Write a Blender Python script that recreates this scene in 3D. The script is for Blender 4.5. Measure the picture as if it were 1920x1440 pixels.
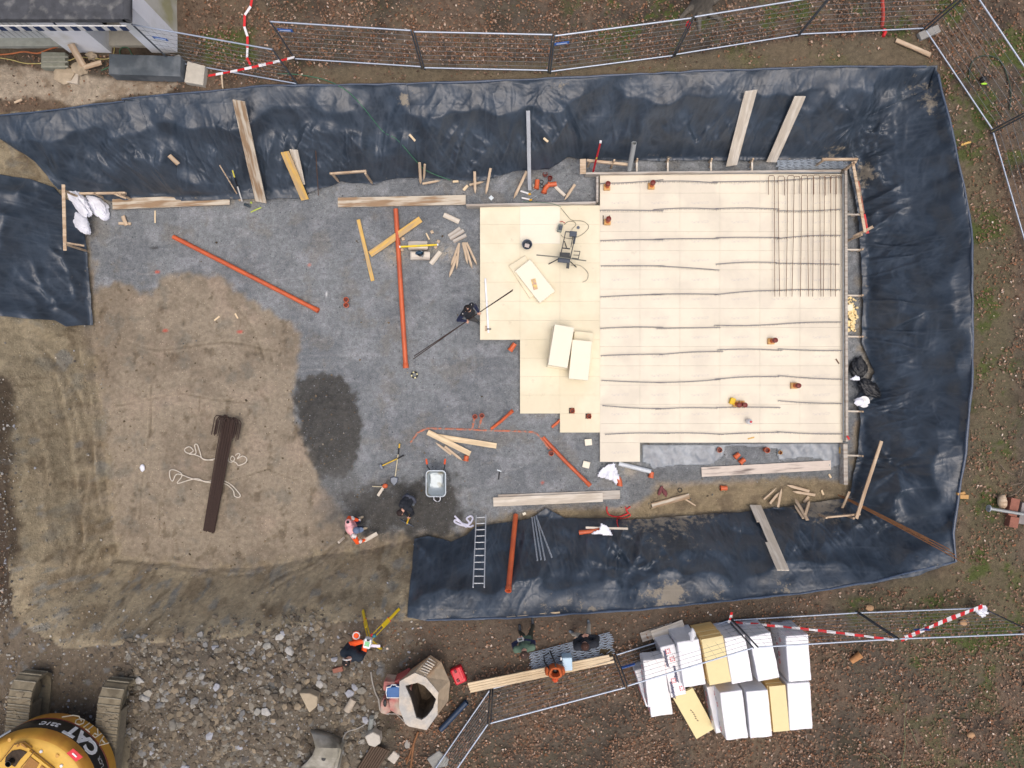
import bpy, math, random
import numpy as np
from mathutils import Vector, Matrix
random.seed(7); rng = np.random.default_rng(7)
for o in list(bpy.data.objects): bpy.data.objects.remove(o)
scene = bpy.context.scene
COL = scene.collection
# ---------------------------------------------------------------- camera, sky, sun, exposure
CAMH = 21.5; FPX = 1280.0; GZ = 2.3          # camera height over the pit floor, focal length in photo pixels, ground level
cam = bpy.data.objects.new('camera', bpy.data.cameras.new('camera')); COL.objects.link(cam)
cam.location = (0, 0, CAMH); cam.data.sensor_width = 36; cam.data.lens = 24
cam.data.clip_start = 0.1; cam.data.clip_end = 2000
scene.camera = cam
world = bpy.data.worlds.new('World'); scene.world = world; world.use_nodes = True
wn = world.node_tree; bg = wn.nodes['Background']
sky = wn.nodes.new('ShaderNodeTexSky'); sky.sky_type = 'NISHITA'; sky.sun_disc = False
SUN_EL = math.radians(76); SUN_ROT = math.radians(150)
sky.sun_elevation = SUN_EL; sky.sun_rotation = SUN_ROT
sky.air_density = 0.7; sky.dust_density = 6.0; sky.ozone_density = 1.0
wn.links.new(sky.outputs[0], bg.inputs[0]); bg.inputs[1].default_value = 0.15
sl = bpy.data.lights.new('sun', 'SUN'); sl.energy = 0.75; sl.angle = math.radians(70); sl.color = (1, .95, .88)
so = bpy.data.objects.new('sun', sl); COL.objects.link(so)
sd_ = Vector((math.sin(SUN_ROT)*math.cos(SUN_EL), math.cos(SUN_ROT)*math.cos(SUN_EL), math.sin(SUN_EL)))
so.rotation_euler = sd_.to_track_quat('Z', 'Y').to_euler(); so.location = sd_*50
scene.view_settings.view_transform = 'Standard'; scene.view_settings.look = 'None'
scene.view_settings.exposure = 0.22; scene.view_settings.gamma = 1
scene.render.resolution_x = 1024; scene.render.resolution_y = 768

# ---------------------------------------------------------------- helpers
def S(r, g, b):
    return tuple(((c/255/12.92) if c/255 <= .04045 else ((c/255+.055)/1.055)**2.4) for c in (r, g, b))
def P(px, py, z):
    s = (CAMH-z)/FPX
    return Vector(((px-960)*s, (720-py)*s, z))
_perm = {}
def noise(x, y, seed=0):
    if seed not in _perm:
        r = np.random.default_rng(100+seed); a = r.random(4096)*2*np.pi
        _perm[seed] = (r.permutation(4096), np.cos(a), np.sin(a))
    p, gx, gy = _perm[seed]
    x = np.asarray(x, float); y = np.asarray(y, float)
    xi = np.floor(x).astype(int); yi = np.floor(y).astype(int); fx = x-xi; fy = y-yi
    u = fx*fx*fx*(fx*(fx*6-15)+10); v = fy*fy*fy*(fy*(fy*6-15)+10)
    def g(i, j):
        h = p[(p[(xi+i) & 4095]+yi+j) & 4095]
        return gx[h]*(fx-i)+gy[h]*(fy-j)
    a = g(0, 0)*(1-u)+g(1, 0)*u; b = g(0, 1)*(1-u)+g(1, 1)*u
    return (a*(1-v)+b*v)*1.41
def fbm(x, y, seed=0, o=4):
    t = 0; a = 1; s = 0
    for i in range(o):
        t = t+a*noise(x*2**i, y*2**i, seed+i); s += a; a *= .5
    return t/s
def sstep(a, b, x):
    t = np.clip((x-a)/(b-a), 0, 1); return t*t*(3-2*t)
def sdpoly(X, Y, poly):
    """signed distance, positive inside"""
    d = np.full(np.shape(X), 1e9); ins = np.zeros(np.shape(X), bool); n = len(poly)
    for i in range(n):
        x0, y0 = poly[i][:2]; x1, y1 = poly[(i+1) % n][:2]
        ex, ey = x1-x0, y1-y0; L = ex*ex+ey*ey+1e-12
        t = np.clip(((X-x0)*ex+(Y-y0)*ey)/L, 0, 1)
        d = np.minimum(d, (X-x0-t*ex)**2+(Y-y0-t*ey)**2)
        c = ((y0 > Y) != (y1 > Y))
        ins ^= c & (X < (x1-x0)*(Y-y0)/((y1-y0) if abs(y1-y0) > 1e-9 else 1e-9)+x0)
    d = np.sqrt(d); return np.where(ins, d, -d)

# materials
_m = {}
def nodes_of(m):
    m.use_nodes = True; nt = m.node_tree; return nt, nt.nodes, nt.links, nt.nodes['Principled BSDF']
def mat(name, col, rough=.7, metal=0., var=.15, scale=6., bump=.0, stretch=None, col2=None, sc2=2.5, spec=.5, alpha=1., thr=.5, bscale=None, place=False):
    """procedural material: colour varied by fine noise, optional second colour in patches, optional bump"""
    if name in _m: return _m[name]
    m = bpy.data.materials.new(name); nt, N, L, b = nodes_of(m)
    tc = N.new('ShaderNodeTexCoord'); mp = N.new('ShaderNodeMapping'); L.new(N.new('ShaderNodeNewGeometry').outputs['Position'] if place else tc.outputs['Object'], mp.inputs[0])
    if stretch: mp.inputs['Scale'].default_value = stretch
    n1 = N.new('ShaderNodeTexNoise'); n1.inputs['Scale'].default_value = scale; n1.inputs['Detail'].default_value = 6; n1.inputs['Roughness'].default_value = .65
    L.new(mp.outputs[0], n1.inputs['Vector'])
    mr = N.new('ShaderNodeMapRange'); mr.inputs[1].default_value = .3; mr.inputs[2].default_value = .7
    mr.inputs[3].default_value = 1-var; mr.inputs[4].default_value = 1+var
    L.new(n1.outputs[0], mr.inputs[0])
    base = N.new('ShaderNodeRGB'); base.outputs[0].default_value = (*col, 1); src = base.outputs[0]
    if col2:
        n2 = N.new('ShaderNodeTexNoise'); n2.inputs['Scale'].default_value = sc2; n2.inputs['Detail'].default_value = 4
        L.new(mp.outputs[0], n2.inputs['Vector'])
        r2 = N.new('ShaderNodeMapRange'); r2.inputs[1].default_value = thr-.06; r2.inputs[2].default_value = thr+.1
        L.new(n2.outputs[0], r2.inputs[0])
        mx = N.new('ShaderNodeMix'); mx.data_type = 'RGBA'; mx.inputs[7].default_value = (*col2, 1)
        L.new(r2.outputs[0], mx.inputs[0]); L.new(src, mx.inputs[6]); src = mx.outputs[2]
    vm = N.new('ShaderNodeVectorMath'); vm.operation = 'SCALE'; L.new(src, vm.inputs[0]); L.new(mr.outputs[0], vm.inputs['Scale'])
    L.new(vm.outputs[0], b.inputs['Base Color'])
    b.inputs['Roughness'].default_value = rough; b.inputs['Metallic'].default_value = metal
    b.inputs['Specular IOR Level'].default_value = spec; b.inputs['Alpha'].default_value = alpha
    if bump:
        bp = N.new('ShaderNodeBump'); bp.inputs['Strength'].default_value = 1; bp.inputs['Distance'].default_value = bump
        if bscale:
            n3 = N.new('ShaderNodeTexNoise'); n3.inputs['Scale'].default_value = bscale; n3.inputs['Detail'].default_value = 5
            L.new(mp.outputs[0], n3.inputs['Vector']); L.new(n3.outputs[0], bp.inputs['Height'])
        else: L.new(n1.outputs[0], bp.inputs['Height'])
        L.new(bp.outputs[0], b.inputs['Normal'])
    _m[name] = m; return m
def vcmat(name, rough=.85, var=.12, scale=40, spec=.3, sheen=0):
    """colour from the mesh attribute 'Col' (the kind of stuff at each place), varied by noise"""
    if name in _m: return _m[name]
    m = bpy.data.materials.new(name); nt, N, L, b = nodes_of(m)
    a = N.new('ShaderNodeVertexColor'); a.layer_name = 'Col'
    tc = N.new('ShaderNodeTexCoord'); n1 = N.new('ShaderNodeTexNoise'); n1.inputs['Scale'].default_value = scale; n1.inputs['Detail'].default_value = 4
    L.new(tc.outputs['Object'], n1.inputs['Vector'])
    mr = N.new('ShaderNodeMapRange'); mr.inputs[1].default_value = .3; mr.inputs[2].default_value = .7
    mr.inputs[3].default_value = 1-var; mr.inputs[4].default_value = 1+var; L.new(n1.outputs[0], mr.inputs[0])
    vm = N.new('ShaderNodeVectorMath'); vm.operation = 'SCALE'; L.new(a.outputs[0], vm.inputs[0]); L.new(mr.outputs[0], vm.inputs['Scale'])
    L.new(vm.outputs[0], b.inputs['Base Color']); b.inputs['Roughness'].default_value = rough; b.inputs['Specular IOR Level'].default_value = spec
    _m[name] = m; return m

def tag(o, label=None, cat=None, group=None, kind=None):
    if label: o['label'] = label
    if cat: o['category'] = cat
    if group: o['group'] = group
    if kind: o['kind'] = kind
    return o
def empty(name, loc, label=None, cat=None, group=None, rz=0):
    o = bpy.data.objects.new(name, None); COL.objects.link(o); o.location = loc; o.rotation_euler = (0, 0, rz)
    o.empty_display_size = .1
    return tag(o, label, cat, group)
def np_mesh(name, V, F, smooth=True, col=None):
    """V (n,3), F (m,k) with one k"""
    V = np.asarray(V, np.float32); F = np.asarray(F, np.int32); k = F.shape[1]
    me = bpy.data.meshes.new(name); me.vertices.add(len(V)); me.vertices.foreach_set('co', V.ravel())
    me.loops.add(F.size); me.loops.foreach_set('vertex_index', F.ravel())
    me.polygons.add(len(F)); me.polygons.foreach_set('loop_start', np.arange(0, F.size, k, dtype=np.int32))
    me.polygons.foreach_set('use_smooth', np.full(len(F), smooth))
    me.update(calc_edges=True)
    if col is not None:
        ca = me.color_attributes.new('Col', 'FLOAT_COLOR', 'POINT')
        c = np.ones((len(V), 4), np.float32); c[:, :3] = col; ca.data.foreach_set('color', c.ravel())
    return me
def link(name, me, m, parent=None, loc=None):
    o = bpy.data.objects.new(name, me); COL.objects.link(o)
    if m is not None:
        for mm in (m if isinstance(m, (list, tuple)) else [m]): me.materials.append(mm)
    if parent is not None: o.parent = parent
    if loc is not None: o.location = loc
    return o
class MB:
    def __init__(s): s.v = []; s.f = []; s.mi = []; s.k = 0
    def add(s, vs, fs):
        n = len(s.v); s.v += [tuple(v) for v in vs]; s.f += [tuple(i+n for i in f) for f in fs]; s.mi += [s.k]*len(fs); return s
    def box(s, c, size, rz=0., R=None):
        R = R if R is not None else Matrix.Rotation(rz, 3, 'Z'); c = Vector(c); a, b, d = size[0]/2, size[1]/2, size[2]/2
        vs = [c+R@Vector((x, y, z)) for x in (-a, a) for y in (-b, b) for z in (-d, d)]
        return s.add(vs, [(0, 1, 3, 2), (4, 6, 7, 5), (0, 4, 5, 1), (2, 3, 7, 6), (0, 2, 6, 4), (1, 5, 7, 3)])
    def bar(s, p0, p1, w, h, up=(0, 0, 1)):
        p0 = Vector(p0); p1 = Vector(p1); d = p1-p0; L = d.length; x = d.normalized(); u = Vector(up)
        y = u.cross(x)
        if y.length < 1e-4: y = Vector((0, 1, 0)).cross(x)
        y.normalize(); z = x.cross(y); R = Matrix((x, y, z)).transposed()
        return s.box((p0+p1)/2, (L, w, h), R=R)
    def tube(s, pts, r, n=8, caps=True, closed=False):
        pts = [Vector(p) for p in pts]; m = len(pts); rs = r if isinstance(r, (list, tuple)) else [r]*m
        prev = None; rings = []
        for i, p in enumerate(pts):
            if closed: d = pts[(i+1) % m]-pts[i-1]
            else: d = pts[min(i+1, m-1)]-pts[max(i-1, 0)]
            if d.length < 1e-9: d = Vector((0, 0, 1))
            d.normalize()
            if prev is None:
                a = Vector((0, 0, 1)) if abs(d.z) < .9 else Vector((1, 0, 0)); u = d.cross(a).normalized()
            else:
                u = prev-d*prev.dot(d)
                u = u.normalized() if u.length > 1e-6 else d.orthogonal().normalized()
            prev = u; w = d.cross(u)
            rings.append([p+(u*math.cos(2*math.pi*k/n)+w*math.sin(2*math.pi*k/n))*rs[i] for k in range(n)])
        vs = [v for r_ in rings for v in r_]; fs = []
        for i in range(m if closed else m-1):
            j = (i+1) % m
            for k in range(n): fs.append((i*n+k, i*n+(k+1) % n, j*n+(k+1) % n, j*n+k))
        if caps and not closed: fs += [tuple(range(n))[::-1], tuple((m-1)*n+k for k in range(n))]
        return s.add(vs, fs)
    def prism(s, poly, z0, z1, top=None):
        n = len(poly); top = top or poly
        vs = [(p[0], p[1], z0 if len(p) < 3 else p[2]) for p in poly]+[(p[0], p[1], z1 if len(p) < 3 else p[2]) for p in top]
        fs = [tuple(range(n))[::-1], tuple(range(n, 2*n))]+[(i, (i+1) % n, n+(i+1) % n, n+i) for i in range(n)]
        return s.add(vs, fs)
    def lathe(s, prof, c=(0, 0, 0), n=20, axis=(0, 0, 1), cap=True):
        c = Vector(c); q = Vector((0, 0, 1)).rotation_difference(Vector(axis).normalized()); vs = []
        for r, z in prof:
            for k in range(n): vs.append(c+q@Vector((r*math.cos(2*math.pi*k/n), r*math.sin(2*math.pi*k/n), z)))
        m = len(prof); fs = []
        for i in range(m-1):
            for k in range(n): fs.append((i*n+k, i*n+(k+1) % n, (i+1)*n+(k+1) % n, (i+1)*n+k))
        if cap: fs += [tuple(range(n))[::-1], tuple((m-1)*n+k for k in range(n))]
        return s.add(vs, fs)
    def blob(s, c, rad, seed=0, sub=2, amp=.2, fr=1.5, R=None):
        import bmesh
        bm = bmesh.new(); bmesh.ops.create_icosphere(bm, subdivisions=sub, radius=1)
        R = R if R is not None else Matrix.Identity(3); vs = []
        for v in bm.verts:
            co = v.co; k = 1+amp*float(noise(co.x*fr+seed*3.1, co.y*fr+co.z*fr*1.7+seed, 5))
            vs.append(Vector(c)+R@Vector((co.x*rad[0]*k, co.y*rad[1]*k, co.z*rad[2]*k)))
        fs = [tuple(v.index for v in f.verts) for f in bm.faces]; bm.free()
        return s.add(vs, fs)
    def build(s, name, m, parent=None, smooth=False, origin=None, keep=False, bevel=0):
        me = bpy.data.meshes.new(name); off = Vector((0, 0, 0)) if keep else None
        if off is None:
            off = Vector(origin) if origin is not None else (Vector(parent.location) if parent is not None else None)
            if parent is not None and parent.parent is not None and origin is None: off = off+Vector(parent.parent.location)
            if off is None:
                a = np.array(s.v); off = Vector((a[:, 0].mean(), a[:, 1].mean(), a[:, 2].min()))
        me.from_pydata([Vector(v)-off for v in s.v], [], s.f)
        me.polygons.foreach_set('use_smooth', [smooth]*len(me.polygons))
        if isinstance(m, (list, tuple)): me.polygons.foreach_set('material_index', s.mi)
        me.update()
        o = link(name, me, m, parent, None if (parent is not None or keep) else off)
        if smooth:
            try: me.set_sharp_from_angle(angle=math.radians(50))
            except Exception: pass
        if bevel:
            b = o.modifiers.new('bevel', 'BEVEL'); b.width = bevel; b.segments = 2; b.limit_method = 'ANGLE'
        return o
def text_mesh(body, size, ext=.002, bold=0, shear=0, sx=1):
    cu = bpy.data.curves.new('t', 'FONT'); cu.body = body; cu.size = size; cu.extrude = ext; cu.offset = bold; cu.shear = shear
    cu.align_x = 'CENTER'; cu.align_y = 'CENTER'; cu.resolution_u = 3
    o = bpy.data.objects.new('t', cu); COL.objects.link(o)
    dg = bpy.context.evaluated_depsgraph_get(); me = bpy.data.meshes.new_from_object(o.evaluated_get(dg))
    bpy.data.objects.remove(o); bpy.data.curves.remove(cu)
    V = [Vector((v.co.x*sx, v.co.y, v.co.z)) for v in me.vertices]; F = [tuple(p.vertices) for p in me.polygons]
    bpy.data.meshes.remove(me); return V, F

# ---------------------------------------------------------------- terrain shape
FLOOR = [(168,385),(240,372),(400,370),(600,352),(760,338),(900,338),(1040,330),(1090,306),(1240,298),(1440,296),(1600,300),(1616,420),(1622,550),(1618,650),(1640,730),(1615,780),(1612,860),(1588,935),(1400,955),(1200,968),(1050,966),(1000,966),(890,985),(845,1006),(790,1002),(700,1030),(640,1035),(560,1050),(470,1066),(330,1062),(222,1045),(205,950),(190,800),(180,700),(172,600),(165,480)]
RIM = [(-60,215),(100,205),(230,190),(340,178),(500,162),(760,158),(1000,150),(1300,137),(1540,128),(1752,127),(1775,240),(1805,350),(1820,430),(1822,700),(1808,850),(1785,1000),(1790,1052),(1650,1085),(1500,1112),(1200,1142),(950,1158),(770,1162),(700,1160),(600,1166),(500,1184),(400,1196),(250,1205),(120,1215),(30,1160),(10,950),(-5,800),(-40,650),(-70,400)]
FW = [P(x, y, 0)[:2] for x, y in FLOOR]; RW = [P(x, y, GZ)[:2] for x, y in RIM]
MUDW = [P(x, y, 1)[:2] for x, y in [(-200,600),(180,615),(215,1050),(640,1030),(785,1000),(775,1200),(-200,1300)]]
def height(X, Y):
    dF = np.maximum(-sdpoly(X, Y, FW), 0); dR = np.maximum(sdpoly(X, Y, RW), 0)
    t = dF/(dF+dR+1e-9)
    tn = np.clip(t+(.05*noise(X*.9, Y*.9, 3)+.03*noise(X*2.1, Y*2.1, 4))*(t > .02)*(t < .98), 0, 1)
    brk = np.clip(.66+.16*sstep(9.5, 11.5, X)+.30*noise(X*.55, Y*.55, 6)+.10*noise(X*1.7, Y*1.7, 7), .42, .95)
    tarp = np.where(tn < brk, .87*(tn/brk), .87+.13*(tn-brk)/(1-brk))
    mud = sstep(-.05, 1.02, tn)*.6+.4*tn
    w = sstep(-.3, .5, sdpoly(X, Y, MUDW))
    z = GZ*(tarp*(1-w)+mud*w)
    z = z+np.where(t > .02, 1, 0)*w*(.10*fbm(X*1.1, Y*1.1, 11)+.05*np.abs(noise(X*3, Y*2, 15)))*np.clip(t*3, 0, 1)
    out = sstep(.9, 1., t)
    z = z+out*(.07*fbm(X*.5, Y*.5, 21)+.035*fbm(X*2.5, Y*2.5, 25))
    # floor: mild unevenness, ruts in the mud half
    fl = (t < .02)
    px = 960+X/CAMH*FPX
    mudf = sstep(600, 520, px)
    z = z+fl*(.012*fbm(X*1.5, Y*1.5, 31)+mudf*.035*fbm(X*1.8, Y*1.2, 35))
    return z
# spoil and rubble raise the ground in the south-west
def bumps(X, Y, z):
    for (bx, by, r, h) in [(430,1290,1.6,.30),(300,1340,1.3,.18),(520,1330,1.4,.25),(390,1250,.8,.15),(640,1400,.9,.2),(700,1240,.6,.06)]:
        c = P(bx, by, GZ); z = z+h*np.exp(-((X-c.x)**2+(Y-c.y)**2)/(r*r))*(1+.5*noise(X*2.2, Y*2.2, 41))
    for (bx, by, rx, ry, h) in [(612,795,1.0,1.45,.22),(610,760,.6,.5,.08),(625,860,.5,.5,.06),(730,960,1.7,.7,.05)]:
        c = P(bx, by, 0); q = np.sqrt(((X-c.x)/rx)**2+((Y-c.y)/ry)**2)+.22*fbm(X*1.6, Y*1.6, 43)
        z = z+h*sstep(1.15, .25, q)*(1+.35*noise(X*3, Y*3, 45)+.15*noise(X*8, Y*8, 47))
    # smeared ridges pulled down the western bank by the digger
    PXs = 960+X/CAMH*FPX; w = sstep(-.2, .4, sdpoly(X, Y, MUDW))*(z > .05)*(z < GZ+.1)
    v = X+.35*noise(X*.5, Y*.5, 49); z = z+w*(.09*(1-np.abs(noise(v*2.4, Y*.35, 51)))**2+.04*(1-np.abs(noise(v*7, Y*.8, 53)))**2+.03*fbm(X*3, Y*3, 55))
    return z
def axis(a, step):
    core = np.arange(-a, a+step/2, step); out = []; s = step; v = a
    while v < 500: s *= 1.35; v += s; out.append(v)
    out = np.array(out); return np.concatenate([-out[::-1]-0, core, out])
AX = axis(16.6, .045); AY = axis(12.6, .045)
GX, GY = np.meshgrid(AX, AY)
GH = bumps(GX, GY, height(GX, GY))
far = np.maximum(np.abs(GX)-17, np.abs(GY)-13); GH = GH+np.where(far > 2, np.clip(far-2, 0, 60)*.02, 0)
def Hxy(x, y):
    i = min(max(int(np.searchsorted(AX, x))-1, 0), len(AX)-2); j = min(max(int(np.searchsorted(AY, y))-1, 0), len(AY)-2)
    u = (x-AX[i])/(AX[i+1]-AX[i]); v = (y-AY[j])/(AY[j+1]-AY[j])
    return float((GH[j, i]*(1-u)+GH[j, i+1]*u)*(1-v)+(GH[j+1, i]*(1-u)+GH[j+1, i+1]*u)*v)
def HV(X, Y):
    i = np.clip(np.searchsorted(AX, X)-1, 0, len(AX)-2); j = np.clip(np.searchsorted(AY, Y)-1, 0, len(AY)-2)
    u = (X-AX[i])/(AX[i+1]-AX[i]); v = (Y-AY[j])/(AY[j+1]-AY[j])
    return (GH[j, i]*(1-u)+GH[j, i+1]*u)*(1-v)+(GH[j+1, i]*(1-u)+GH[j+1, i+1]*u)*v
def Z(px, py):
    zs = np.arange(3.2, -.3, -.02); s = (CAMH-zs)/FPX; h = HV((px-960)*s, (720-py)*s)
    k = np.nonzero(h >= zs)[0]; return float(h[k[0]]) if len(k) else 0.
def W(px, py, dz=0.):
    z = Z(px, py); return P(px, py, z+dz)
GPX = 960+GX/(CAMH-GH)*FPX; GPY = 720-GY/(CAMH-GH)*FPX
def blend(c, c2, w): return c*(1-w[..., None])+np.array(c2)*w[..., None]
def region(poly, soft=6, wob=10, fr=.03, seed=50, X=None, Y=None):
    X = GPX if X is None else X; Y = GPY if Y is None else Y
    return sstep(-soft, soft, sdpoly(X, Y, poly)+wob*fbm(X*fr, Y*fr, seed))
GRAVEL = [(150,370),(400,360),(760,325),(1110,290),(1650,285),(1650,780),(1602,790),(1602,905),(1540,902),(1450,912),(1400,900),(1300,905),(1235,905),(1215,935),(1180,950),(960,962),(920,985),(870,1000),(845,1018),(780,1000),(660,1000),(640,960),(600,900),(585,850),(555,790),(545,740),(555,700),(565,640),(555,610),(500,580),(440,545),(420,520),(340,512),(300,520),(282,550),(258,548),(235,528),(200,535),(176,545)]
WET1 = [(555,712),(600,700),(640,708),(665,735),(680,790),(672,850),(655,890),(600,900),(570,830),(548,750)]
WET2 = [(645,925),(720,905),(850,895),(870,960),(850,1012),(780,1006),(690,1004),(640,970)]
RUBBLE = [(240,1220),(420,1190),(600,1180),(700,1270),(720,1440),(650,1500),(230,1500),(240,1300)]
CONC = [(-60,120),(60,128),(130,135),(215,150),(330,158),(310,178),(260,175),(215,185),(150,200),(60,180),(20,185),(-60,190)]
SWMUD = [(-80,1100),(200,1110),(420,1160),(560,1140),(760,1150),(790,1230),(700,1290),(730,1500),(-80,1500)]
def Sa(*c): return np.array(S(*c))
inr = sdpoly(GX, GY, RW); fl_ = sdpoly(GX, GY, FW)
n1 = fbm(GX*.45, GY*.45, 60, 5); n2 = fbm(GX*2, GY*2, 66, 4); n3 = fbm(GX*7, GY*7, 72, 3)
# outside: soil, leaf mould, moss and grass
C = np.zeros(GX.shape+(3,))+Sa(86,78,68)
C = blend(C, S(106,90,75), sstep(-.25, .2, n1+.35*n2)*.85)
C = blend(C, S(62,54,47), sstep(.0, .4, fbm(GX*.9, GY*.9, 80)+.3*n3)*.8)
gm = sstep(.0, .28, fbm(GX*.8, GY*.8, 84)+.25*n3)
topr = region([(1100,-80),(2100,-80),(2100,330),(1780,330),(1750,120),(1250,140),(1080,60)], 60, 60)
rband = region([(1780,180),(1830,180),(1900,500),(1900,900),(1920,1250),(1780,1300),(1560,1130),(1795,1060),(1830,700)], 25, 20)
leftg = region([(380,60),(470,55),(480,115),(390,115)], 14, 14)*1.3
sparse = region([(1700,1250),(2000,1200),(2000,1500),(1600,1500)], 60, 60)
GREEN = np.clip(gm*(1.1*topr+1.0*rband+.35*sparse+.1)+leftg, 0, 1)
C = blend(C, S(74,84,42), GREEN*.9)
C = blend(C, S(96,90,68), rband*(1-gm)*.7)
nb = region([(560,128),(1240,112),(1500,75),(1740,70),(1755,124),(1300,138),(1000,152),(600,160)], 8, 8)
C = blend(C, S(106,96,76), nb*.65)
sb = region([(760,1150),(1480,1118),(1500,1150),(1100,1215),(870,1270),(790,1330),(700,1180)], 14, 14)
C = blend(C, S(94,82,70), sb*.8)
# pit sides and south-west
C = blend(C, S(110,100,86), region(SWMUD, 20, 40)*.9)
C = blend(C, S(90,80,67), region(SWMUD, 20, 40)*sstep(-.05, .35, n1+.4*n2)*.7)
C = blend(C, S(100,93,82), region(RUBBLE, 25, 30)*.75)
side = (inr > 0)*1.; side = side*sstep(-.1, .05, inr)
st = noise(GX*1.3+1.2*n2, GY*.3+.1*GX+.8*n1, 90); st2 = noise(GX*3.5+n2, GY*.9, 92)
sc = np.zeros_like(C)+Sa(141,130,107)
sc = blend(sc, S(110,97,77), sstep(-.1, .3, st+.5*st2)*.8); sc = blend(sc, S(158,146,121), sstep(.15, .4, st2)*.5)
sc = blend(sc, S(108,108,100), sstep(.15, .4, fbm(GX*1.6, GY*1.2, 94)+.2*n3)*.55)
sc = blend(sc, S(100,86,68), sstep(.25, .45, fbm(GX*1.1, GY*2.4, 98)+.2*n3)*.6)
C = np.where(side[..., None] > .5, sc, C)
rimd = region([(-80,640),(30,720),(20,900),(45,1050),(60,1130),(-80,1200)], 12, 20)
C = blend(C, S(70,60,50), rimd*.9)
pit_ = sstep(.34, .42, noise(GX*4.2, GY*4.2, 122))*sstep(-.1, .25, fbm(GX*.9, GY*.9, 123)); bl = sstep(.38, .46, noise(GX*2.6, GY*2.1, 124)+.15*n3)*sstep(-.1, .2, fbm(GX*.7, GY*.7, 125))
south = sstep(1030, 1080, GPY)*(side > 0); sc2 = np.zeros_like(C)+Sa(154,142,118); sc2 = blend(sc2, S(126,112,90), sstep(-.05, .3, fbm(GX*1.1, GY*1.8, 126))*.7); sc2 = blend(sc2, S(164,151,124), sstep(.05, .3, fbm(GX*1.6, GY*2.6, 127))*.6); sc2 = blend(sc2, S(118,122,120), sstep(.15, .3, fbm(GX*2.4, GY*3.0, 128))*.6)
C = C*(1-south[..., None])+sc2*south[..., None]
C = np.where(((side > .5) | (region(SWMUD, 20, 40) > .5))[..., None], blend(blend(C, S(84,72,56), pit_*.55), S(112,118,120), bl*.5), C)
scar = region([(480,1130),(560,1122),(640,1108),(760,1104),(770,1112),(650,1124),(560,1142),(500,1160)], 5, 8)
C = blend(C, S(80,66,50), scar*.45*sstep(-.2, .2, n2))
# floor mud, gravel, wet gravel
fm = sstep(-.25, .35, fl_+.5*n2+.15*n3)*(fl_ > -.5)
mc = np.zeros_like(C)+Sa(142,131,114)
mc = blend(mc, S(122,111,96), sstep(-.1, .3, n1+.5*n2)*.7)
mc = blend(mc, S(108,106,98), sstep(.12, .4, fbm(GX*1.3, GY*1.3, 102)+.3*n3)*.5)
mc = blend(mc, S(92,80,64), sstep(.2, .42, fbm(GX*2.3, GY*1.6, 106)+.35*n3)*.6)
mc = blend(mc, S(156,141,124), sstep(.1, .4, fbm(GX*.7+9, GY*.7, 108))*.6)
rut = np.abs(noise(GX*1.1+.15*noise(GX, GY, 5), GY*.12, 110)); mc = blend(mc, S(104,90,72), sstep(.012, .0, rut)*.5*sstep(0, .2, n1))
C = blend(C, mc if False else [0, 0, 0], np.zeros_like(fm)); C = C*(1-fm[..., None])+mc*fm[..., None]
mc = blend(mc, S(90,78,62), pit_*.7); mc = blend(mc, S(104,110,114), bl*.55)
mc = blend(mc, S(160,146,130), sstep(.2, .4, fbm(GX*.5-3, GY*.6, 129))*.5)
strip = region([(172,690),(184,715),(196,800),(206,900),(212,1000),(200,1052),(186,980),(180,860),(174,760)], 4, 6, .06)
mc = blend(mc, S(104,87,64), strip*.8)
gr = region(GRAVEL, 7, 12, .05)*np.maximum(fm, region([(560,320),(1100,290),(1640,280),(1640,340),(560,385)], 6, 4))
gc = np.zeros_like(C)+Sa(124,128,130)
gc = blend(gc, S(104,108,112), sstep(-.2, .3, n1+.5*n2)*.7)
gc = blend(gc, S(140,143,146), sstep(.05, .35, fbm(GX*1.4, GY*1.4, 114))*.6); gc = blend(gc, S(116,112,104), sstep(.12, .35, fbm(GX*.9, GY*.9, 118)+.3*n3)*.45); gc = blend(gc, S(160,160,160), sstep(.05, 0, np.abs(noise(GX*.5+.3*n2, GY*1.1, 119)))*.25)
gc = blend(gc, S(92,92,90), region([(1180,880),(1600,880),(1600,930),(1180,960)], 10, 10)*.4)
for (dx, dy, r) in [(742,476,20),(838,474,14),(812,462,10),(1180,880,14)]:
    gc = blend(gc, S(178,166,142), np.exp(-((GPX-dx)**2+(GPY-dy)**2)/(r*r))*.55*(n3 > -.2))
C = C*(1-gr[..., None])+gc*gr[..., None]
wet = np.clip(np.maximum(region(WET1, 6, 16, .06), region(WET2, 18, 40, .05)), 0, 1)
C = blend(C, S(70,69,66), wet*.95); C = blend(C, S(86,84,80), wet*sstep(.1, .4, n2)*.6)
tr = region([(600,880),(660,860),(690,920),(640,990),(600,980)], 20, 26, .05)
C = blend(C, S(92,92,90), tr*.6)
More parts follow.
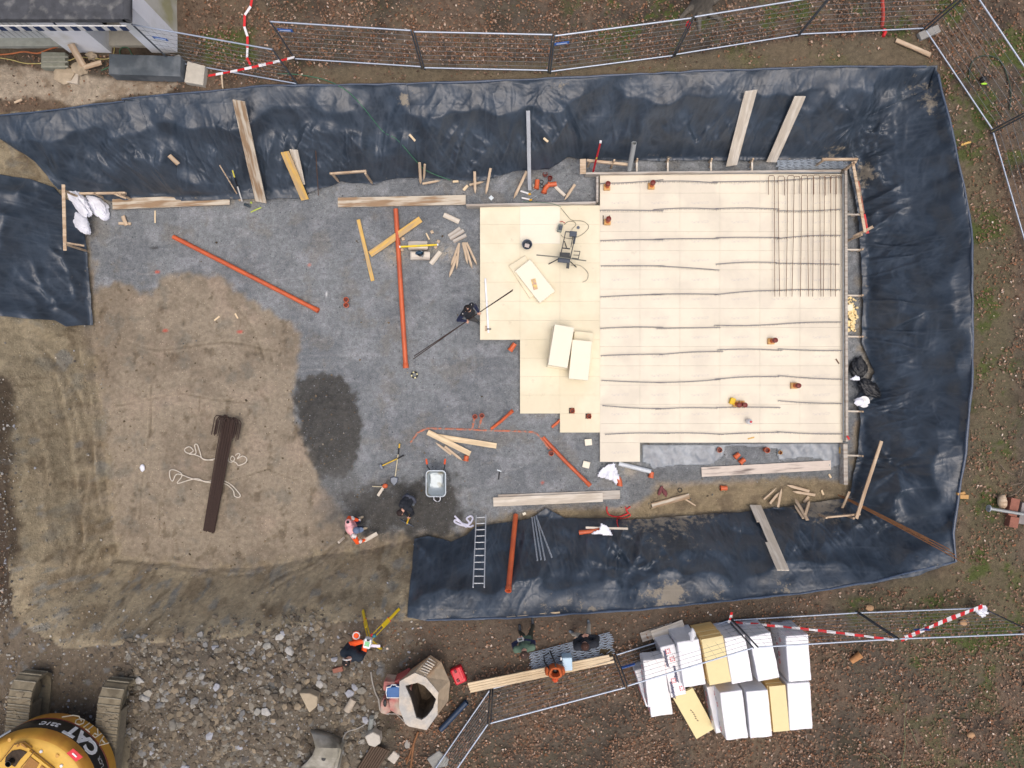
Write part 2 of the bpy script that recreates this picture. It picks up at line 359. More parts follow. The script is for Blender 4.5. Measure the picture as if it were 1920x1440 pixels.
# south strip of tan mud, mixed soil at its edges
tan = region([(1180,960),(1240,915),(1400,905),(1470,892),(1590,905),(1590,938),(1400,955),(1200,972),(1030,972),(1040,955)], 6, 9, .05)
C = blend(C, S(134,120,94), tan*.85); C = blend(C, S(100,88,72), tan*sstep(0, .3, n2)*.6)
conc = region(CONC, 5, 10, .05)*(inr < 0)
C = blend(C, S(164,152,134), conc*.9); C = blend(C, S(118,100,80), conc*sstep(.05, .35, fbm(GX*1.5, GY*1.5, 120))*.6)
for (dx, dy, rx, ry, c) in [(290,465,8,3,(60,60,60)),(295,510,5,3,(200,90,70)),(310,620,5,3,(200,90,75)),(450,622,6,3,(190,80,70)),(612,552,2,5,(220,220,220)),(1017,905,3,3,(190,90,70)),(580,497,3,3,(190,110,90))]:
    C = blend(C, S(*c), np.exp(-(((GPX-dx)/rx)**2+((GPY-dy)/ry)**2)**2)*.8)
GRV = np.zeros_like(GX)
for pts_, wd_, dp_ in [([(284,722),(285,760),(282,810),(276,852)],1.6,.03),([(270,890),(262,930),(258,970)],2,.02),([(301,940),(296,1000)],1.5,.015),([(375,745),(367,800)],1.5,.02),([(650,1012),(590,1052),(530,1084),(470,1112)],2.5,.04),([(636,1030),(560,1082),(500,1116)],2,.03),([(215,1052),(330,1060),(430,1082),(480,1078)],2.5,.03),([(60,640),(110,690),(150,760),(172,860)],4,.05),([(100,700),(122,800),(140,900),(150,1020)],4,.05),([(140,640),(158,720),(172,830),(186,960)],3,.05),([(56,760),(80,860),(92,960),(120,1060)],4,.05),([(166,880),(154,960),(146,1040),(120,1120)],4,.05),([(120,720),(132,760),(150,850),(158,940)],2,.03),([(20,690),(60,760),(90,800)],3,.04),([(150,1090),(170,1050),(190,1010)],3,.03),([(210,760),(330,740),(480,760)],1.5,.012),([(230,640),(300,660),(420,640),(520,660)],2,.012),([(430,900),(500,880),(560,900)],1.5,.012),([(420,545),(470,610),(500,680)],2,.012)]:
    dd = np.full(GX.shape, 1e9)
    WX = GPX+6*noise(GX*.8, GY*.8, 140); WY = GPY+6*noise(GX*.8+9, GY*.8, 141)
    for (x0, y0), (x1, y1) in zip(pts_[:-1], pts_[1:]):
        ex, ey = x1-x0, y1-y0; t_ = np.clip(((WX-x0)*ex+(WY-y0)*ey)/(ex*ex+ey*ey), 0, 1); dd = np.minimum(dd, np.hypot(WX-x0-t_*ex, WY-y0-t_*ey))
    g_ = np.exp(-(dd/wd_)**2)*(.55+.6*noise(GX*1.2, GY*1.2, 142)); GRV = GRV+g_*dp_*1.6-.6*dp_*np.exp(-((dd-2.2*wd_)/wd_)**2); C = blend(C, S(84,73,58), np.clip(g_, 0, 1)*.6); C = blend(C, S(160,148,126), np.clip(np.exp(-((dd-2.4*wd_)/wd_)**2), 0, 1)*.25)
C = C*(1+.10*n3[..., None])
GRAVELM = gr
# relief at the finest level
GH2 = GH-GRV+np.where(np.abs(GX) < 17, 1, 0)*(.010*n3+.012*np.abs(n2)*(1-gr))
ny, nx = GX.shape
V = np.stack([GX, GY, GH2], -1).reshape(-1, 3)
idx = np.arange(nx*ny).reshape(ny, nx)
F = np.stack([idx[:-1, :-1], idx[:-1, 1:], idx[1:, 1:], idx[1:, :-1]], -1).reshape(-1, 4)
me = np_mesh('ground', V, F, True, C.reshape(-1, 3))
ga = me.attributes.new('grav', 'FLOAT', 'POINT'); ga.data.foreach_set('value', (gr*(1-.4*wet)).ravel().astype(np.float32))
def ground_mat():
    m = bpy.data.materials.new('ground'); nt, N, L, b = nodes_of(m)
    a = N.new('ShaderNodeVertexColor'); a.layer_name = 'Col'
    at = N.new('ShaderNodeAttribute'); at.attribute_name = 'grav'
    tc = N.new('ShaderNodeTexCoord')
    def nz(sc, d=5, r=.6):
        n = N.new('ShaderNodeTexNoise'); n.inputs['Scale'].default_value = sc; n.inputs['Detail'].default_value = d; n.inputs['Roughness'].default_value = r
        L.new(tc.outputs['Object'], n.inputs['Vector']); return n.outputs[0]
    def mrange(x, a_, b_, c, d):
        n = N.new('ShaderNodeMapRange'); L.new(x, n.inputs[0])
        for i, v in enumerate((a_, b_, c, d)): n.inputs[i+1].default_value = v
        return n.outputs[0]
    def math_(op, x, y):
        n = N.new('ShaderNodeMath'); n.operation = op
        for i, v in enumerate((x, y)):
            if isinstance(v, (int, float)): n.inputs[i].default_value = v
            else: L.new(v, n.inputs[i])
        return n.outputs[0]
    f1 = mrange(nz(26), .3, .7, .74, 1.26); f2 = mrange(nz(7, 6), .32, .68, .80, 1.2)
    f1 = math_('ADD', 1., math_('MULTIPLY', math_('SUBTRACT', f1, 1.), math_('ADD', .45, math_('MULTIPLY', at.outputs['Fac'], .55))))
    v = math_('MULTIPLY', f1, f2)
    vo = N.new('ShaderNodeTexVoronoi'); vo.inputs['Scale'].default_value = 16; L.new(tc.outputs['Object'], vo.inputs['Vector'])
    sx = N.new('ShaderNodeSeparateColor'); L.new(vo.outputs['Color'], sx.inputs[0])
    pick = mrange(sx.outputs[0], .86, .93, 0, 1); core = mrange(vo.outputs['Distance'], .18, .32, 1, 0)
    sp = math_('MULTIPLY', math_('MULTIPLY', pick, core), .75)
    vm = N.new('ShaderNodeVectorMath'); vm.operation = 'SCALE'; L.new(a.outputs[0], vm.inputs[0]); L.new(v, vm.inputs['Scale'])
    mx = N.new('ShaderNodeMix'); mx.data_type = 'RGBA'; L.new(vm.outputs[0], mx.inputs[6])
    va = N.new('ShaderNodeVectorMath'); va.operation = 'SCALE'; L.new(a.outputs[0], va.inputs[0]); va.inputs['Scale'].default_value = 1.9
    L.new(va.outputs[0], mx.inputs[7]); L.new(sp, mx.inputs[0]); L.new(mx.outputs[2], b.inputs['Base Color'])
    bp = N.new('ShaderNodeBump'); bp.inputs['Distance'].default_value = .05; bp.inputs['Strength'].default_value = .8
    L.new(math_('ADD', nz(14, 7, .7), math_('MULTIPLY', sp, .5)), bp.inputs['Height']); L.new(bp.outputs[0], b.inputs['Normal'])
    b.inputs['Roughness'].default_value = .92; b.inputs['Specular IOR Level'].default_value = .25
    return m
tag(link('ground', me, ground_mat()), kind='structure')
# ---------------------------------------------------------------- black sheeting on the pit sides
def tarp_mat():
    m = bpy.data.materials.new('black_sheeting'); nt, N, L, b = nodes_of(m)
    tc = N.new('ShaderNodeTexCoord')
    n = N.new('ShaderNodeTexNoise'); n.inputs['Scale'].default_value = 1.6; n.inputs['Detail'].default_value = 6; L.new(tc.outputs['Object'], n.inputs[0])
    a = N.new('ShaderNodeVertexColor'); a.layer_name = 'Col'
    n2 = N.new('ShaderNodeTexNoise'); n2.inputs['Scale'].default_value = 5; n2.inputs['Detail'].default_value = 8; n2.inputs['Roughness'].default_value = .75; L.new(tc.outputs['Object'], n2.inputs[0])
    mr = N.new('ShaderNodeMapRange'); mr.inputs[1].default_value = .35; mr.inputs[2].default_value = .7; mr.inputs[3].default_value = .75; mr.inputs[4].default_value = 1.3; L.new(n.outputs[0], mr.inputs[0])
    vm = N.new('ShaderNodeVectorMath'); vm.operation = 'SCALE'; vm.inputs[0].default_value = S(45, 56, 68); L.new(mr.outputs[0], vm.inputs['Scale'])
    # dried mud splashes, where the attribute says the sheet is dirty
    sx = N.new('ShaderNodeSeparateColor'); L.new(a.outputs[0], sx.inputs[0])
    th = N.new('ShaderNodeMath'); th.operation = 'MULTIPLY_ADD'; L.new(sx.outputs[0], th.inputs[0]); th.inputs[1].default_value = .34; th.inputs[2].default_value = -.72
    ad = N.new('ShaderNodeMath'); ad.operation = 'ADD'; L.new(n2.outputs[0], ad.inputs[0]); L.new(th.outputs[0], ad.inputs[1])
    rr = N.new('ShaderNodeMapRange'); rr.inputs[1].default_value = 0; rr.inputs[2].default_value = .1; rr.inputs[4].default_value = .75; L.new(ad.outputs[0], rr.inputs[0])
    # fold crests painted paler, as if catching light; packing creases are pale stress lines
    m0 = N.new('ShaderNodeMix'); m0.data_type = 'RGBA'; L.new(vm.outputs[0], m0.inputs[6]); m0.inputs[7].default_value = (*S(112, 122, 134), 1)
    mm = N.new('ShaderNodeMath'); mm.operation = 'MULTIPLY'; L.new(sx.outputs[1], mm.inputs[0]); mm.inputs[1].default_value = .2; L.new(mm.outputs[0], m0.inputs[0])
    mx = N.new('ShaderNodeMix'); mx.data_type = 'RGBA'; L.new(m0.outputs[2], mx.inputs[6]); mx.inputs[7].default_value = (*S(150, 140, 122), 1); L.new(rr.outputs[0], mx.inputs[0])
    L.new(mx.outputs[2], b.inputs['Base Color'])
    ro = N.new('ShaderNodeMapRange'); L.new(rr.outputs[0], ro.inputs[0]); ro.inputs[2].default_value = .75; ro.inputs[3].default_value = .38; ro.inputs[4].default_value = .85
    L.new(ro.outputs[0], b.inputs['Roughness']); b.inputs['Specular IOR Level'].default_value = .55
    b.inputs['Coat Weight'].default_value = .0
    n3 = N.new('ShaderNodeTexNoise'); n3.inputs['Scale'].default_value = 5; n3.inputs['Detail'].default_value = 3; n3.inputs['Distortion'].default_value = 1.5; L.new(tc.outputs['Object'], n3.inputs[0])
    bp = N.new('ShaderNodeBump'); bp.inputs['Distance'].default_value = .02; bp.inputs['Strength'].default_value = .4; L.new(n3.outputs[0], bp.inputs['Height']); L.new(bp.outputs[0], b.inputs['Normal'])
    return m
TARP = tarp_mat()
STARS = [((1603,232),1.5,13,.10),((1672,878),1.4,9,.14),((1180,1068),1.3,11,.08),((1778,450),.9,9,.09),((1778,618),.9,8,.09),((1015,170),.8,15,.07),((1190,180),.9,10,.06),((632,165),.8,9,.05),((890,172),.7,11,.06),((1480,190),.9,9,.06),((155,250),1.2,7,.08),((1230,1060),.9,9,.05),((820,1130),.8,9,.05),((1725,1075),.9,11,.09),((470,185),.7,9,.05),((1600,760),.8,8,.06),((235,248),.8,7,.05)]
STW = [(W(x, y), R, n, a) for (x, y), R, n, a in STARS]
def wrinkle(X, Y, PX, PY):
    q = .30*fbm(X*.7, Y*.7, 130, 3); q2 = .25*fbm(X*.9, Y*.9, 131, 3)
    lines = np.zeros_like(X)
    h = .05*fbm(X*.6, Y*.6, 133, 2)+.11*np.abs(noise(X*.75+q, Y*.75, 134))+.05*np.abs(noise(X*1.7, Y*1.7+q2, 135))
    # long tension folds running down the slope: straight-sided tents with sharp crests
    def folds(ang, fr, seed, amp, wd=.22, st=.12):
        ca, sa = math.cos(ang), math.sin(ang); u = X*ca+Y*sa+q*.6; v = -X*sa+Y*ca
        r = np.clip(1-np.abs(noise(u*fr, v*fr*st, seed))/wd, 0, 1); msk = sstep(-.1, .25, noise(X*.4+seed, Y*.4, seed+1))
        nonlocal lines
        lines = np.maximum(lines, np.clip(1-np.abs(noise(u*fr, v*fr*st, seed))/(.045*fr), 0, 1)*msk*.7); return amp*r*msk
    north = sstep(380, 330, PY); south = sstep(900, 960, PY)*sstep(1680, 1600, PX); east = sstep(1560, 1620, PX); west = sstep(260, 180, PX)*sstep(320, 360, PY)
    h = h+north*(folds(.75, 1.1, 140, .10, .3, .09)+folds(.15, 2.4, 142, .035, .15)+folds(-.6, 1.7, 144, .055)+folds(1.0, 3.0, 145, .022, .15)+folds(.7, 4.4, 193, .022, .2, .05)+folds(-.3, 4.0, 194, .018, .2, .05))
    h = h+south*(folds(.7, 1.5, 146, .07)+folds(-.45, 1.9, 148, .05)+folds(.1, 3.4, 150, .022, .15)+folds(.5, 4.4, 195, .022, .2, .05)+folds(-.6, 4.0, 196, .018, .2, .05))
    h = h+east*(folds(2.1, 1.4, 152, .08)+folds(1.3, 2.1, 154, .055)+folds(1.75, 3.0, 156, .03, .15)+folds(2.0, 4.4, 197, .025, .2, .05)+folds(1.4, 4.0, 198, .02, .2, .05))
    h = h+west*(folds(.1, 2.2, 158, .04)+folds(.6, 1.7, 160, .05))
    for c, R, n, a in STW:
        dx, dy = X-c.x, Y-c.y; r = np.sqrt(dx*dx+dy*dy); th = np.arctan2(dy, dx)
        ph = th*n/(2*math.pi)+.35*noise(th*1.3, r*.3, 170+n)+n*.37; g = np.abs(2*(ph-np.round(ph)))
        h = h+a*.8*np.exp(-(r/R)**2)*np.minimum(r*2.0, 1)*np.clip(1-g/.6, 0, 1)+a*.4*np.exp(-(r/.10)**2)
    slope = sstep(.75, 1.25, sdpoly(X, Y, RW)); h = h*(.42+1.7*slope); k_ = .8+.2*slope
    # short crumples and packing creases
    cr = np.abs(noise(X*2.3+q, Y*2.3, 180)); h = h+k_*.022*np.clip(1-cr/.10, 0, 1)*sstep(-.1, .3, noise(X*.7, Y*.7, 184))
    cr = np.abs(noise(X*3.7-q2, Y*3.1, 182)); h = h+k_*.012*np.clip(1-cr/.12, 0, 1)*sstep(0, .3, noise(X*.9, Y*.9, 185))
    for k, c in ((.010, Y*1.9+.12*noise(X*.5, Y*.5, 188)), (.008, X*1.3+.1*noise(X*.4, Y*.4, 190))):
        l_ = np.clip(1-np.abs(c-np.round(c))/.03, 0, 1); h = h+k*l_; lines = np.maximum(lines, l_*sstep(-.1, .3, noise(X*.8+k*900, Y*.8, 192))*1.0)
    return h, lines
TPOLY = []
def tarp(label, poly, zo=.05, step=.029, dirt=None, group='black sheets lining the pit'):
    TPOLY.append(poly); pts = []
    for i, p in enumerate(poly):
        q = poly[(i+1) % len(poly)]; n = max(1, int(math.hypot(q[0]-p[0], q[1]-p[1])//18))
        for k in range(n): pts.append((p[0]+(q[0]-p[0])*k/n+random.uniform(-1.2, 1.2), p[1]+(q[1]-p[1])*k/n+random.uniform(-1.2, 1.2)))
    wp = [tuple(W(x, y, zo)[:2]) for x, y in pts]; a = np.array(wp)
    xs = np.arange(a[:, 0].min()-.1, a[:, 0].max()+.1, step); ys = np.arange(a[:, 1].min()-.1, a[:, 1].max()+.1, step)
    X, Y = np.meshgrid(xs, ys); sd = sdpoly(X, Y, wp)
    ins = sd > 0; keep = ins[:-1, :-1] | ins[1:, :-1] | ins[:-1, 1:] | ins[1:, 1:]
    # snap outside corner vertices of kept cells onto the outline
    need = np.zeros_like(ins); need[:-1, :-1] |= keep; need[1:, :-1] |= keep; need[:-1, 1:] |= keep; need[1:, 1:] |= keep
    sel = np.nonzero(need & ~ins); qx, qy = X[sel], Y[sel]; best = np.full(qx.shape, 1e9); bx = qx.copy(); by = qy.copy(); n = len(wp)
    for i in range(n):
        x0, y0 = wp[i]; x1, y1 = wp[(i+1) % n]; ex, ey = x1-x0, y1-y0; t = np.clip(((qx-x0)*ex+(qy-y0)*ey)/(ex*ex+ey*ey+1e-12), 0, 1)
        cx, cy = x0+t*ex, y0+t*ey; d = (qx-cx)**2+(qy-cy)**2; m = d < best; best[m] = d[m]; bx[m] = cx[m]; by[m] = cy[m]
    X = X.copy(); Y = Y.copy(); X[sel] = bx; Y[sel] = by
    H = HV(X, Y); PX = 960+X/(CAMH-H)*FPX; PY = 720-Y/(CAMH-H)*FPX
    edge = np.clip(np.maximum(sd, 0)/.35, 0, 1)
    wr, lines = wrinkle(X, Y, PX, PY); Zt = H+zo+wr*(.25+.75*edge)+.03
    rim = np.clip(1-np.maximum(sdpoly(X, Y, RW), 0)/.8, 0, 1)
    fl = np.clip(1-np.maximum(-sdpoly(X, Y, FW), 0)/.35, 0, 1)
    dv = .25*rim+.40*fl
    for (dx, dy, r, k) in (dirt or []): dv = dv+k*np.exp(-((PX-dx)**2+(PY-dy)**2)/(r*r))
    used = np.nonzero(need.ravel())[0]; mp = np.full(need.size, -1); mp[used] = np.arange(len(used))
    idx = np.arange(need.size).reshape(need.shape); j, i = np.nonzero(keep)
    F = np.stack([mp[idx[j, i]], mp[idx[j, i+1]], mp[idx[j+1, i+1]], mp[idx[j+1, i]]], -1)
    Vv = np.stack([X.ravel()[used], Y.ravel()[used], Zt.ravel()[used]], -1)
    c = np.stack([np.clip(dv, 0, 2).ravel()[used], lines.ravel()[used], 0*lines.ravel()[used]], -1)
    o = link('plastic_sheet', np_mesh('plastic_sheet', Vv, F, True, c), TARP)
    so_ = o.modifiers.new('thickness', 'SOLIDIFY'); so_.thickness = .006; so_.offset = -1
    tag(o, label, 'plastic sheet', group)
    return o
def hem(sheet, pts, r=.028):
    mb = MB(); q = []
    for a, b in zip(pts[:-1], pts[1:]):
        n = max(1, int(math.hypot(b[0]-a[0], b[1]-a[1])//25))
        q += [(a[0]+(b[0]-a[0])*k/n, a[1]+(b[1]-a[1])*k/n) for k in range(n)]
    q.append(pts[-1])
    mb.tube([W(x+random.uniform(-1, 1), y+random.uniform(-1, 1), .10) for x, y in q], [r*random.uniform(.7, 1.3) for _ in q], 7)
    return mb.build('hem', mat('sheet_hem', S(62, 76, 96), .4, var=.2), sheet, True)
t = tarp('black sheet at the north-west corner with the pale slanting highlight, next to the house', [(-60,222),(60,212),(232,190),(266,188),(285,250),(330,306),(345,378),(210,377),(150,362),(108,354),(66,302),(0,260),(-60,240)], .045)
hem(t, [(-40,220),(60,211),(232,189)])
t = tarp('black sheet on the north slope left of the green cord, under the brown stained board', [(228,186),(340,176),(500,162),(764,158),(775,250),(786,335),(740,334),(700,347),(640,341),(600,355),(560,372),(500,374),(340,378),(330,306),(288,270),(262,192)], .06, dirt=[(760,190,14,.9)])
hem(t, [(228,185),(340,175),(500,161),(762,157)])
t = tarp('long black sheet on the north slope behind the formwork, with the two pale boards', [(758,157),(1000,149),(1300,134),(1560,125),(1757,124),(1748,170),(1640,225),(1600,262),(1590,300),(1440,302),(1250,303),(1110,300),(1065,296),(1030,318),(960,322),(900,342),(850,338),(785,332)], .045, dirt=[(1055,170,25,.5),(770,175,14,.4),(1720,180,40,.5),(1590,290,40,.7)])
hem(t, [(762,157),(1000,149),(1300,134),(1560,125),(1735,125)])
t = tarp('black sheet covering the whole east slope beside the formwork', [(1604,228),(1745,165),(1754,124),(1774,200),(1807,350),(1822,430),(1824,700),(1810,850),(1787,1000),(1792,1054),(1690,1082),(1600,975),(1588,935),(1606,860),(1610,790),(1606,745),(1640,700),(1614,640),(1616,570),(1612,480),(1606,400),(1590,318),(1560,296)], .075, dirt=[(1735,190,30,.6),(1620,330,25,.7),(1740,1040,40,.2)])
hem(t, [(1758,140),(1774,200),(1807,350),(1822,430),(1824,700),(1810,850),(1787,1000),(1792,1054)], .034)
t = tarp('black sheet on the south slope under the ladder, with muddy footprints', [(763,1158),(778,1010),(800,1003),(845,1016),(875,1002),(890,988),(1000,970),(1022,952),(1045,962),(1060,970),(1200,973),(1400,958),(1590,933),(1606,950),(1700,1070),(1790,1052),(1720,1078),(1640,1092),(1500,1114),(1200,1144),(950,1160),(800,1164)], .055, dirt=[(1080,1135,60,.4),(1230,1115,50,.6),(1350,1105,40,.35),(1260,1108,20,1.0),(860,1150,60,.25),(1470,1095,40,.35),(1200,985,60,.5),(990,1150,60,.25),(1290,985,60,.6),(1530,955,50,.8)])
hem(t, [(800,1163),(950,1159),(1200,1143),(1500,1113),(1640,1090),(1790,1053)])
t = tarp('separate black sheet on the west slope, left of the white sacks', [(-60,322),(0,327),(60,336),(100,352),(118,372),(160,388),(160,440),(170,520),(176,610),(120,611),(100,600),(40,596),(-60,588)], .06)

def HT(X, Y):
    H = HV(X, Y); PX = 960+X/(CAMH-H)*FPX; PY = 720-Y/(CAMH-H)*FPX; k = np.zeros(X.shape, bool)
    for q in TPOLY: k |= sdpoly(PX, PY, q) > 0
    return H+np.where(k, .085+wrinkle(X, Y, PX, PY)[0]-.06, 0)
def Z(px, py):
    zs = np.arange(3.4, -.3, -.02); s = (CAMH-zs)/FPX; h = HT((px-960)*s, (720-py)*s); k = np.nonzero(h >= zs)[0]; return float(h[k[0]]) if len(k) else 0.
# ---------------------------------------------------------------- insulation slab (boards 1.25 x 0.60 m)
ZS = .16
FOAM = mat('foam_under_film', S(223,214,193), .55, var=.05, scale=1.3, place=True, col2=S(214,205,186), sc2=.9, spec=.4, bump=.004, bscale=5)
def add_scuffs(m, thr=.69, k=.35):
    nt = m.node_tree; N, L = nt.nodes, nt.links; b = N['Principled BSDF']; old = b.inputs['Base Color'].links[0].from_socket
    g = N.new('ShaderNodeNewGeometry'); n = N.new('ShaderNodeTexNoise'); n.inputs['Scale'].default_value = 2.6; n.inputs['Detail'].default_value = 8; n.inputs['Roughness'].default_value = .72; L.new(g.outputs['Position'], n.inputs[0])
    mr = N.new('ShaderNodeMapRange'); mr.inputs[1].default_value = thr-.06; mr.inputs[2].default_value = thr+.06; mr.inputs[4].default_value = k; L.new(n.outputs[0], mr.inputs[0])
    mx = N.new('ShaderNodeMix'); mx.data_type = 'RGBA'; L.new(mr.outputs[0], mx.inputs[0]); L.new(old, mx.inputs[6]); mx.inputs[7].default_value = (*S(150, 138, 118), 1); L.new(mx.outputs[2], b.inputs['Base Color'])
def add_print(m):
    # faint lettering stamped along the middle of every board
    nt = m.node_tree; N, L = nt.nodes, nt.links; b = N['Principled BSDF']; old = b.inputs['Base Color'].links[0].from_socket
    tc = N.new('ShaderNodeTexCoord'); sp = N.new('ShaderNodeSeparateXYZ'); L.new(tc.outputs['Object'], sp.inputs[0])
    def mth(op, a, b_=0.):
        n = N.new('ShaderNodeMath'); n.operation = op
        for i, v in enumerate((a, b_)):
            if isinstance(v, (int, float)): n.inputs[i].default_value = v
            else: L.new(v, n.inputs[i])
        return n.outputs[0]
    x = mth('ABSOLUTE', sp.outputs[0]); y = mth('ABSOLUTE', mth('ADD', sp.outputs[1], mth('MULTIPLY', sp.outputs[0], -.05)))
    n = N.new('ShaderNodeTexNoise'); n.inputs['Scale'].default_value = 26; n.inputs['Detail'].default_value = 3; L.new(tc.outputs['Object'], n.inputs[0])
    k = mth('MULTIPLY', mth('MULTIPLY', mth('LESS_THAN', x, .27), mth('LESS_THAN', y, .035)), mth('GREATER_THAN', n.outputs[0], .49))
    mx = N.new('ShaderNodeMix'); mx.data_type = 'RGBA'; L.new(mth('MULTIPLY', k, .5), mx.inputs[0]); L.new(old, mx.inputs[6]); mx.inputs[7].default_value = (*S(186, 180, 176), 1)
    L.new(mx.outputs[2], b.inputs['Base Color'])
add_print(FOAM); add_scuffs(FOAM)
FOAMB = mat('foam_bare', S(228,219,192), .75, var=.04, scale=1.5, place=True, col2=S(218,208,180), sc2=.8, spec=.3)
add_scuffs(FOAMB, .68)
FOAMW = mat('foam_pale', S(232,225,204), .75, var=.02, scale=4, spec=.3)
bw, bh = 75/60., 36/60.
def board_mesh(w, h, t=ZS, m_=None):
    mb = MB(); g = .0042 if m_.name == 'foam_under_film' else .0035
    mb.box((0, 0, t/2), (w-g, h-g, t)); return mb
def one_board(cx, cy, w, h, m, label, group, cache={}):
    k = (round(w, 2), round(h, 2), m.name)
    if k not in cache:
        mb = board_mesh(w, h, ZS, m); me = bpy.data.meshes.new('insulation_board'); me.from_pydata(mb.v, [], mb.f); me.materials.append(m); cache[k] = me
    o = bpy.data.objects.new('insulation_board', cache[k]); COL.objects.link(o)
    o.location = (cx, cy, random.uniform(.0, .003)); tag(o, label, 'insulation board', group)
    return o
def wx(px): return (px-960)/60.
def wy(py): return (720-py)/60.
holes = [(1072,770),(1103,780)]
for r in range(14):
    y1 = 830-36*r; y0 = y1-36; off = 0
    xs = [1125]+[1125+off+75*k for k in range(0, 8) if 1125 < 1125+off+75*k < 1575]+[1580]
    for a, b in zip(xs[:-1], xs[1:]):
        if b-a < 12: continue
        one_board(wx((a+b)/2), wy((y0+y1)/2), (b-a)/60, bh, FOAM, 'cream foam board under the film, one of those paving the big slab', 'film covered foam boards of the slab')
one_board(wx(1162.5), wy(848), 75/60, .6, FOAM, 'cream foam board jutting out of the south-west corner of the filmed slab', None)
left = []
for k in range(7):
    y0 = 385+36*k
    for xa in (900, 975, 1050): left.append((xa, xa+75, y0, y0+36))
for k in range(4):
    y0 = 637+34.6*k
    for xa in (975, 1050): left.append((xa, xa+75, y0, y0+34.6))
left.append((1050, 1125, 775.5, 811))
for (a, b, y0, y1) in left:
    pale = (a == 975 and y0 < 455)
    lastone = y0 > 775
    if lastone: lab, g = 'single cream foam board forming the lowest step of the bare slab', None
    elif pale: lab, g = 'paler foam board just behind the round bucket', 'paler foam boards'
    else: lab, g = 'bare cream foam board laid in the stepped area left of the filmed slab', 'bare foam boards of the stepped area'
    # boards that carry a drain opening are cut round it
    hs = [h for h in holes if a < h[0] < b and y0 < h[1] < y1]
    if not hs: one_board(wx((a+b)/2), wy((y0+y1)/2), (b-a)/60, (y1-y0)/60, FOAMW if pale else FOAMB, lab, g)
    else:
        mb = MB(); hx, hy = hs[0]; q = 5.2; g_ = .2
        ya, yb = max(hy-q, y0), min(hy+q, y1)
        for (c, d, e, f) in ((a, hx-q, y0, y1), (hx+q, b, y0, y1), (hx-q, hx+q, y0, ya), (hx-q, hx+q, yb, y1)):
            if d-c > .5 and f-e > .5: mb.box((wx((c+d)/2), wy((e+f)/2), ZS/2), ((d-c)/60-.0015, (f-e)/60-.0015, ZS))
        tag(mb.build('insulation_board', FOAMB), 'bare foam board with a square cut out round the %s drain pipe' % ('western' if hx < 1090 else 'eastern'), 'insulation board')

# ---------------------------------------------------------------- pipes and drains
ORG = mat('orange_pvc', S(200,96,54), .45, var=.08, scale=5, col2=S(184,88,54), sc2=2)
ORD = mat('orange_pvc_inside', S(96,34,22), .6, var=.1)
REDW = mat('brown_red_pvc', S(112,36,28), .5, var=.1)
def pipe(name, pts, r, m, label, cat='pipe', sockets=(0,), group=None, n=14, inner=None):
    """open pipe with wall thickness; widened socket at the ends listed"""
    pts = [Vector(p) for p in pts]; mb = MB()
    rt = empty(name, pts[0], label, cat, group)
    mb.tube(pts, r, n, caps=False); mb.tube([p for p in pts], r*.86, n, caps=False)
    for e in (0, -1):
        d = (pts[e]-pts[1 if e == 0 else -2]).normalized(); q = pts[e]
        mb.lathe([(r*.86, 0), (r, 0)], q, n, d, cap=False)
    mb.build('tube', m, rt, True)
    for e in sockets:
        d = (pts[e]-pts[1 if e == 0 else -2]).normalized(); q = pts[e]; s = MB()
        s.lathe([(r, -.14), (r*1.2, -.12), (r*1.22, .02), (r*1.0, .02), (r*.98, -.1)], q, n, d, cap=False); s.build('socket', m, rt, True)
        k = MB(); k.lathe([(0.001, -.09), (r*.97, -.09)], q, n, d, cap=False); k.build('inside', ORD, rt)
    return rt
pipe('drain_pipe', [P(325,444,.07), P(596,582,.08)], .07, ORG, 'long orange pipe lying diagonally on the gravel nearest the white sacks', sockets=(-1,))
pipe('drain_pipe', [P(742,392,.08), P(761,689,.08)], .075, ORG, 'long orange pipe lying under a yellow board beside the saw table', sockets=(-1,))
pipe('drain_pipe', [W(967,966,.14), W(953,1107,.24)], .078, ORG, 'long orange pipe leaning on the black sheet to the right of the ladder', sockets=(-1,))
pipe('grey_pipe', [P(1180,318,.35), P(1189,268,1.35)], .075, mat('grey_pvc', S(150,155,156), .5, var=.06), 'short grey pipe leaning behind the formwork next to the red level', sockets=())
pipe('dark_pipe', [W(875,1316,.14), W(826,1368,.14)], .08, mat('dark_blue_pvc', S(30,52,78), .4, var=.1), 'dark blue pipe on the ground beside the concrete mixer', sockets=())
FD = mat('dusty_orange', S(186,112,86), .8, var=.2, scale=12, col2=S(130,122,116), sc2=9, thr=.5)
mb = MB()
for path in ([(800,803),(870,805),(915,807),(960,808),(1000,810),(1010,816),(1020,828),(1030,842)], [(885,804),(890,782)], [(898,802),(904,780)], [(800,803),(782,812),(770,830)]):
    mb.tube([P(x, y, -.012+.006*math.sin(i*2.1)) for i, (x, y) in enumerate(path)], .038, 8)
tag(mb.build('buried_pipe', FD, None, True), 'half buried branching orange pipe run showing through the gravel', 'pipe')
pipe('drain_pipe', [P(921,804,.0), P(940,789,.12), P(960,771,.32)], .05, ORG, 'orange branch pipe slanting out of the gravel, right of the pair of openings', sockets=(-1,))
pipe('drain_pipe', [P(1018,820,.0), P(1060,865,.1), P(1106,910,.25)], .06, ORG, 'orange pipe rising diagonally from the gravel towards the white sack', sockets=(-1,))
pipe('drain_pipe', [P(1035,801,.02), P(1052,786,.08)], .045, ORG, 'short orange pipe running under the corner of the lowest foam board', sockets=())
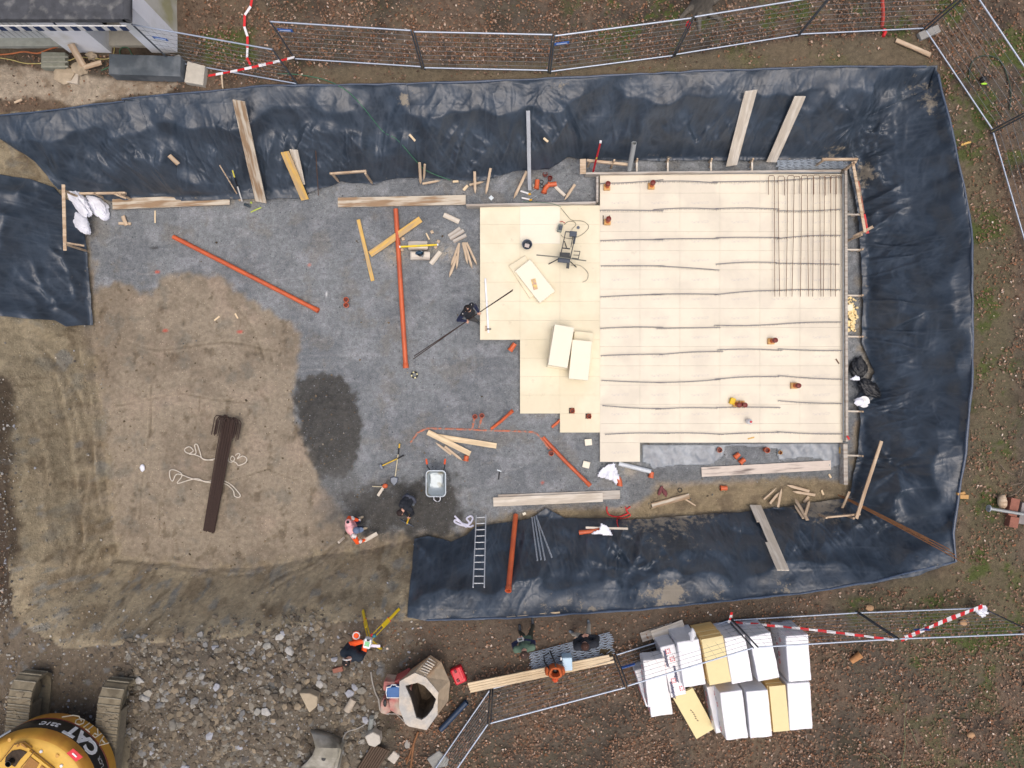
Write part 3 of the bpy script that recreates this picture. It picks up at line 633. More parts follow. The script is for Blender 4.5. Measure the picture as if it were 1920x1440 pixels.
def stub(px, py, z0, z1, r, label, base=True, m=None, tilt=(0, 0), name='drain_stub', group=None):
    p0 = P(px, py, z0); rt = empty(name, p0, label, 'drain pipe', group); mb = MB(); m = m or ORG
    ax = Vector((tilt[0], tilt[1], 1)).normalized(); q = p0+ax*(z1-z0)
    mb.tube([p0, q], r, 16, caps=False); mb.build('tube', m, rt, True)
    k = MB(); k.lathe([(r, -.05), (r*1.22, -.04), (r*1.25, .02), (r*1.05, .025), (r*.95, -.06)], q, 16, ax, cap=False); k.build('socket', m, rt, True)
    k = MB(); k.lathe([(.001, -.05), (r, -.05)], q, 16, ax, cap=False); k.build('inside', ORD, rt)
    return rt
stub(891, 781, 0, .16, .062, 'left one of the pair of orange pipe openings standing in the gravel')
stub(904, 779, 0, .18, .062, 'right one of the pair of orange pipe openings standing in the gravel')
stub(1033, 849, 0, .16, .066, 'orange pipe opening standing in the gravel below the stepped foam boards')
stub(651, 563, 0, .14, .065, 'upper of two orange fittings standing together in the open gravel')
stub(651, 573, 0, .14, .065, 'lower of two orange fittings standing together in the open gravel')
stub(1072, 770, 0, .22, .062, 'orange drain in the square cut-out nearest the pile of foam packs')
stub(1103, 780, 0, .22, .062, 'orange drain in the cut-out right above the lowest foam step')
stub(1434, 843, 0, .2, .07, 'brown-red pipe opening standing in the gravel at the slab edge', m=ORG)
stub(1347, 843, 0, .12, .07, 'orange pipe opening seen under the pale plastic film', m=FD)
TAN = mat('tan_sleeve', S(206,160,96), .6, var=.1)
stub(1461, 848, 0, .1, .05, 'tan sleeved pipe opening in the film at the slab edge', m=TAN)
def slab_stub(px, py, label, h=.32, tl=(-.1, .25)):
    rt = empty('drain_stub', P(px, py, ZS), label, 'drain pipe'); p0 = P(px, py, ZS)
    k = MB(); k.box(p0+Vector((-.01, 0, .05)), (.20, .19, .10)); k.build('wooden_collar', TAN, rt, bevel=.01)
    ax = Vector((tl[0]*.25, tl[1]*.5, 1)).normalized()
    k = MB(); k.tube([p0, p0+ax*h], .066, 16, caps=False); k.build('tube', ORG, rt, True)
    k = MB(); k.lathe([(.066, -.01), (.08, -.05), (.082, .0), (.074, .03), (.04, .045), (.001, .047)], p0+ax*h, 16, ax, cap=False); k.build('cap', REDW, rt, True)
slab_stub(1138, 352, 'capped drain stub near the top left corner of the filmed slab')
slab_stub(1221, 350, 'capped drain stub on the top edge of the slab, second from the left corner')
slab_stub(1139, 417, 'capped drain stub standing between two thin rods at the left edge of the slab')
mb = MB(); mb.tube([P(1131,404,ZS+.02), P(1131,421,ZS+.02)], .012, 6); mb.tube([P(1143,404,ZS+.02), P(1143,417,ZS+.02)], .012, 6)
tag(mb.build('steel_pin', mat('steel_dark', S(80,66,58), .6, .3)), 'pair of short steel rods laid beside a capped drain stub', 'steel rod')
slab_stub(1445, 640, 'capped drain stub alone in the lower right of the slab, left of the other', tl=(.3, .1))
slab_stub(1488, 723, 'capped drain stub in the lower right of the slab, right of the other', tl=(.3, 0))
slab_stub(1380, 757, 'capped drain stub next to the yellow box, left of its twin', tl=(0, -.2))
slab_stub(1389, 757, 'capped drain stub touching its twin beside the yellow box, on the right', tl=(.3, -.2))
mb = MB(); mb.box(P(1373,752,ZS+.07), (.16, .2, .14), rz=-.3)
tag(mb.build('yellow_box', mat('yellow_plastic', S(226,186,20), .5, var=.1), bevel=.02), 'small yellow box on the slab beside the twin drain stubs', 'box')
rt = empty('white_canister', P(1402,790,ZS), 'small white canister with red cap on the lower part of the slab', 'canister')
mb = MB(); mb.lathe([(.001,0),(.08,0),(.085,.03),(.085,.2),(.05,.25),(.03,.27),(.001,.27)], P(1402,790,ZS), 14); mb.build('body', mat('white_plastic', S(226,226,226), .4, var=.05), rt, True)
mb = MB(); mb.lathe([(.001,.27),(.035,.27),(.035,.31),(.001,.31)], P(1402,790,ZS), 12); mb.build('cap', mat('red_plastic', S(190,30,34), .4, var=.1), rt, True)
def elbow(px, py, a0, bend, label, r=.075, z=.085, L=.12, name='pipe_fitting'):
    c = P(px, py, z); a = math.radians(a0); pts = []; d = Vector((math.cos(a), math.sin(a), 0)); p = c-d*L; pts.append(p.copy())
    for i in range(7):
        p = p+d*(L*.33); pts.append(p.copy()); a += math.radians(bend)/6; d = Vector((math.cos(a), math.sin(a), 0))
    rt = empty(name, c-Vector((0, 0, z)), label, 'pipe fitting'); mb = MB()
    mb.tube(pts, [r*1.18, r*1.18]+[r]*(len(pts)-3)+[r], 14, caps=False); mb.tube(pts, r*.85, 14, caps=False); mb.build('tube', ORG, rt, True)
    k = MB(); d0 = (pts[0]-pts[1]).normalized(); k.lathe([(.001, -.04), (r*1.1, -.04)], pts[0], 14, d0, cap=False)
    d1 = (pts[-1]-pts[-2]).normalized(); k.lathe([(.001, -.04), (r, -.04)], pts[-1], 14, d1, cap=False); k.build('inside', ORD, rt)
elbow(1007, 347, 75, 15, 'orange elbow left of the others on the gravel by the grey straightedge')
elbow(1021, 355, 80, -35, 'orange elbow in the middle of three, opening downwards')
elbow(1034, 346, 0, 10, 'orange coupling right of three fittings by the straightedge')
elbow(960, 652, 55, 0, 'single orange coupling lying in the corner of the stepped foam boards')
elbow(1163, 904, 80, 45, 'orange elbow just right of the white sack')
elbow(1221, 891, 80, 0, 'orange fitting with white rim at the end of the film roll', L=.08)
elbow(1381, 855, 40, 0, 'orange coupling, upper of two above the spotted board', L=.08)
elbow(1391, 865, 40, 0, 'orange coupling, lower of two above the spotted board', L=.08)
elbow(1356, 915, 0, 0, 'orange coupling lying on the tan mud south of the spotted board', L=.09)
elbow(874, 860, 80, 0, 'orange coupling with white plug at the tip of a peg', L=.07)
elbow(1103, 997, 5, 5, 'long orange fitting under a batten on the south sheet', L=.28, z=Z(1103, 997)+.2, r=.06)
for i, (x, y) in enumerate([(1022,329),(1031,336)]):
    stub(x, y, 0, .12, .06, ['dark red fitting among the weeds above the elbows', 'small dark red fitting touching the elbows'][i], m=REDW)
RUB = mat('black_rubber', S(34,34,36), .7, var=.1)
def ring(px, py, z, R, r, m, label, cat='rubber ring'):
    mb = MB(); c = P(px, py, z); mb.tube([c+Vector((R*math.cos(t), R*math.sin(t), 0)) for t in np.linspace(0, 2*math.pi, 20)[:-1]], r, 6, closed=True)
    tag(mb.build('rubber_ring', m, None, True), label, cat)
ring(1015, 341, .02, .06, .012, RUB, 'black rubber ring between the orange elbows, upper one'); ring(1016, 349, .02, .05, .012, RUB, 'black rubber ring between the orange elbows, lower one')
ring(1275, 919, .03, .065, .012, RUB, 'black rubber ring on the tan mud near the loose board')
# ---------------------------------------------------------------- timber
def wood(name, c1, c2, thr=.5, var=.12):
    return mat(name, c1, .8, var=var, scale=3.5, stretch=(1, 9, 9), col2=c2, sc2=1.1, thr=thr, spec=.25, bump=.002)
WP = wood('wood_pale', S(212,204,190), S(192,182,166)); WG = wood('wood_grey', S(186,180,170), S(160,150,138))
WY = wood('wood_yellow', S(210,172,98), S(188,160,118), .55); WN = wood('wood_new', S(226,205,170), S(206,184,150))
WB = wood('wood_mudstained', S(196,186,168), S(150,126,100), .52); WK = wood('wood_peg', S(200,180,154), S(172,148,122))
WS = wood('wood_spotted', S(204,192,180), S(120,110,104), .63)
def plank(a, b, wpx, m, label, z0=None, z1=None, th=.03, name='board', cat='board', group=None, lean=False, tip=0, notch=None):
    """flat board between two photo points; z = terrain + offset unless given"""
    za = z0 if z0 is not None else Z(*a)+.03; zb = z1 if z1 is not None else Z(*b)+.03
    if lean:
        for _ in range(30):
            p0 = P(*a, za); p1 = P(*b, zb); ok = True
            q = [p0.lerp(p1, k/20) for k in range(1, 20)]; hq = HT(np.array([v.x for v in q]), np.array([v.y for v in q])); ok = not any(h_+.10 > v.z for h_, v in zip(hq, q))
            if ok: break
            if za > zb: za += .04; zb += .01
            else: zb += .04; za += .01
    p0 = P(*a, za); p1 = P(*b, zb); d = p1-p0; L = d.length; w = wpx*(CAMH-(za+zb)/2)/FPX
    x = d.normalized(); y = Vector((0, 0, 1)).cross(x).normalized(); z = x.cross(y)
    mb = MB(); h = th; W2 = w/2
    n = max(2, int(L/.4)); prof = []
    if tip:    # pointed at the far end (peg)
        tl = min(.16, L*.3); out = [(0, -W2), (L-tl, -W2), (L, 0), (L-tl, W2), (0, W2)]
    else:
        out = [(0, -W2)]+[(L*k/n, -W2+random.uniform(-.003, .003)) for k in range(1, n)]+[(L, -W2+random.uniform(-.006, .006)), (L+random.uniform(-.01, .01), W2)]+[(L*k/n, W2+random.uniform(-.003, .003)) for k in range(n-1, 0, -1)]+[(0, W2)]
        if notch:
            s_, e_ = notch; out = [(0, -W2), (L, -W2), (L, W2), (L*e_, W2), (L*e_, W2*.55), (L*s_, W2*.55), (L*s_, W2), (0, W2)]
    mb.prism(out, 0, h)
    if not tip and not notch:
        sag = random.uniform(-.012, .012)
        mb.v = [(vx, vy, vz+sag*math.sin(math.pi*max(0, min(1, vx/L)))+random.uniform(-.001, .001)) for vx, vy, vz in mb.v]
    me = bpy.data.meshes.new(name); me.from_pydata(mb.v, [], mb.f); o = link(name, me, m)
    R = Matrix((x, y, z)).transposed().to_4x4(); o.matrix_world = Matrix.Translation(p0)@R
    bv = o.modifiers.new('bevel', 'BEVEL'); bv.width = .003; bv.segments = 1; bv.limit_method = 'ANGLE'
    return tag(o, label, cat, group)
G1 = 'boards leaning on the black sheets'
plank((448,188), (490,378), 22, WB, 'broad brown stained board leaning on the north-west sheet', z0=Z(448,188)+.18, z1=.06, group=G1, lean=True, th=.035)
plank((551,280), (565,345), 15, WP, 'pale grey board partly hidden under the warped yellow one', lean=True, group=G1)
plank((534,284), (572,374), 15, WY, 'warped yellow board leaning across a pale one on the north sheet', z0=Z(534,284)+.2, z1=.09, lean=True, group=G1)
plank((1408,169), (1371,310), 22, WP, 'left one of two long pale boards on the north sheet', z0=Z(1408,169)+.2, z1=.12, lean=True, group=G1)
plank((1500,180), (1446,303), 20, WP, 'right one of two long pale boards on the north sheet', z0=Z(1500,180)+.2, z1=.12, lean=True, group=G1)
plank((1468,1070), (1416,948), 22, WP, 'pale notched board with a hole leaning on the south sheet', z0=Z(1468,1070)+.2, z1=.12, lean=True, group=G1, notch=(.40, .72))
tag(plank((990,207), (993,355), 7, mat('aluminium', S(190,194,198), .4, .3, var=.08), 'long grey aluminium straightedge standing against the north sheet', lean=True, name='straightedge', cat='straightedge', th=.05))
plank((1852-200,827), (1605,972), 6, WK, 'narrow batten leaning across the brown bars in the south-east corner', z0=Z(1652,827)+.22, z1=Z(1605,972)+.35, lean=True, th=.04, cat='batten', name='batten')
plank((212,383), (431,374), 20, WB, 'muddy board lying along the north edge beside the white sacks', z0=.1, z1=.06, th=.04)
plank((634,380), (873,375), 18, WB, 'grey board with brown stains lying on the gravel above the orange pipe', z0=.04, z1=.06, th=.04)
plank((934,935), (1162,927), 16, WG, 'lower grey board of a pair, sticking out to the right behind the other', z0=.02, z1=.02)
plank((925,941), (1130,932), 17, WP, 'upper pale board of a pair lying above the south sheet', z0=.06, z1=.06)
plank((1315,885), (1557,872), 18, WS, 'spotted board lying on the gravel below the slab', z0=.03, z1=.03)
plank((1222,948), (1292,930), 10, WB, 'short stained board lying on the tan mud', z0=.04, z1=.04)
plank((1285,936), (1304,948), 2.5, WK, 'thin stick beside the short stained board', z0=.02, z1=.02, name='stick', cat='stick')
plank((1202,1195), (1262,1175), 18, WG, 'lower board of two weathered ones beside the fence', th=.025)
plank((1222,1191), (1282,1170), 18, WP, 'upper board of two weathered ones beside the fence', z0=GZ+.1, z1=GZ+.1, th=.025)
plank((672,412), (699,527), 7, WY, 'narrow yellow board on the gravel, touching the wider one', z0=.03, z1=.03)
plank((694,477), (789,411), 12, WY, 'wide yellow and pale board resting across the orange pipe', z0=.03, z1=.18)
plank((832,403), (861,416), 9, WP, 'short offcut above the bunch of little boards', z0=.03, z1=.03)
for i, (a, b) in enumerate([((841,443),(863,428)),((844,448),(870,432)),((850,453),(874,441))]):
    plank(a, b, 7, WG, ['top', 'middle', 'bottom'][i]+' one of three little boards bunched on the gravel', z0=.03+.02*i, z1=.03+.02*i, th=.02)
for i, (a, b, w_) in enumerate([((861,457),(845,500),4),((861,456),(856,506),4),((857,480),(842,521),5),((868,455),(877,496),4),((871,455),(886,505),4.5),((875,455),(895,498),4)]):
    plank(a, b, w_, WK, ['outer left peg of the left trio near the foam boards','right peg of the left trio near the foam boards','lowest peg of the left trio, with broken point','left peg of the right trio near the foam boards','middle peg of the right trio near the foam boards','right peg of the right trio near the foam boards'][i], z0=.03+.02*(i % 3), z1=.03+.02*(i % 3), name='peg', cat='peg', tip=1, th=.04, group='pegs by the saw table')
plank((808,495), (826,472), 9, WP, 'small pale offcut at the right of the saw table', z0=.03, z1=.03, th=.02)
for i, (x, y) in enumerate([(756,448),(810,435),(822,453),(754,468),(817,463)]):
    mb = MB(); mb.box(P(x,y,.035), (.09,.09,.06), rz=random.random()*3); tag(mb.build('wood_block', WK, bevel=.004), 'small wooden offcut block lying in the sawdust round the table', 'wood block', 'offcut blocks in the sawdust')
plank((799,437), (805,449), 2.5, WN, 'thin splinter of pale wood above the saw table', z0=.02, z1=.02, th=.01, name='stick', cat='stick')
# saw table: two stacks of short boards, a level, a circular saw
rt = empty('board_stack', P(784,461,0), 'low stack of boards under the yellow level', 'board stack')
mb = MB(); mb.box(P(784,461,.10), (.60,.27,.2)); mb.build('lower_boards', WG, rt, bevel=.01)
mb = MB(); mb.box(P(784,462,.215), (.61,.13,.03)); mb.build('top_board', WP, rt)
rt = empty('board_stack', P(788,480,0), 'low stack of boards under the blue circular saw', 'board stack')
mb = MB(); mb.box(P(788,480,.07), (.61,.26,.14)); mb.build('lower_boards', WG, rt, bevel=.01)
mb = MB(); mb.box(P(789,478,.155), (.58,.16,.03)); mb.build('top_board', WP, rt)
def level(a, b, za, zb, col, label, w=.05):
    rt = empty('spirit_level', P(*a, za), label, 'spirit level'); mb = MB(); mb.bar(P(*a, za), P(*b, zb), w, .07); mb.build('body', mat('level_'+label[:6], col, .4, var=.06), rt, bevel=.006)
    mb = MB(); p0, p1 = P(*a, za), P(*b, zb)
    c = mat('white_plastic', S(226,226,226), .4, var=.05)
    for t_ in (0, 1): k = MB(); q = p0.lerp(p1, t_); d = (p1-p0).normalized(); k.bar(q-d*.02, q+d*.02, w*1.15, .075); k.build('end_cap', c, rt)
    q = p0.lerp(p1, .5); d = (p1-p0).normalized(); k = MB(); k.bar(q-d*.04+Vector((0,0,.004)), q+d*.04+Vector((0,0,.004)), w*.6, .072); k.build('vial', mat('vial', S(180,200,80), .2), rt)
level((750,463), (821,459), .27, .27, S(228,196,30), 'yellow spirit level lying across the board stack')
level((1112,322), (1126,266), .2, 1.55, S(176,20,40), 'red spirit level leaning behind the slab beside the grey pipe', .055)
rt = empty('circular_saw', P(788,477,.17), 'blue and black circular saw on the lower board stack', 'circular saw')
mb = MB(); mb.box(P(787,476,.19), (.26,.13,.012), rz=-.4); mb.build('base_plate', mat('steel_light', S(120,126,130), .4, .6), rt)
mb = MB(); mb.blob(P(786,474,.26), (.12,.06,.07), 3, amp=.1); mb.build('motor', mat('tool_blue', S(24,60,84), .5), rt, True)
mb = MB(); mb.tube([P(784,478,.24), P(788,480,.33), P(792,477,.33), P(793,474,.25)], .02, 8); mb.build('handle', RUB, rt, True)
mb = MB(); mb.lathe([(.001,0),(.09,0),(.09,.02),(.001,.02)], P(790,472,.25), 18, (.3,1,0)); mb.build('blade_guard', mat('steel_light', S(120,126,130)), rt, True)
plank((802,810), (882,851), 10, WN, 'pale new board lying diagonally over the other boards below the pipe run', z0=.07, z1=.07)
plank((818,818), (931,836), 10, WN, 'pale new board with long right end below the pipe run', z0=.03, z1=.03)
plank((846,852), (816,829), 4, WK, 'left peg sticking out from under the new boards', z0=.03, z1=.03, tip=1, name='peg', cat='peg', th=.03)
plank((834,837), (868,864), 4.5, WK, 'right peg pointing at the orange coupling below the new boards', z0=.03, z1=.03, tip=1, name='peg', cat='peg', th=.03)
SE = [((1432,936),(1456,914),3,'thin peg leftmost of the fan of pegs south of the spotted board'),((1443,944),(1461,922),4.5,'second peg from the left in the fan of pegs'),((1458,951),(1465,916),4.5,'upright peg, rightmost of the fan of pegs'),((1517,921),(1474,909),5,'upper of two pegs pointing left above the south sheet'),((1528,928),(1485,921),5,'lower of two pegs pointing left above the south sheet'),((1514,976),(1490,935),6,'thick peg crossing two others on the south sheet edge'),((1506,973),(1489,947),4,'dark peg under the thick crossing one'),((1509,965),(1517,939),6,'broad peg on the right of the crossing ones')]
for a, b, w_, l in SE:
    plank(a, b, w_, WK, l, z0=Z(*a)+.10, z1=Z(*b)+.10, tip=1, name='peg', cat='peg', th=.035)
plank((1507,942), (1516,931), 6, WK, 'square short offcut between the pegs above the south sheet', th=.03)
plank((1540,919), (1544,928), 3.5, WN, 'tiny pale offcut near the tip of the rusty bars', th=.02); plank((1554,889), (1558,896), 3.5, WN, 'tiny pale offcut on the mud right of the spotted board', th=.02)
plank((1576,957), (1592,921), 4, WK, 'peg standing up behind the low rail in the south-east corner', z0=.35, z1=.8, tip=0, name='peg', cat='peg', th=.04)
def frame(label, posts, rails, cat='batter board', zt=.55, pr=.028):
    x, y = posts[0]; rt = empty('batter_board', P(x, y, Z(x, y)), label, cat)
    for (x, y, *r) in posts:
        zz = Z(x, y); q = P(x, y, zz+zt+.08); k = MB(); k.bar(Vector((q.x, q.y, Hxy(q.x, q.y)-.1)), q, pr*2, pr*2, (1, 0, 0)); k.build('post', WK, rt, bevel=.004)
    for (a, b, w_) in rails:
        za = Z(*a)+zt; zb = Z(*b)+zt; k = MB(); k.bar(P(*a, za), P(*b, zb), w_/60, .10 if w_ < 5 else .03); k.build('rail', WK, rt, bevel=.004)
frame('low rail on two posts in the south-east corner under the bars', [(1550,971),(1601,972)], [((1545,970),(1612,964),3)], zt=.4)
frame('low batter rail on two posts before the north sheet, left part', [(622,325),(685,325)], [((619,326),(687,321),3.5)], zt=.45)
frame('wooden corner frame with a rail at the top left of the slab', [(1106,302),(1152,300)], [((1100,301),(1180,309),4.5),((1093,298),(1093,326),11)], zt=.45)
frame('long stake rail beside the white sacks on the west sheet', [(121,358),(122,458)], [((119,346),(122,470),6),((122,455),(157,461),3)], zt=.4)
frame('low rail behind the white sacks in the north-west corner', [(175,362),(225,364)], [((150,363),(236,362),3.5),((213,363),(236,372),3)], zt=.25)
frame('outer corner frame at the north-east corner of the slab, greyish', [(1546,299),(1604,304),(1616,440)], [((1541,299),(1608,299),4),((1586,318),(1605,303),3.5),((1599,303),(1622,436),5),((1600,444),(1637,425),5)], zt=.5)
plank((1619,402), (1626,438), 6, mat('red_painted_wood', S(196,44,48), .6, var=.2, scale=20, col2=S(176,80,70), sc2=6), 'bright red painted board end on the outer frame east of the slab', z0=.62, z1=.62)
plank((1608,340), (1618,400), 4.5, mat('faded_red_wood', S(160,96,76), .8, var=.25, scale=12, col2=S(150,136,118), sc2=4), 'faded red painted strip on the outer frame east of the slab', z0=.62, z1=.62)
NP = [((787,304),(789,345),5,'left one of two pegs leaning at the foot of the green cord'),((797,307),(795,337),4,'right one of two pegs leaning at the foot of the green cord'),((792,345),(826,339),4,'peg lying flat pointing right at the foot of the green cord'),((880,347),(908,341),4,'peg lying crosswise under an upright one'),((890,321),(891,363),5,'upright peg above the blank label, left of the chisel'),((920,315),(911,365),4.5,'slanting peg just left of the wooden handled chisel'),((988,321),(963,373),5,'long peg leaning left of the aluminium straightedge'),((1078,346),(1058,376),5,'peg lying at the right of the orange elbows')]
for a, b, w_, l in NP: plank(a, b, w_, WK, l, z0=max(Z(*a), 0)+.12, z1=Z(*b)+.05, tip=1, name='peg', cat='peg', th=.035)
plank((1041,350), (1059,367), 6, WP, 'flat offcut lying between the orange coupling and a peg', z0=.03, z1=.03); plank((849,341), (860,340), 4, WN, 'tiny offcut right of the flat lying peg', th=.02)
plank((869,357), (877,348), 5, WN, 'small pale square offcut below the pegs', th=.02); plank((1000,346), (1001,354), 4, WG, 'tiny offcut between straightedge and elbow', th=.03)
plank((317,291), (334,307), 8, WK, 'small brown board scrap lying on the sheet seam', z0=Z(317,291)+.16, z1=Z(334,307)+.16); plank((767,252), (778,264), 4, WN, 'small pale wood chip on the sheet under the seam', z0=Z(767,252)+.18, z1=Z(778,264)+.18)
plank((1019,259), (1027,266), 4, WN, 'small pale chip with nail on the long north sheet', z0=Z(1019,259)+.18, z1=Z(1027,266)+.18)
plank((223,419), (246,420), 5, WK, 'lower stick of a little wooden cross on the gravel', z0=.02, z1=.02); plank((231,405), (238,423), 7, WK, 'upper block of a little wooden cross on the gravel', z0=.045, z1=.045)
plank((291,395), (291,418), 2.5, WN, 'thin pale lath standing alone on the gravel near the muddy board', z0=.02, z1=.02, th=.015); plank((443,357), (452,376), 7, WK, 'short stub of board by the small bottle', z0=.04, z1=.04)
plank((402,601), (412,593), 3, WN, 'small pale chip lying on the brown mud, left one', th=.02); plank((441,588), (446,597), 3, WN, 'small pale chip lying on the brown mud, right one', th=.02)
plank((470,398), (490,389), 2, mat('lime', S(180,196,80), .6), 'thin yellow-green strip on the gravel by the leaning boards', th=.01)
plank((1098,989), (1177,991), 4, WP, 'batten lying on the south sheet above an orange fitting', z0=Z(1098,989)+.32, z1=Z(1177,991)+.3, th=.03)
plank((950,1158), (1050,1148), 3.5, WN, 'thin new batten along the lower hem of the south sheet', th=.03); plank((1679,76), (1744,104), 8, WK, 'short brown board lying on the grass by the fence corner', th=.04)
plank((1802,272), (1820,266), 4, WY, 'small yellow stick on the grass right of the sheet', th=.02)
NB = 'new battens lying beside the fence'
for i in range(4):
    o_ = i*4.6; plank((878-1+o_*.35, 1282+o_), (1142+6*(i%2)+o_*.2, 1229+o_*.75), 4.4, WN, ['top', 'second', 'third', 'bottom'][i]+' batten of the bundle of new pale battens', z0=GZ+.42, z1=GZ+.30, th=.04, name='batten', cat='batten', group=NB)
# long thin things leaning on sheets
def rod(a, b, r, m, label, cat='rod', za=None, zb=None, name='rod', off=.2):
    za = Z(*a)+off if za is None else za; zb = Z(*b)+.05 if zb is None else zb; mb = MB(); mb.tube([P(*a, za), P(*b, zb)], r, 8); return tag(mb.build(name, m, None, True), label, cat)
STL = mat('rusty_steel', S(98,72,54), .8, .2, var=.25, scale=15); STD = mat('steel_dark', S(80,66,58), .6, .3)
rod((592,283), (597,366), .012, STL, 'thin rusty rod standing against the north sheet')
rod((412,310), (444,363), .02, WK, 'thin wooden handle leaning left of the black and white pole', name='wooden_pole', cat='pole')
rt = empty('marker_pole', W(453,376), 'black and white pole with yellow tip leaning on the sheet', 'pole')
p0 = P(436,320,Z(436,320)+.3); p1 = P(454,377,.08)
for k, (t0, t1, c) in enumerate([(0,.2,S(220,210,90)),(.2,.5,S(20,22,26)),(.5,1,S(214,212,206))]):
    mb = MB(); mb.tube([p0.lerp(p1, t0), p0.lerp(p1, t1)], .022, 8); mb.build(['tip', 'grip', 'shaft'][k], mat('pole%d' % k, c, .5), rt, True)
rt = empty('chisel', P(936,326,.1), 'wooden handled steel chisel leaning on the north sheet', 'chisel')
mb = MB(); mb.tube([P(940,285,.9), P(937,312,.35)], [.03,.04], 10); mb.build('handle', WY, rt, True)
mb = MB(); mb.bar(P(937,312,.35), P(936,327,.08), .04, .012); mb.build('blade', mat('steel_light', S(120,126,130)), rt)
# ---------------------------------------------------------------- formwork round the slab
def fw(a, b, label, wpx=6, h=.30, z=.02):
    p0 = P(*a, h); p1 = P(*b, h); rt_ = MB(); q0 = Vector((p0.x, p0.y, h/2+.01)); q1 = Vector((p1.x, p1.y, h/2+.01)); rt_.bar(q0, q1, wpx/62., h)
    return tag(rt_.build('formwork_board', WG, bevel=.004), label, 'formwork board', 'formwork boards round the slab')
fw((1098,325), (1577,320), 'long formwork board along the north edge of the slab', 4)
fw((1120,331), (1120,378), 'short formwork board closing the left end of the north edge', 4)
fw((874,385), (1117,380), 'formwork board along the top of the stepped foam boards', 4.5)
fw((1586,318), (1588,828), 'long formwork board along the east edge of the slab', 5)
fw((1585,832), (1586,909), 'formwork board end jutting past the slab at the south-east', 8)
NETM = mat('grey_mesh', S(120,126,130), .6, var=.3, scale=40)
mb = MB(); mb.bar(P(1580.5,326,.27), P(1581.5,826,.27), .03, .03); tag(mb.build('edge_strip', NETM), 'grey perforated strip along the inside of the east formwork', 'edge strip')
mb = MB(); mb.bar(P(1127,324.6,.27), P(1575,324,.27), .03, .03); tag(mb.build('edge_strip', NETM), 'grey perforated strip along the inside of the north formwork', 'edge strip')
def strut(a, b, label, z=.22, w=3):
    rt = empty('formwork_strut', P(*b, 0), label, 'strut', 'struts bracing the formwork'); mb = MB(); mb.bar(P(*a, z), P(*b, z), w/60, .035); mb.build('brace', WP, rt)
    q = P(*b, z); k = MB(); k.bar((q.x, q.y, -.1), (q.x, q.y, z+.12), .05, .05, (1, 0, 0)); k.build('peg', WK, rt)
    d = (P(*a, 0)-P(*b, 0))*.5; k = MB(); k.bar(q+Vector((0,0,.08)), Vector((q.x+d.x, q.y+d.y, .05)), .04, .04, (0, 1, 0)); k.build('wedge', WK, rt)
for i, y in enumerate([402,468,554,631,771,854]): strut((1588,y), (1614,y+.5), ['first (northernmost)', 'second', 'third', 'fourth', 'fifth', 'sixth (southernmost)'][i]+' strut bracing the east formwork')
for i, x in enumerate([1194,1252,1333,1410]): strut((x,322), (x,300), ['first (leftmost)', 'second', 'third', 'fourth (rightmost)'][i]+' strut bracing the north formwork')
# ---------------------------------------------------------------- spacer strips and bars on the slab
SPM = mat('spacer_steel', S(116,116,122), .6, .3, var=.15); REB = mat('rebar', S(120,92,72), .75, .3, var=.2, scale=20)
def spacer_mesh(mb, p0, p1, z, bow=0., h=.07, teeth=.07):
    d = p1-p0; L = d.length; x = d/L; y = Vector((-x.y, x.x, 0)); n = max(4, int(L/teeth)); pts = []
    for k in range(7): t = k/6; pts.append(p0+d*t+y*bow*math.sin(math.pi*t)+Vector((0, 0, h)))
    mb.tube(pts, .010, 5)
    for k in range(n):
        t = (k+.5)/n; s_ = 1 if k % 2 else -1; c = p0+d*t+y*bow*math.sin(math.pi*t)
        mb.tube([c+Vector((0, 0, h)), c-y*.035*1.+Vector((0, 0, .004))+x*.01*s_], .006, 3, caps=False)
    return mb
ROWS = [[((1125,345),(1243,338)),((1228,341),(1345,344)),((1335,342),(1460,340)),((1455,340),(1578,333))],
[((1124,395),(1243,396)),((1224,394),(1345,393)),((1340,392),(1460,393)),((1455,396),(1575,393))],
[((1125,452),(1243,450)),((1227,449),(1346,448)),((1341,446),(1460,446)),((1455,448),(1575,442))],
[((1126,499),(1245,499)),((1228,499),(1348,507)),((1341,496),(1455,493)),((1453,494),(1573,496))],
[((1125,557),(1245,552)),((1222,552),(1345,552)),((1340,553),(1455,545)),((1455,545),(1575,544))],
[((1125,616),(1243,614)),((1230,616),(1350,614)),((1338,610),(1458,608)),((1455,608),(1575,604))],
[((1126,667),(1243,664)),((1235,665),(1355,659)),((1344,656),(1465,657)),((1457,654),(1577,657))],
[((1127,713),(1245,717)),((1230,717),(1350,711)),((1340,711),(1460,706)),((1457,704),(1577,711))],
[((1129,760),(1240,766)),((1228,767),(1345,765)),((1342,764),(1462,764)),((1457,751),(1577,756))],
[((1134,814),(1255,812)),((1237,812),(1355,814)),((1346,814),(1460,810)),((1455,809),(1577,813))]]
ORDN = ['first','second','third','fourth','fifth','sixth','seventh','eighth','ninth','tenth']
for r, row in enumerate(ROWS):
    for c_, (a, b) in enumerate(row):
        mb = spacer_mesh(MB(), P(*a, ZS), P(*b, ZS), 0, random.uniform(-.03, .05))
        tag(mb.build('spacer_strip', SPM), 'grey toothed spacer strip on the slab, %s row from top, %s from left' % (ORDN[r], ORDN[c_]), 'spacer strip', 'spacer strips laid across the slab')
BX = [(1441,1452),(1471,1459),(1489,1477),(1500,1489),(1514,1503),(1526,1514),(1537,1525),(1548,1537),(1557,1546),(1568,1558),(1577,1567)]
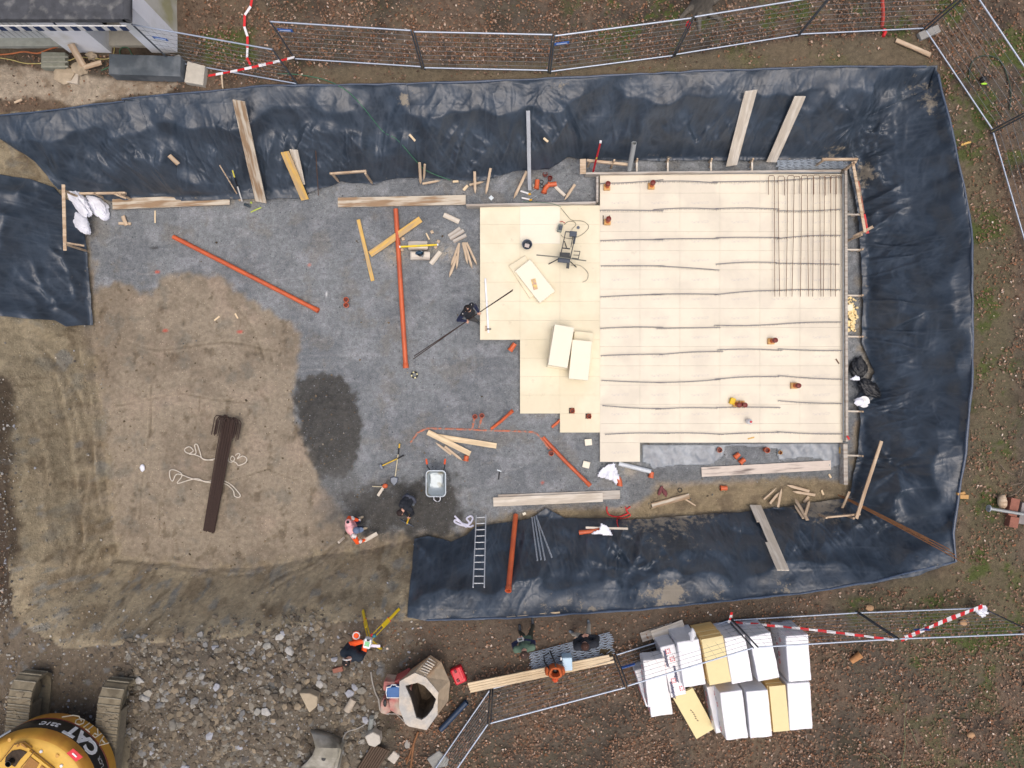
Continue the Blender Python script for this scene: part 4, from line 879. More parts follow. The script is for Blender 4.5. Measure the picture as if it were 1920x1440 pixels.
for i, (xs_, xl) in enumerate(BX):
    zz = ZS+.11; dr = random.uniform(-4, 3); mb = MB(); x0, x1 = min(xs_, xl), max(xs_, xl)
    top = 329+random.uniform(-1, 1.5)
    pts = [P(xs_, 364+random.uniform(-2, 3), zz), P(xs_, top+3, zz), P(xs_+(xl-xs_)*.15, top, zz), P(xs_+(xl-xs_)*.85, top, zz), P(xl, top+3, zz), P(xl+dr*.4, 450, zz), P(xl+dr, 556, zz)]
    mb.tube(pts, .010, 6)
    tag(mb.build('hooked_bar', REB, None, True), '%s hooked steel bar from the left at the top right of the slab' % (ORDN[i] if i < 10 else 'last'), 'steel bar', 'hooked steel bars on the slab')
def spacer_bundle(a, b, za, zb, n, wpx, label, dx=0):
    rt = MB(); p0 = P(*a, za); p1 = P(*b, zb); d = (p1-p0).normalized(); y = Vector((-d.y, d.x, 0)).normalized(); w = wpx/65.
    return p0, p1, y, w
def bundle(a, b, za, zb, n, wpx, label, fan=0., group=None):
    p0, p1, y, w = spacer_bundle(a, b, za, zb, n, wpx, label)
    rt = empty('spacer_bundle', p0, label, 'bundle of strips', group)
    for i in range(n):
        o_ = y*(w*((i+.5)/n-.5)); mb = MB(); q0 = p0+o_+Vector((0, 0, .02*(i % 2))); q1 = p1+o_*(1+fan)+Vector((0, 0, .02*(i % 2)))
        dd = q1-q0; L = dd.length; q0 = q0+dd*random.uniform(0, .04); q1 = q1-dd*random.uniform(0, .04); x = (q1-q0).normalized(); yy = Vector((-x.y, x.x, 0)); m_ = int(L/.11); hw = w/n*.36
        zz = [q0.lerp(q1, k/m_)+yy*(hw if k % 2 else -hw) for k in range(m_+1)]
        mb.tube([v+Vector((0, 0, .03)) for v in zz], .011, 4); mb.tube([q0+yy*hw, q1+yy*hw], .009, 4); mb.tube([q0-yy*hw, q1-yy*hw], .009, 4)
        mb.build('strip', GAL, rt)
GAL = mat('spacer_galvanised', S(182,192,202), .45, .4, var=.1)
bundle((1454,310), (1592,307), .12, .14, 6, 20, 'bundle of grey zigzag spacer strips behind the north-east corner of the formwork')
bundle((992,1246), (1152,1204), GZ+.12, GZ+.12, 9, 40, 'wide heap of grey zigzag spacer strips between the green and black jackets')
bundle((1001,966), (1015,1052), Z(1001,966)+.2, Z(1015,1052)+.28, 3, 14, 'bundle of zigzag strips sliding down the south sheet beside the orange pipe', fan=.5)
bundle((1005,968), (1035,1046), Z(1005,968)+.22, Z(1035,1046)+.26, 1, 4, 'single zigzag strip splayed away from its bundle on the south sheet')
# ---------------------------------------------------------------- film at the slab's lower edge
FILM = mat('clear_film', S(150,158,166), .35, var=.15, scale=3, alpha=.5, spec=.8, bump=.01, col2=S(176,184,190), sc2=1.5)
def cloth(name, poly, zf, m, label, cat, step=.04, amp=.03, seed=200, fr=3, parent=None, group=None):
    wp = [tuple(P(x, y, zf)[:2]) for x, y in poly]; a = np.array(wp)
    xs = np.arange(a[:, 0].min()-.06, a[:, 0].max()+.06, step); ys = np.arange(a[:, 1].min()-.06, a[:, 1].max()+.06, step)
    X, Y = np.meshgrid(xs, ys); sd = sdpoly(X, Y, wp); ins = sd > 0; keep = ins[:-1, :-1] & ins[1:, :-1] & ins[:-1, 1:] & ins[1:, 1:]
    r = amp*((1-np.abs(noise(X*fr, Y*fr*.8, seed)))**3+.6*fbm(X*fr*.7, Y*fr*.7, seed+3)+.7*(1-np.abs(noise(X*fr*2.1+Y, Y*fr*1.5, seed+5)))**4)
    Zt = np.maximum(zf, HV(X, Y)+.01)+r+.01
    mp = np.full(X.size, -1); j, i = np.nonzero(keep); idx = np.arange(X.size).reshape(X.shape)
    F = np.stack([idx[j, i], idx[j, i+1], idx[j+1, i+1], idx[j+1, i]], -1); used = np.unique(F); mp[used] = np.arange(len(used)); F = mp[F]
    V = np.stack([X.ravel()[used], Y.ravel()[used], Zt.ravel()[used]], -1); off = Vector((V[:, 0].mean(), V[:, 1].mean(), V[:, 2].min())); V = V-np.array(off)
    o = link(name, np_mesh(name, V, F, True), m, None, off); s_ = o.modifiers.new('thickness', 'SOLIDIFY'); s_.thickness = .003
    return tag(o, label, cat, group)
cloth('plastic_film', [(1203,832),(1582,830),(1579,872),(1548,880),(1540,862),(1510,858),(1458,864),(1455,842),(1362,836),(1356,858),(1330,874),(1280,872),(1222,880),(1215,870),(1203,868)], .02, FILM, 'clear wrinkled plastic film hanging out below the slab over the gravel', 'plastic film', amp=.022)
rt = empty('film_roll', P(1190,876,0), 'roll of clear film lying at the lower left corner of the slab', 'film roll')
mb = MB(); mb.tube([P(1160,869,.08), P(1220,884,.08)], [.07, .075], 14); mb.build('roll', mat('film_rolled', S(196,202,206), .35, var=.15, stretch=(1, 1, 1)), rt, True)
WSK = mat('white_sack', S(226,228,236), .6, var=.06, scale=5, bump=.012)
cloth('white_sack', [(1152,866),(1158,880),(1163,898),(1155,911),(1146,902),(1116,893),(1124,880),(1140,868)], .07, WSK, 'crumpled white sack on the gravel beside the orange elbow', 'sack', amp=.09, seed=210)
cloth('white_bag', [(1126,978),(1140,985),(1150,1003),(1128,1003),(1105,1002),(1110,996),(1122,992)], Z(1130,992)+.22, WSK, 'small torn white bag under the batten on the south sheet', 'bag', amp=.05, seed=214, step=.03)
def sack(px, py, rx, ry, rz, h, label, m=None, mouth=None, cat='sack', seed=1, amp=.25):
    c = W(px, py); rt = empty('sack', c, label, cat); m = m or WSK
    mb = MB(); mb.blob((0, 0, 0), (1, 1, 1), seed, 5, .22, 1.4); R = Matrix.Rotation(rz, 3, 'Z'); out = []
    for v in mb.v:
        x_, y_, z_ = v; k = 1+.30*(abs(float(noise(x_*2+seed, y_*2+z_*1.5, 300)))-.2)+.14*(abs(float(noise(x_*5+seed, y_*5-z_*4, 302)))-.2); tw = 1-.45*max(0, x_)**2
        out.append(c+Vector((0, 0, h*.42))+R@Vector((x_*k*rx*1.08, y_*k*ry*tw, max(-.75, z_)*k*h*.6)))
    mb.v = [tuple(v) for v in out]; mb.build('bag', m, rt, True)
    return rt, c
rt, c = sack(150, 378, .55, .22, 2.3, .3, 'white sack with orange fittings showing in its mouth, west corner', seed=2)
mb = MB(); q = P(137, 370, .38)
for (dx, dy) in ((0, .06), (.03, -.07)): mb.tube([q+Vector((dx, dy, -.1)), q+Vector((dx-.05, dy+.02, .1))], .07, 12)
mb.build('fittings', ORG, rt, True)
rt, c = sack(188, 388, .48, .22, -1.0, .28, 'white sack lying over the end of the muddy board', seed=5)
rt, c = sack(155, 418, .40, .20, -.9, .26, 'lowest white sack, lying at the edge of the west sheet', seed=9)
BAG = mat('black_bag', S(26,29,34), .48, var=.2, spec=.5, bump=.02, scale=5)
rt, c = sack(1607, 690, .24, .32, 0, .26, 'black rubbish bag against the east formwork, upper one', BAG, seed=12, cat='rubbish bag')
rt, c = sack(1626, 728, .38, .22, -.7, .26, 'black rubbish bag with a white tied neck, lower one', BAG, seed=15, cat='rubbish bag')
cloth('white_bag', [(1590,711),(1603,703),(1612,706),(1611,714),(1600,714)], .45, WSK, 'scrap of white bag lying on the upper black rubbish bag', 'bag', amp=.04, seed=216, step=.025)
rt = empty('white_bucket', P(1611,753,0), 'white filled bucket with a wire handle by the east formwork', 'bucket')
mb = MB(); mb.lathe([(.14,0),(.17,.28),(.18,.3),(.165,.3),(.001,.25)], P(1611,753,0), 20); mb.build('body', mat('white_plastic', S(226,226,226)), rt, True)
mb = MB(); mb.blob(P(1611,753,.3), (.15,.15,.06), 3, 2, .3); mb.build('contents', WSK, rt, True)
mb = MB(); q = P(1611,753,.3); mb.tube([q+Vector((.17*math.cos(t), .05, .0))+Vector((.12*math.sin(t), -.17*0, .12*math.sin(t))) for t in np.linspace(0, math.pi, 9)], .008, 5); mb.build('handle', mat('white_plastic', S(226,226,226)), rt, True)
# foam crumbs east of the formwork
CR = mat('foam_crumb', S(236,214,160), .8, var=.08)
mb = MB()
for i in range(170):
    px = random.gauss(1596, 5); py = random.gauss(590, 18)
    if not (1589 < px < 1607 and 558 < py < 622): continue
    s_ = random.uniform(.02, .07); mb.box(P(px, py, .03+random.random()*.05), (s_*1.4, s_, s_*.6), R=Matrix.Rotation(random.random()*3, 3, 'Z')@Matrix.Rotation(random.uniform(-.5, .5), 3, 'X'))
tag(mb.build('foam_crumbs', CR, keep=True), kind='stuff')
mb = MB(); mb.box(P(1592,577,.06), (.2,.2,.08), rz=.1); tag(mb.build('foam_offcut', FOAMW, bevel=.01), 'square foam offcut beside the heap of yellow crumbs', 'foam offcut')
for (x, y, r, l) in [(1103,829,.1,'upper of two small square foam offcuts on the gravel by the slab'),(1099,871,-.25,'lower of two small square foam offcuts on the gravel by the slab')]:
    mb = MB(); mb.box(P(x,y,.05), (.22,.2,.09), rz=r); tag(mb.build('foam_offcut', FOAMW, bevel=.008), l, 'foam offcut')
mb = MB(); mb.box(P(983,963,.04), (.1,.08,.06), rz=.4); tag(mb.build('foam_offcut', FOAMW), 'tiny foam offcut at the top of the zigzag strips', 'foam offcut')
mb = MB(); mb.box(P(921,371,.02), (.12,.12,.01), rz=.8); tag(mb.build('paper_tag', mat('paper', S(210,220,224), .8)), 'square white tag lying on the gravel above the foam boards', 'paper')
plank((1402,823), (1414,820), 2.5, WY, 'yellow pencil-like stick on the lower edge of the slab', z0=ZS+.01, z1=ZS+.01, th=.01, name='stick', cat='stick')
plank((1567,673), (1573,682), 2.5, STL, 'small rusty metal scrap on the right edge of the slab', z0=ZS+.01, z1=ZS+.01, th=.01, name='metal_scrap', cat='scrap')
mb = MB(); mb.box(P(1576,844,.06), (.09,.2,.1)); tag(mb.build('wood_block', WY, bevel=.006), 'yellow wood block at the foot of the south-east formwork end', 'wood block')
# foam boards and packs lying on the slab
def slabpack(cx, cy, ang, h, z, m, label, name='foam_pack', w=.6, l=1.25, layers=1, cat='foam pack'):
    mb = MB(); mb.box((0, 0, h/2), (w, l, h)); c = P(cx, cy, z+h); o = mb.build(name, m, origin=(0, 0, 0), bevel=.012)
    o.location = (c.x, c.y, z); o.rotation_euler = (0, 0, math.radians(ang)); return tag(o, label, cat)
slabpack(989, 519, -52+90+90-5, .08, ZS, FOAMB, 'foam board lying askew under another beside the grey bucket', name='loose_foam_board', cat='foam board', w=1.2, l=.6)
o = slabpack(1003, 527, 38, .12, ZS+.085, FOAMW, 'top askew foam board with a pinkish label left of the saw stand', name='loose_foam_board', cat='foam board')
mb = MB(); q = P(1002,533,ZS+.213); mb.box(q, (.14,.34,.006), R=Matrix.Rotation(math.radians(14), 3, 'Z')); tag(mb.build('paper_label', mat('pink_brown_label', S(196,160,138), .7, var=.3, scale=14, col2=S(214,190,110), sc2=9)), 'pinkish brown brick-shaped paper on the askew foam board', 'paper')
slabpack(1049, 653, -7, .22, ZS, FOAMB, 'bottom foam pack of the left pile, slightly twisted', w=.62)
slabpack(1052, 649, -9.5, .42, ZS+.225, FOAMW, 'top foam pack of the left pile on the stepped boards', l=1.25)
slabpack(1092, 660, -5, .20, ZS, FOAMB, 'bottom foam pack of the right pile, peeping out at the top')
slabpack(1088, 675, -5.5, .30, ZS+.205, FOAMW, 'top foam pack of the right pile beside the filmed slab', l=1.2)
# grey bucket with a stone in it
rt = empty('grey_bucket', P(988,460,ZS), 'round grey bucket holding a pale block, on the stepped boards', 'bucket')
mb = MB(); mb.lathe([(.11,0),(.145,.22),(.16,.24),(.15,.25),(.13,.23),(.10,.04),(.001,.04)], P(988,461,ZS), 22); mb.build('body', mat('bucket_grey', S(86,94,106), .5), rt, True)
mb = MB(); mb.box(P(988,461,ZS+.2), (.14,.11,.1), rz=-.3); mb.build('block', mat('pale_block', S(196,184,176), .8), rt, bevel=.01)
# saw stand (rebar cutter stand)
DK = mat('dark_steel', S(52,56,58), .5, .4, var=.15); z = ZS
rt = empty('saw_stand', P(1064,480,z), 'dark folding steel saw stand with long cross bar on the foam boards', 'saw stand')
def part_bars(name, segs, w, h, m, rt):
    mb = MB()
    for a, b, za, zb in segs: mb.bar(P(*a, z+za), P(*b, z+zb), w, h)
    return mb.build(name, m, rt, bevel=.003)
T = lambda X, Y: (960+X/9.6, 390+Y/9.6)
part_bars('frame', [(T(965,430), T(868,880), .45, .45), (T(1150,440), T(1050,900), .45, .45), (T(960,425), T(1150,440), .45, .45)], .03, .03, DK, rt)
part_bars('inner_rail', [(T(1095,510), T(1060,710), .3, .3)], .025, .025, DK, rt)
part_bars('crossbar', [(T(905,720), T(1045,735), .45, .45)], .035, .03, DK, rt)
mb = MB(); mb.box(P(*T(1100,470), z+.45), (.22,.16,.12), rz=-.1); mb.build('motor_box', mat('tool_slate', S(60,70,84), .5, var=.15), rt, bevel=.015)
mb = MB(); mb.bar(P(*T(1130,520), z+.42), P(*T(1110,640), z+.42), .07, .06); mb.build('support_arm', mat('tool_slate', S(60,70,84)), rt, bevel=.01)
mb = MB(); mb.box(P(*T(950,850), z+.40), (.32,.16,.05), rz=-.05); mb.build('table', DK, rt, bevel=.005)
mb = MB(); mb.box(P(*T(935,945), z+.36), (.38,.14,.08), rz=-.1); mb.build('gear_housing', mat('tool_slate', S(60,70,84)), rt, bevel=.02)
mb = MB(); mb.bar(P(*T(1020,930), z+.34), P(*T(1000,1090), z+.30), .09, .05); mb.build('tail', DK, rt, bevel=.01)
part_bars('cross_rail', [(T(440,845), T(850,885), .5, .5), (T(850,885), T(1335,950), .5, .48)], .03, .035, mat('rail_grey', S(96,98,90), .5, .3), rt)
part_bars('side_gate', [(T(1110,775), T(1225,780), .4, .4), (T(1225,780), T(1195,915), .4, .4), (T(1195,915), T(1080,900), .4, .4), (T(1105,845), T(1210,850), .4, .4)], .022, .022, DK, rt)
for a, b in ((T(840,915), T(660,1010)), (T(1055,970), T(1155,1065)), (T(945,600), T(985,720)), (T(1150,460), T(1160,470))):
    mb = MB(); mb.bar(P(*a, z+.4), P(*b, z+.02), .025, .025); mb.build('leg', DK, rt)
rt = empty('battery_box', P(1049,428,ZS), 'small blue-grey charger box joined by the thin cable', 'charger')
mb = MB(); mb.box(P(1050,428,ZS+.09), (.15,.24,.16), rz=-.25); mb.build('case', mat('case_grey', S(120,128,122), .5), rt, bevel=.02)
mb = MB(); mb.box(P(1051,427,ZS+.19), (.09,.13,.06), rz=-.25); mb.build('battery', mat('tool_slate', S(60,70,84)), rt, bevel=.01)
mb = MB(); mb.tube([P(*T(860,250), ZS+.16), P(*T(905,242), ZS+.2), P(*T(948,268), ZS+.1)], .012, 6); mb.build('strap', mat('red_plastic', S(190,30,34)), rt, True)
rt = empty('cable_reel', P(1084,427,ZS), 'small round grey puck lying inside the cable loop', 'cap'); mb = MB(); mb.lathe([(.001,0),(.05,0),(.05,.03),(.02,.035),(.001,.02)], P(1084,427,ZS), 16); mb.build('body', mat('bucket_grey', S(86,94,106)), rt, True)
def cable(pts, z_, r, m, label, cat='cable', name='cable'):
    out = []; n = len(pts)
    for i in range(n-1):       # catmull-rom
        p = [np.array(pts[max(min(i+k, n-1), 0)], float) for k in (-1, 0, 1, 2)]
        for t in np.linspace(0, 1, 6)[:-1]: out.append(tuple(.5*((2*p[1])+(-p[0]+p[2])*t+(2*p[0]-5*p[1]+4*p[2]-p[3])*t*t+(-p[0]+3*p[1]-3*p[2]+p[3])*t**3)))
    out.append(pts[-1]); mb = MB()
    mb.tube([P(q[0], q[1], (z_ if z_ is not None else Z(q[0], q[1])+.05)+(q[2] if len(q) > 2 else 0)) for q in out], r, 6)
    return tag(mb.build(name, m, None, True), label, cat)
CBL = mat('cable_grey', S(128,124,108), .6)
cable([T(880,0), T(980,120), T(1080,220), T(1280,240), T(1380,330), T(1320,430), T(1200,510), T(1040,550), T(920,520), T(880,480)], ZS+.02, .009, CBL, 'thin grey cable looping round the saw stand to the charger')
cable([T(940,300), T(1010,245), T(1110,245), T(1150,300), T(1090,370), T(1080,400)], ZS+.02, .009, CBL, 'short looped cable between the charger and the saw stand')
cable([T(1060,1030), T(1190,1025), T(1290,1080), T(1370,1180), T(1350,1290), T(1270,1335)], ZS+.02, .010, mat('cable_pale', S(150,146,132), .6), 'pale mains cable with black plug lying below the saw stand')
cable([(980,378,.1),(1030,381,.1),(1052,388,.0)], ZS+.12, .007, mat('cord_green', S(60,110,84), .6), 'green thin cord dangling over the formwork board')
cable([(520,138),(560,140),(610,150),(650,170),(680,200),(700,225),(720,248),(745,262),(775,296),(800,320),(845,338)], None, .013, mat('cord_green', S(60,110,84)), 'long green cord running down the north sheet', 'cord', 'cord')
# aluminium rail on foam, small stuff
rt = empty('white_rail', P(915,610,ZS), 'white aluminium rail with a black clamp lying near the kneeling board edge', 'rail'); rt['label'] = 'white rail with a black clamp on the left edge of the foam boards'
mb = MB(); mb.bar(P(910,522,ZS+.03), P(916,624,ZS+.03), .055, .03); mb.build('body', mat('white_alu', S(214,218,226), .35, .2), rt, bevel=.006)
mb = MB(); mb.bar(P(913,617,ZS+.06), P(921,617,ZS+.06), .03, .04); mb.build('clamp', DK, rt)
mb = MB(); mb.box(P(911.5,616,ZS+.03), (.06,.16,.04)); tag(mb.build('wood_block', WK, bevel=.004), 'little wooden block beside the clamp of the white rail', 'wood block')
rt = empty('coil_ring', P(777,703,0), 'small black and cream coil ring lying alone on the gravel', 'coil')
mb = MB(); c = P(777,703,.04); mb.tube([c+Vector((.09*math.cos(t), .09*math.sin(t), 0)) for t in np.linspace(0, 2*math.pi, 20)[:-1]], .025, 8, closed=True); mb.build('ring', RUB, rt, True)
mb = MB()
for t in (0, 1.6, 3.1, 4.7): mb.tube([c+Vector((.09*math.cos(t+u), .09*math.sin(t+u), .008)) for u in (0, .3, .6)], .024, 6)
mb.build('wrapping', mat('cream_tape', S(214,208,160), .6), rt, True)
# sealant gun pair at (985,360)
for (x, y, l) in [(992,364,'upper sealant gun lying left of the orange elbow'),(994,375,'lower sealant gun lying on the formwork edge')]:
    rt = empty('sealant_gun', P(x, y, 0), l, 'sealant gun'); mb = MB(); mb.tube([P(x-16, y-(6 if y < 370 else 4), .05), P(x-1, y-1, .05)], .03, 10); mb.build('cartridge', mat('white_plastic', S(226,226,226)), rt, True)
    mb = MB(); mb.box(P(x+1, y, .06), (.09,.06,.05), rz=.3); mb.build('grip', mat('yellow_tool', S(210,160,40), .5), rt, bevel=.01); mb = MB(); mb.tube([P(x, y, .07), P(x+12, y-8, .07)], .008, 5); mb.build('rod', GAL, rt)
rt = empty('small_bottle', P(463,385,0), 'small dark bottle beside a bright yellow ball at the board stubs', 'bottle'); mb = MB(); mb.tube([P(458,383,.05), P(466,386,.05), P(469,388,.05)], [.04,.04,.02], 10); mb.build('body', mat('bottle_dark', S(36,52,62), .4), rt, True)
mb = MB(); mb.blob(P(471,380,.04), (.035,.035,.035), 1, 2, 0); tag(mb.build('ball', mat('lime', S(180,196,80)), None, True), 'tiny lime yellow ball next to the dark bottle', 'ball')
mb = MB(); mb.blob(P(267,877,.05), (.075,.115,.05), 4, 2, .3); tag(mb.build('white_rag', WSK, None, True), 'white lump lying alone on the brown mud', 'rag')
# hand tools on the gravel
YH = mat('yellow_handle', S(214,176,50), .5)
rt = empty('shovel', P(742,905,0), 'pointed shovel lying with its blade towards the kneeling worker', 'shovel')
mb = MB(); mb.tube([P(748,841,.06), P(741,893,.05)], .018, 8); mb.build('shaft', mat('shaft_pale', S(200,190,160), .6), rt, True)
mb = MB(); mb.tube([P(749,832,.06), P(748.6,840,.06)], .024, 8); mb.build('handle', YH, rt, True)
mb = MB(); mb.tube([P(748,840,.06), P(746.8,852,.06)], .022, 8); mb.build('grip', RUB, rt, True)
mb = MB(); c = P(739,902,.04); pr = [(-.13,.11),(0,.15),(.13,.11),(.12,-.03),(0,-.17),(-.12,-.03)]; mb.prism([(c.x+a, c.y+b) for a, b in pr], .03, .05, [(c.x+a*.8, c.y+b*.8) for a, b in pr]); mb.build('blade', mat('blade_steel', S(96,102,112), .4, .6), rt)
rt = empty('sledgehammer', P(714,875,0), 'sledgehammer with yellow handle crossing the shovel', 'sledgehammer')
mb = MB(); mb.tube([P(717,873,.06), P(745,860,.08)], .02, 8); mb.build('handle', YH, rt, True); mb = MB(); mb.tube([P(745,860,.08), P(758,853.5,.06)], .022, 8); mb.build('grip', RUB, rt, True)
mb = MB(); mb.box(P(715,875,.06), (.09,.17,.09), rz=.5); mb.build('head', mat('blade_steel', S(96,102,112)), rt, bevel=.012)
rt = empty('mallet', P(722,911,0), 'orange headed mallet with pale handle beside a stake end', 'mallet')
mb = MB(); mb.tube([P(698,912,.04), P(717,912.5,.06)], .016, 8); mb.build('handle', mat('shaft_pale', S(200,190,160)), rt, True); mb = MB(); mb.blob(P(722,911,.07), (.09,.08,.07), 3, 2, .2); mb.build('head', ORG, rt, True)
plank((709,929), (719,914), 5, WP, 'short stake lying under the orange mallet', z0=.03, z1=.05, th=.05)
rt = empty('hammer', P(936,885,0), 'small hammer lying on the gravel right of the wheelbarrow', 'hammer')
mb = MB(); mb.tube([P(936.5,884,.03), P(935,899,.03)], .018, 6); mb.build('handle', RUB, rt, True); mb = MB(); mb.bar(P(932,881,.03), P(940,884,.03), .03, .03); mb.build('head', GAL, rt)
# wheelbarrow
rt = empty('wheelbarrow', P(817,905,0), 'galvanised wheelbarrow with orange grips standing on the wet gravel', 'wheelbarrow')
def rr(cx, cy, w, h, r, z_, n=5):
    out = []
    for (sx, sy, a0) in ((1,1,0),(-1,1,90),(-1,-1,180),(1,-1,270)):
        for k in range(n+1): a = math.radians(a0+90*k/n); out.append((cx+sx*(w/2-r)+r*math.cos(a), cy+sy*(h/2-r)+r*math.sin(a), z_))
    return out
c = P(817.5, 906.5, .62); ZN = mat('galvanised_tray', S(170,180,184), .42, .35, var=.12, scale=8, col2=S(126,122,104), sc2=3.2, thr=.56)
loops = [rr(c.x, c.y, .60, .80, .12, .64), rr(c.x, c.y, .56, .76, .11, .635), rr(c.x, c.y, .53, .73, .1, .60), rr(c.x, c.y+.03, .42, .52, .1, .40), rr(c.x, c.y+.03, .30, .38, .1, .38)]
mb = MB(); n_ = len(loops[0]); vs = [v for l in loops for v in l]; fs = [(i*n_+k, i*n_+(k+1) % n_, (i+1)*n_+(k+1) % n_, (i+1)*n_+k) for i in range(4) for k in range(n_)]+[tuple(4*n_+k for k in range(n_))[::-1]]; mb.add(vs, fs)
o = mb.build('tray', ZN, rt, True); s_ = o.modifiers.new('t', 'SOLIDIFY'); s_.thickness = .006
mb = MB(); mb.tube([(c.x+t[0], c.y+t[1]-0, .645) for t in [(q[0]-c.x, q[1]-c.y) for q in loops[0]]], .013, 6, closed=True); mb.build('rim', GAL, rt, True)
for s_ in (-1, 1):
    mb = MB(); mb.tube([(c.x+s_*.12, c.y-.62, .25), (c.x+s_*.2, c.y-.3, .36), (c.x+s_*.22, c.y+.4, .42), (c.x+s_*.265, c.y+.52, .62), (c.x+s_*.27, c.y+.62, .68)], .017, 8); mb.build('frame_tube', DK, rt, True)
    mb = MB(); mb.tube([(c.x+s_*.27, c.y+.60, .68), (c.x+s_*.29, c.y+.76, .70)], .03, 10); mb.build('grip', mat('orange_grip', S(214,84,40), .6), rt, True)
    mb = MB(); mb.tube([(c.x+s_*.22, c.y+.25, .42), (c.x+s_*.24, c.y+.3, .02), (c.x+s_*.24, c.y+.1, .02), (c.x+s_*.22, c.y+.05, .4)], .015, 6); mb.build('leg', DK, rt, True)
mb = MB(); mb.tube([(c.x-.09, c.y-.4, .35), (c.x-.10, c.y-.54, .33), (c.x-.03, c.y-.6, .30), (c.x+.06, c.y-.6, .30), (c.x+.10, c.y-.54, .33), (c.x+.10, c.y-.4, .35)], .016, 6); mb.build('front_guard', mat('white_alu', S(214,218,226)), rt, True)
mb = MB(); mb.lathe([(.06,-.04),(.17,-.04),(.19,-.02),(.19,.02),(.17,.04),(.06,.04)], (c.x+.01, c.y-.46, .19), 20, (1,0,0)); mb.build('wheel', RUB, rt, True)
# pale webbing slings and the bundle of hooked bars
BRN = mat('brown_steel', S(62,47,41), .8, .15, var=.2, scale=25); c0 = P(432,790,.1); c1 = P(392,998,.1)
rt = empty('bar_bundle', P(410,900,0), 'thick bundle of brown hooked steel bars lying on the mud', 'steel bar bundle')
for i in range(22):
    f = (i % 11+.5)/11-.5; l = i//11; d = (c1-c0).normalized(); y = Vector((-d.y, d.x, 0)); e0 = c0+y*f*.36*(1.15 if l else .9)-d*random.uniform(.0, .16)+Vector((0, 0, .10*l+.04+.02*(i % 2))); e1 = c1+y*f*.34+Vector((0, 0, .07*l))-d*random.uniform(0, .05)
    hk = y*(.10*(1 if f > 0 else -1)+f*.28); ln = random.uniform(.45, .6); mb = MB()
    mb.tube([e0+hk+d*ln+Vector((0,0,.05)), e0+hk+d*.05+Vector((0,0,.06)), e0+hk*.8-d*.02+Vector((0,0,.07)), e0+hk*.2-d*.04+Vector((0,0,.05)), e0+d*.05, e0+d*.9, e1], .017, 6); mb.build('hooked_bar', BRN, rt, True)
WEB = mat('webbing', S(206,198,184), .8, var=.1)
def sling(pts, label, m=WEB, r=.016, z_=None, dz=0):
    out = []; n = len(pts)
    for i in range(n-1):
        p = [np.array(pts[max(min(i+k, n-1), 0)], float) for k in (-1, 0, 1, 2)]
        for t in np.linspace(0, 1, 6)[:-1]: out.append(tuple(.5*((2*p[1])+(-p[0]+p[2])*t+(2*p[0]-5*p[1]+4*p[2]-p[3])*t*t+(-p[0]+3*p[1]-3*p[2]+p[3])*t**3)))
    out.append(pts[-1]); mb = MB(); mb.tube([P(x, y, Z(x, y)+.04+dz+.012*math.sin(i*.9)) for i, (x, y) in enumerate(out)], r, 6); return tag(mb.build('sling', m, None, True), label, 'webbing sling')
q = lambda X, Y: (X/4, 720+Y/4)
sling([q(1620,560), q(1540,570), q(1500,545), q(1460,530), q(1400,515), q(1385,490), q(1420,470), q(1450,500), q(1420,525), q(1470,520), q(1460,460), q(1480,455), q(1500,510), q(1520,560), q(1600,572)], 'pale webbing sling looped left of the bar bundle, upper')
sling([q(1590,740), q(1540,735), q(1480,710), q(1420,720), q(1330,745), q(1360,700), q(1360,670), q(1310,645), q(1275,650), q(1275,700), q(1295,728), q(1320,680), q(1360,680), q(1440,710), q(1540,730), q(1590,725)], 'pale webbing sling looped left of the bar bundle, lower')
sling([q(1712,510), q(1712,575), q(1740,585), q(1760,560), q(1740,540), q(1730,570), q(1770,590), q(1790,610), q(1840,590), q(1850,560), q(1820,540), q(1780,560), q(1800,530), q(1785,520), q(1765,535)], 'pale webbing sling curled right of the bar bundle, upper')
sling([q(1675,725), q(1710,740), q(1750,770), q(1800,830), q(1790,850), q(1760,840), q(1750,800), q(1710,760), q(1675,745)], 'pale webbing sling with blue mark right of the bar bundle, lower')
WLV = mat('white_violet', S(216,216,232), .7, var=.06)
q = lambda X, Y: (480+X/4, 720+Y/4)
sling([q(1490,990), q(1520,1020), q(1560,1060), q(1580,1070), q(1600,1040), q(1580,1010), q(1610,990), q(1625,1010), q(1600,1050), q(1560,1050), q(1500,1020), q(1490,1035), q(1530,1055), q(1600,1070), q(1630,1060)], 'bright white strap heaped left of the top of the ladder', WLV, .03)
# ladder
rt = empty('ladder', W(901,967), 'aluminium ladder leaning down on the south sheet', 'ladder')
pa, pb = P(893,967,.30), P(887,1101,Z(887,1101)+.42); pc, pd = P(911,966,.30), P(908,1101,Z(908,1101)+.42); AL = mat('aluminium', S(190,194,198))
for a, b in ((pa, pb), (pc, pd)): mb = MB(); mb.bar(a, b, .03, .07); mb.build('stile', AL, rt)
for k in range(11): mb = MB(); t = .03+k*.092; mb.tube([pa.lerp(pb, t), pc.lerp(pd, t)], .017, 8); mb.build('rung', AL, rt, True)
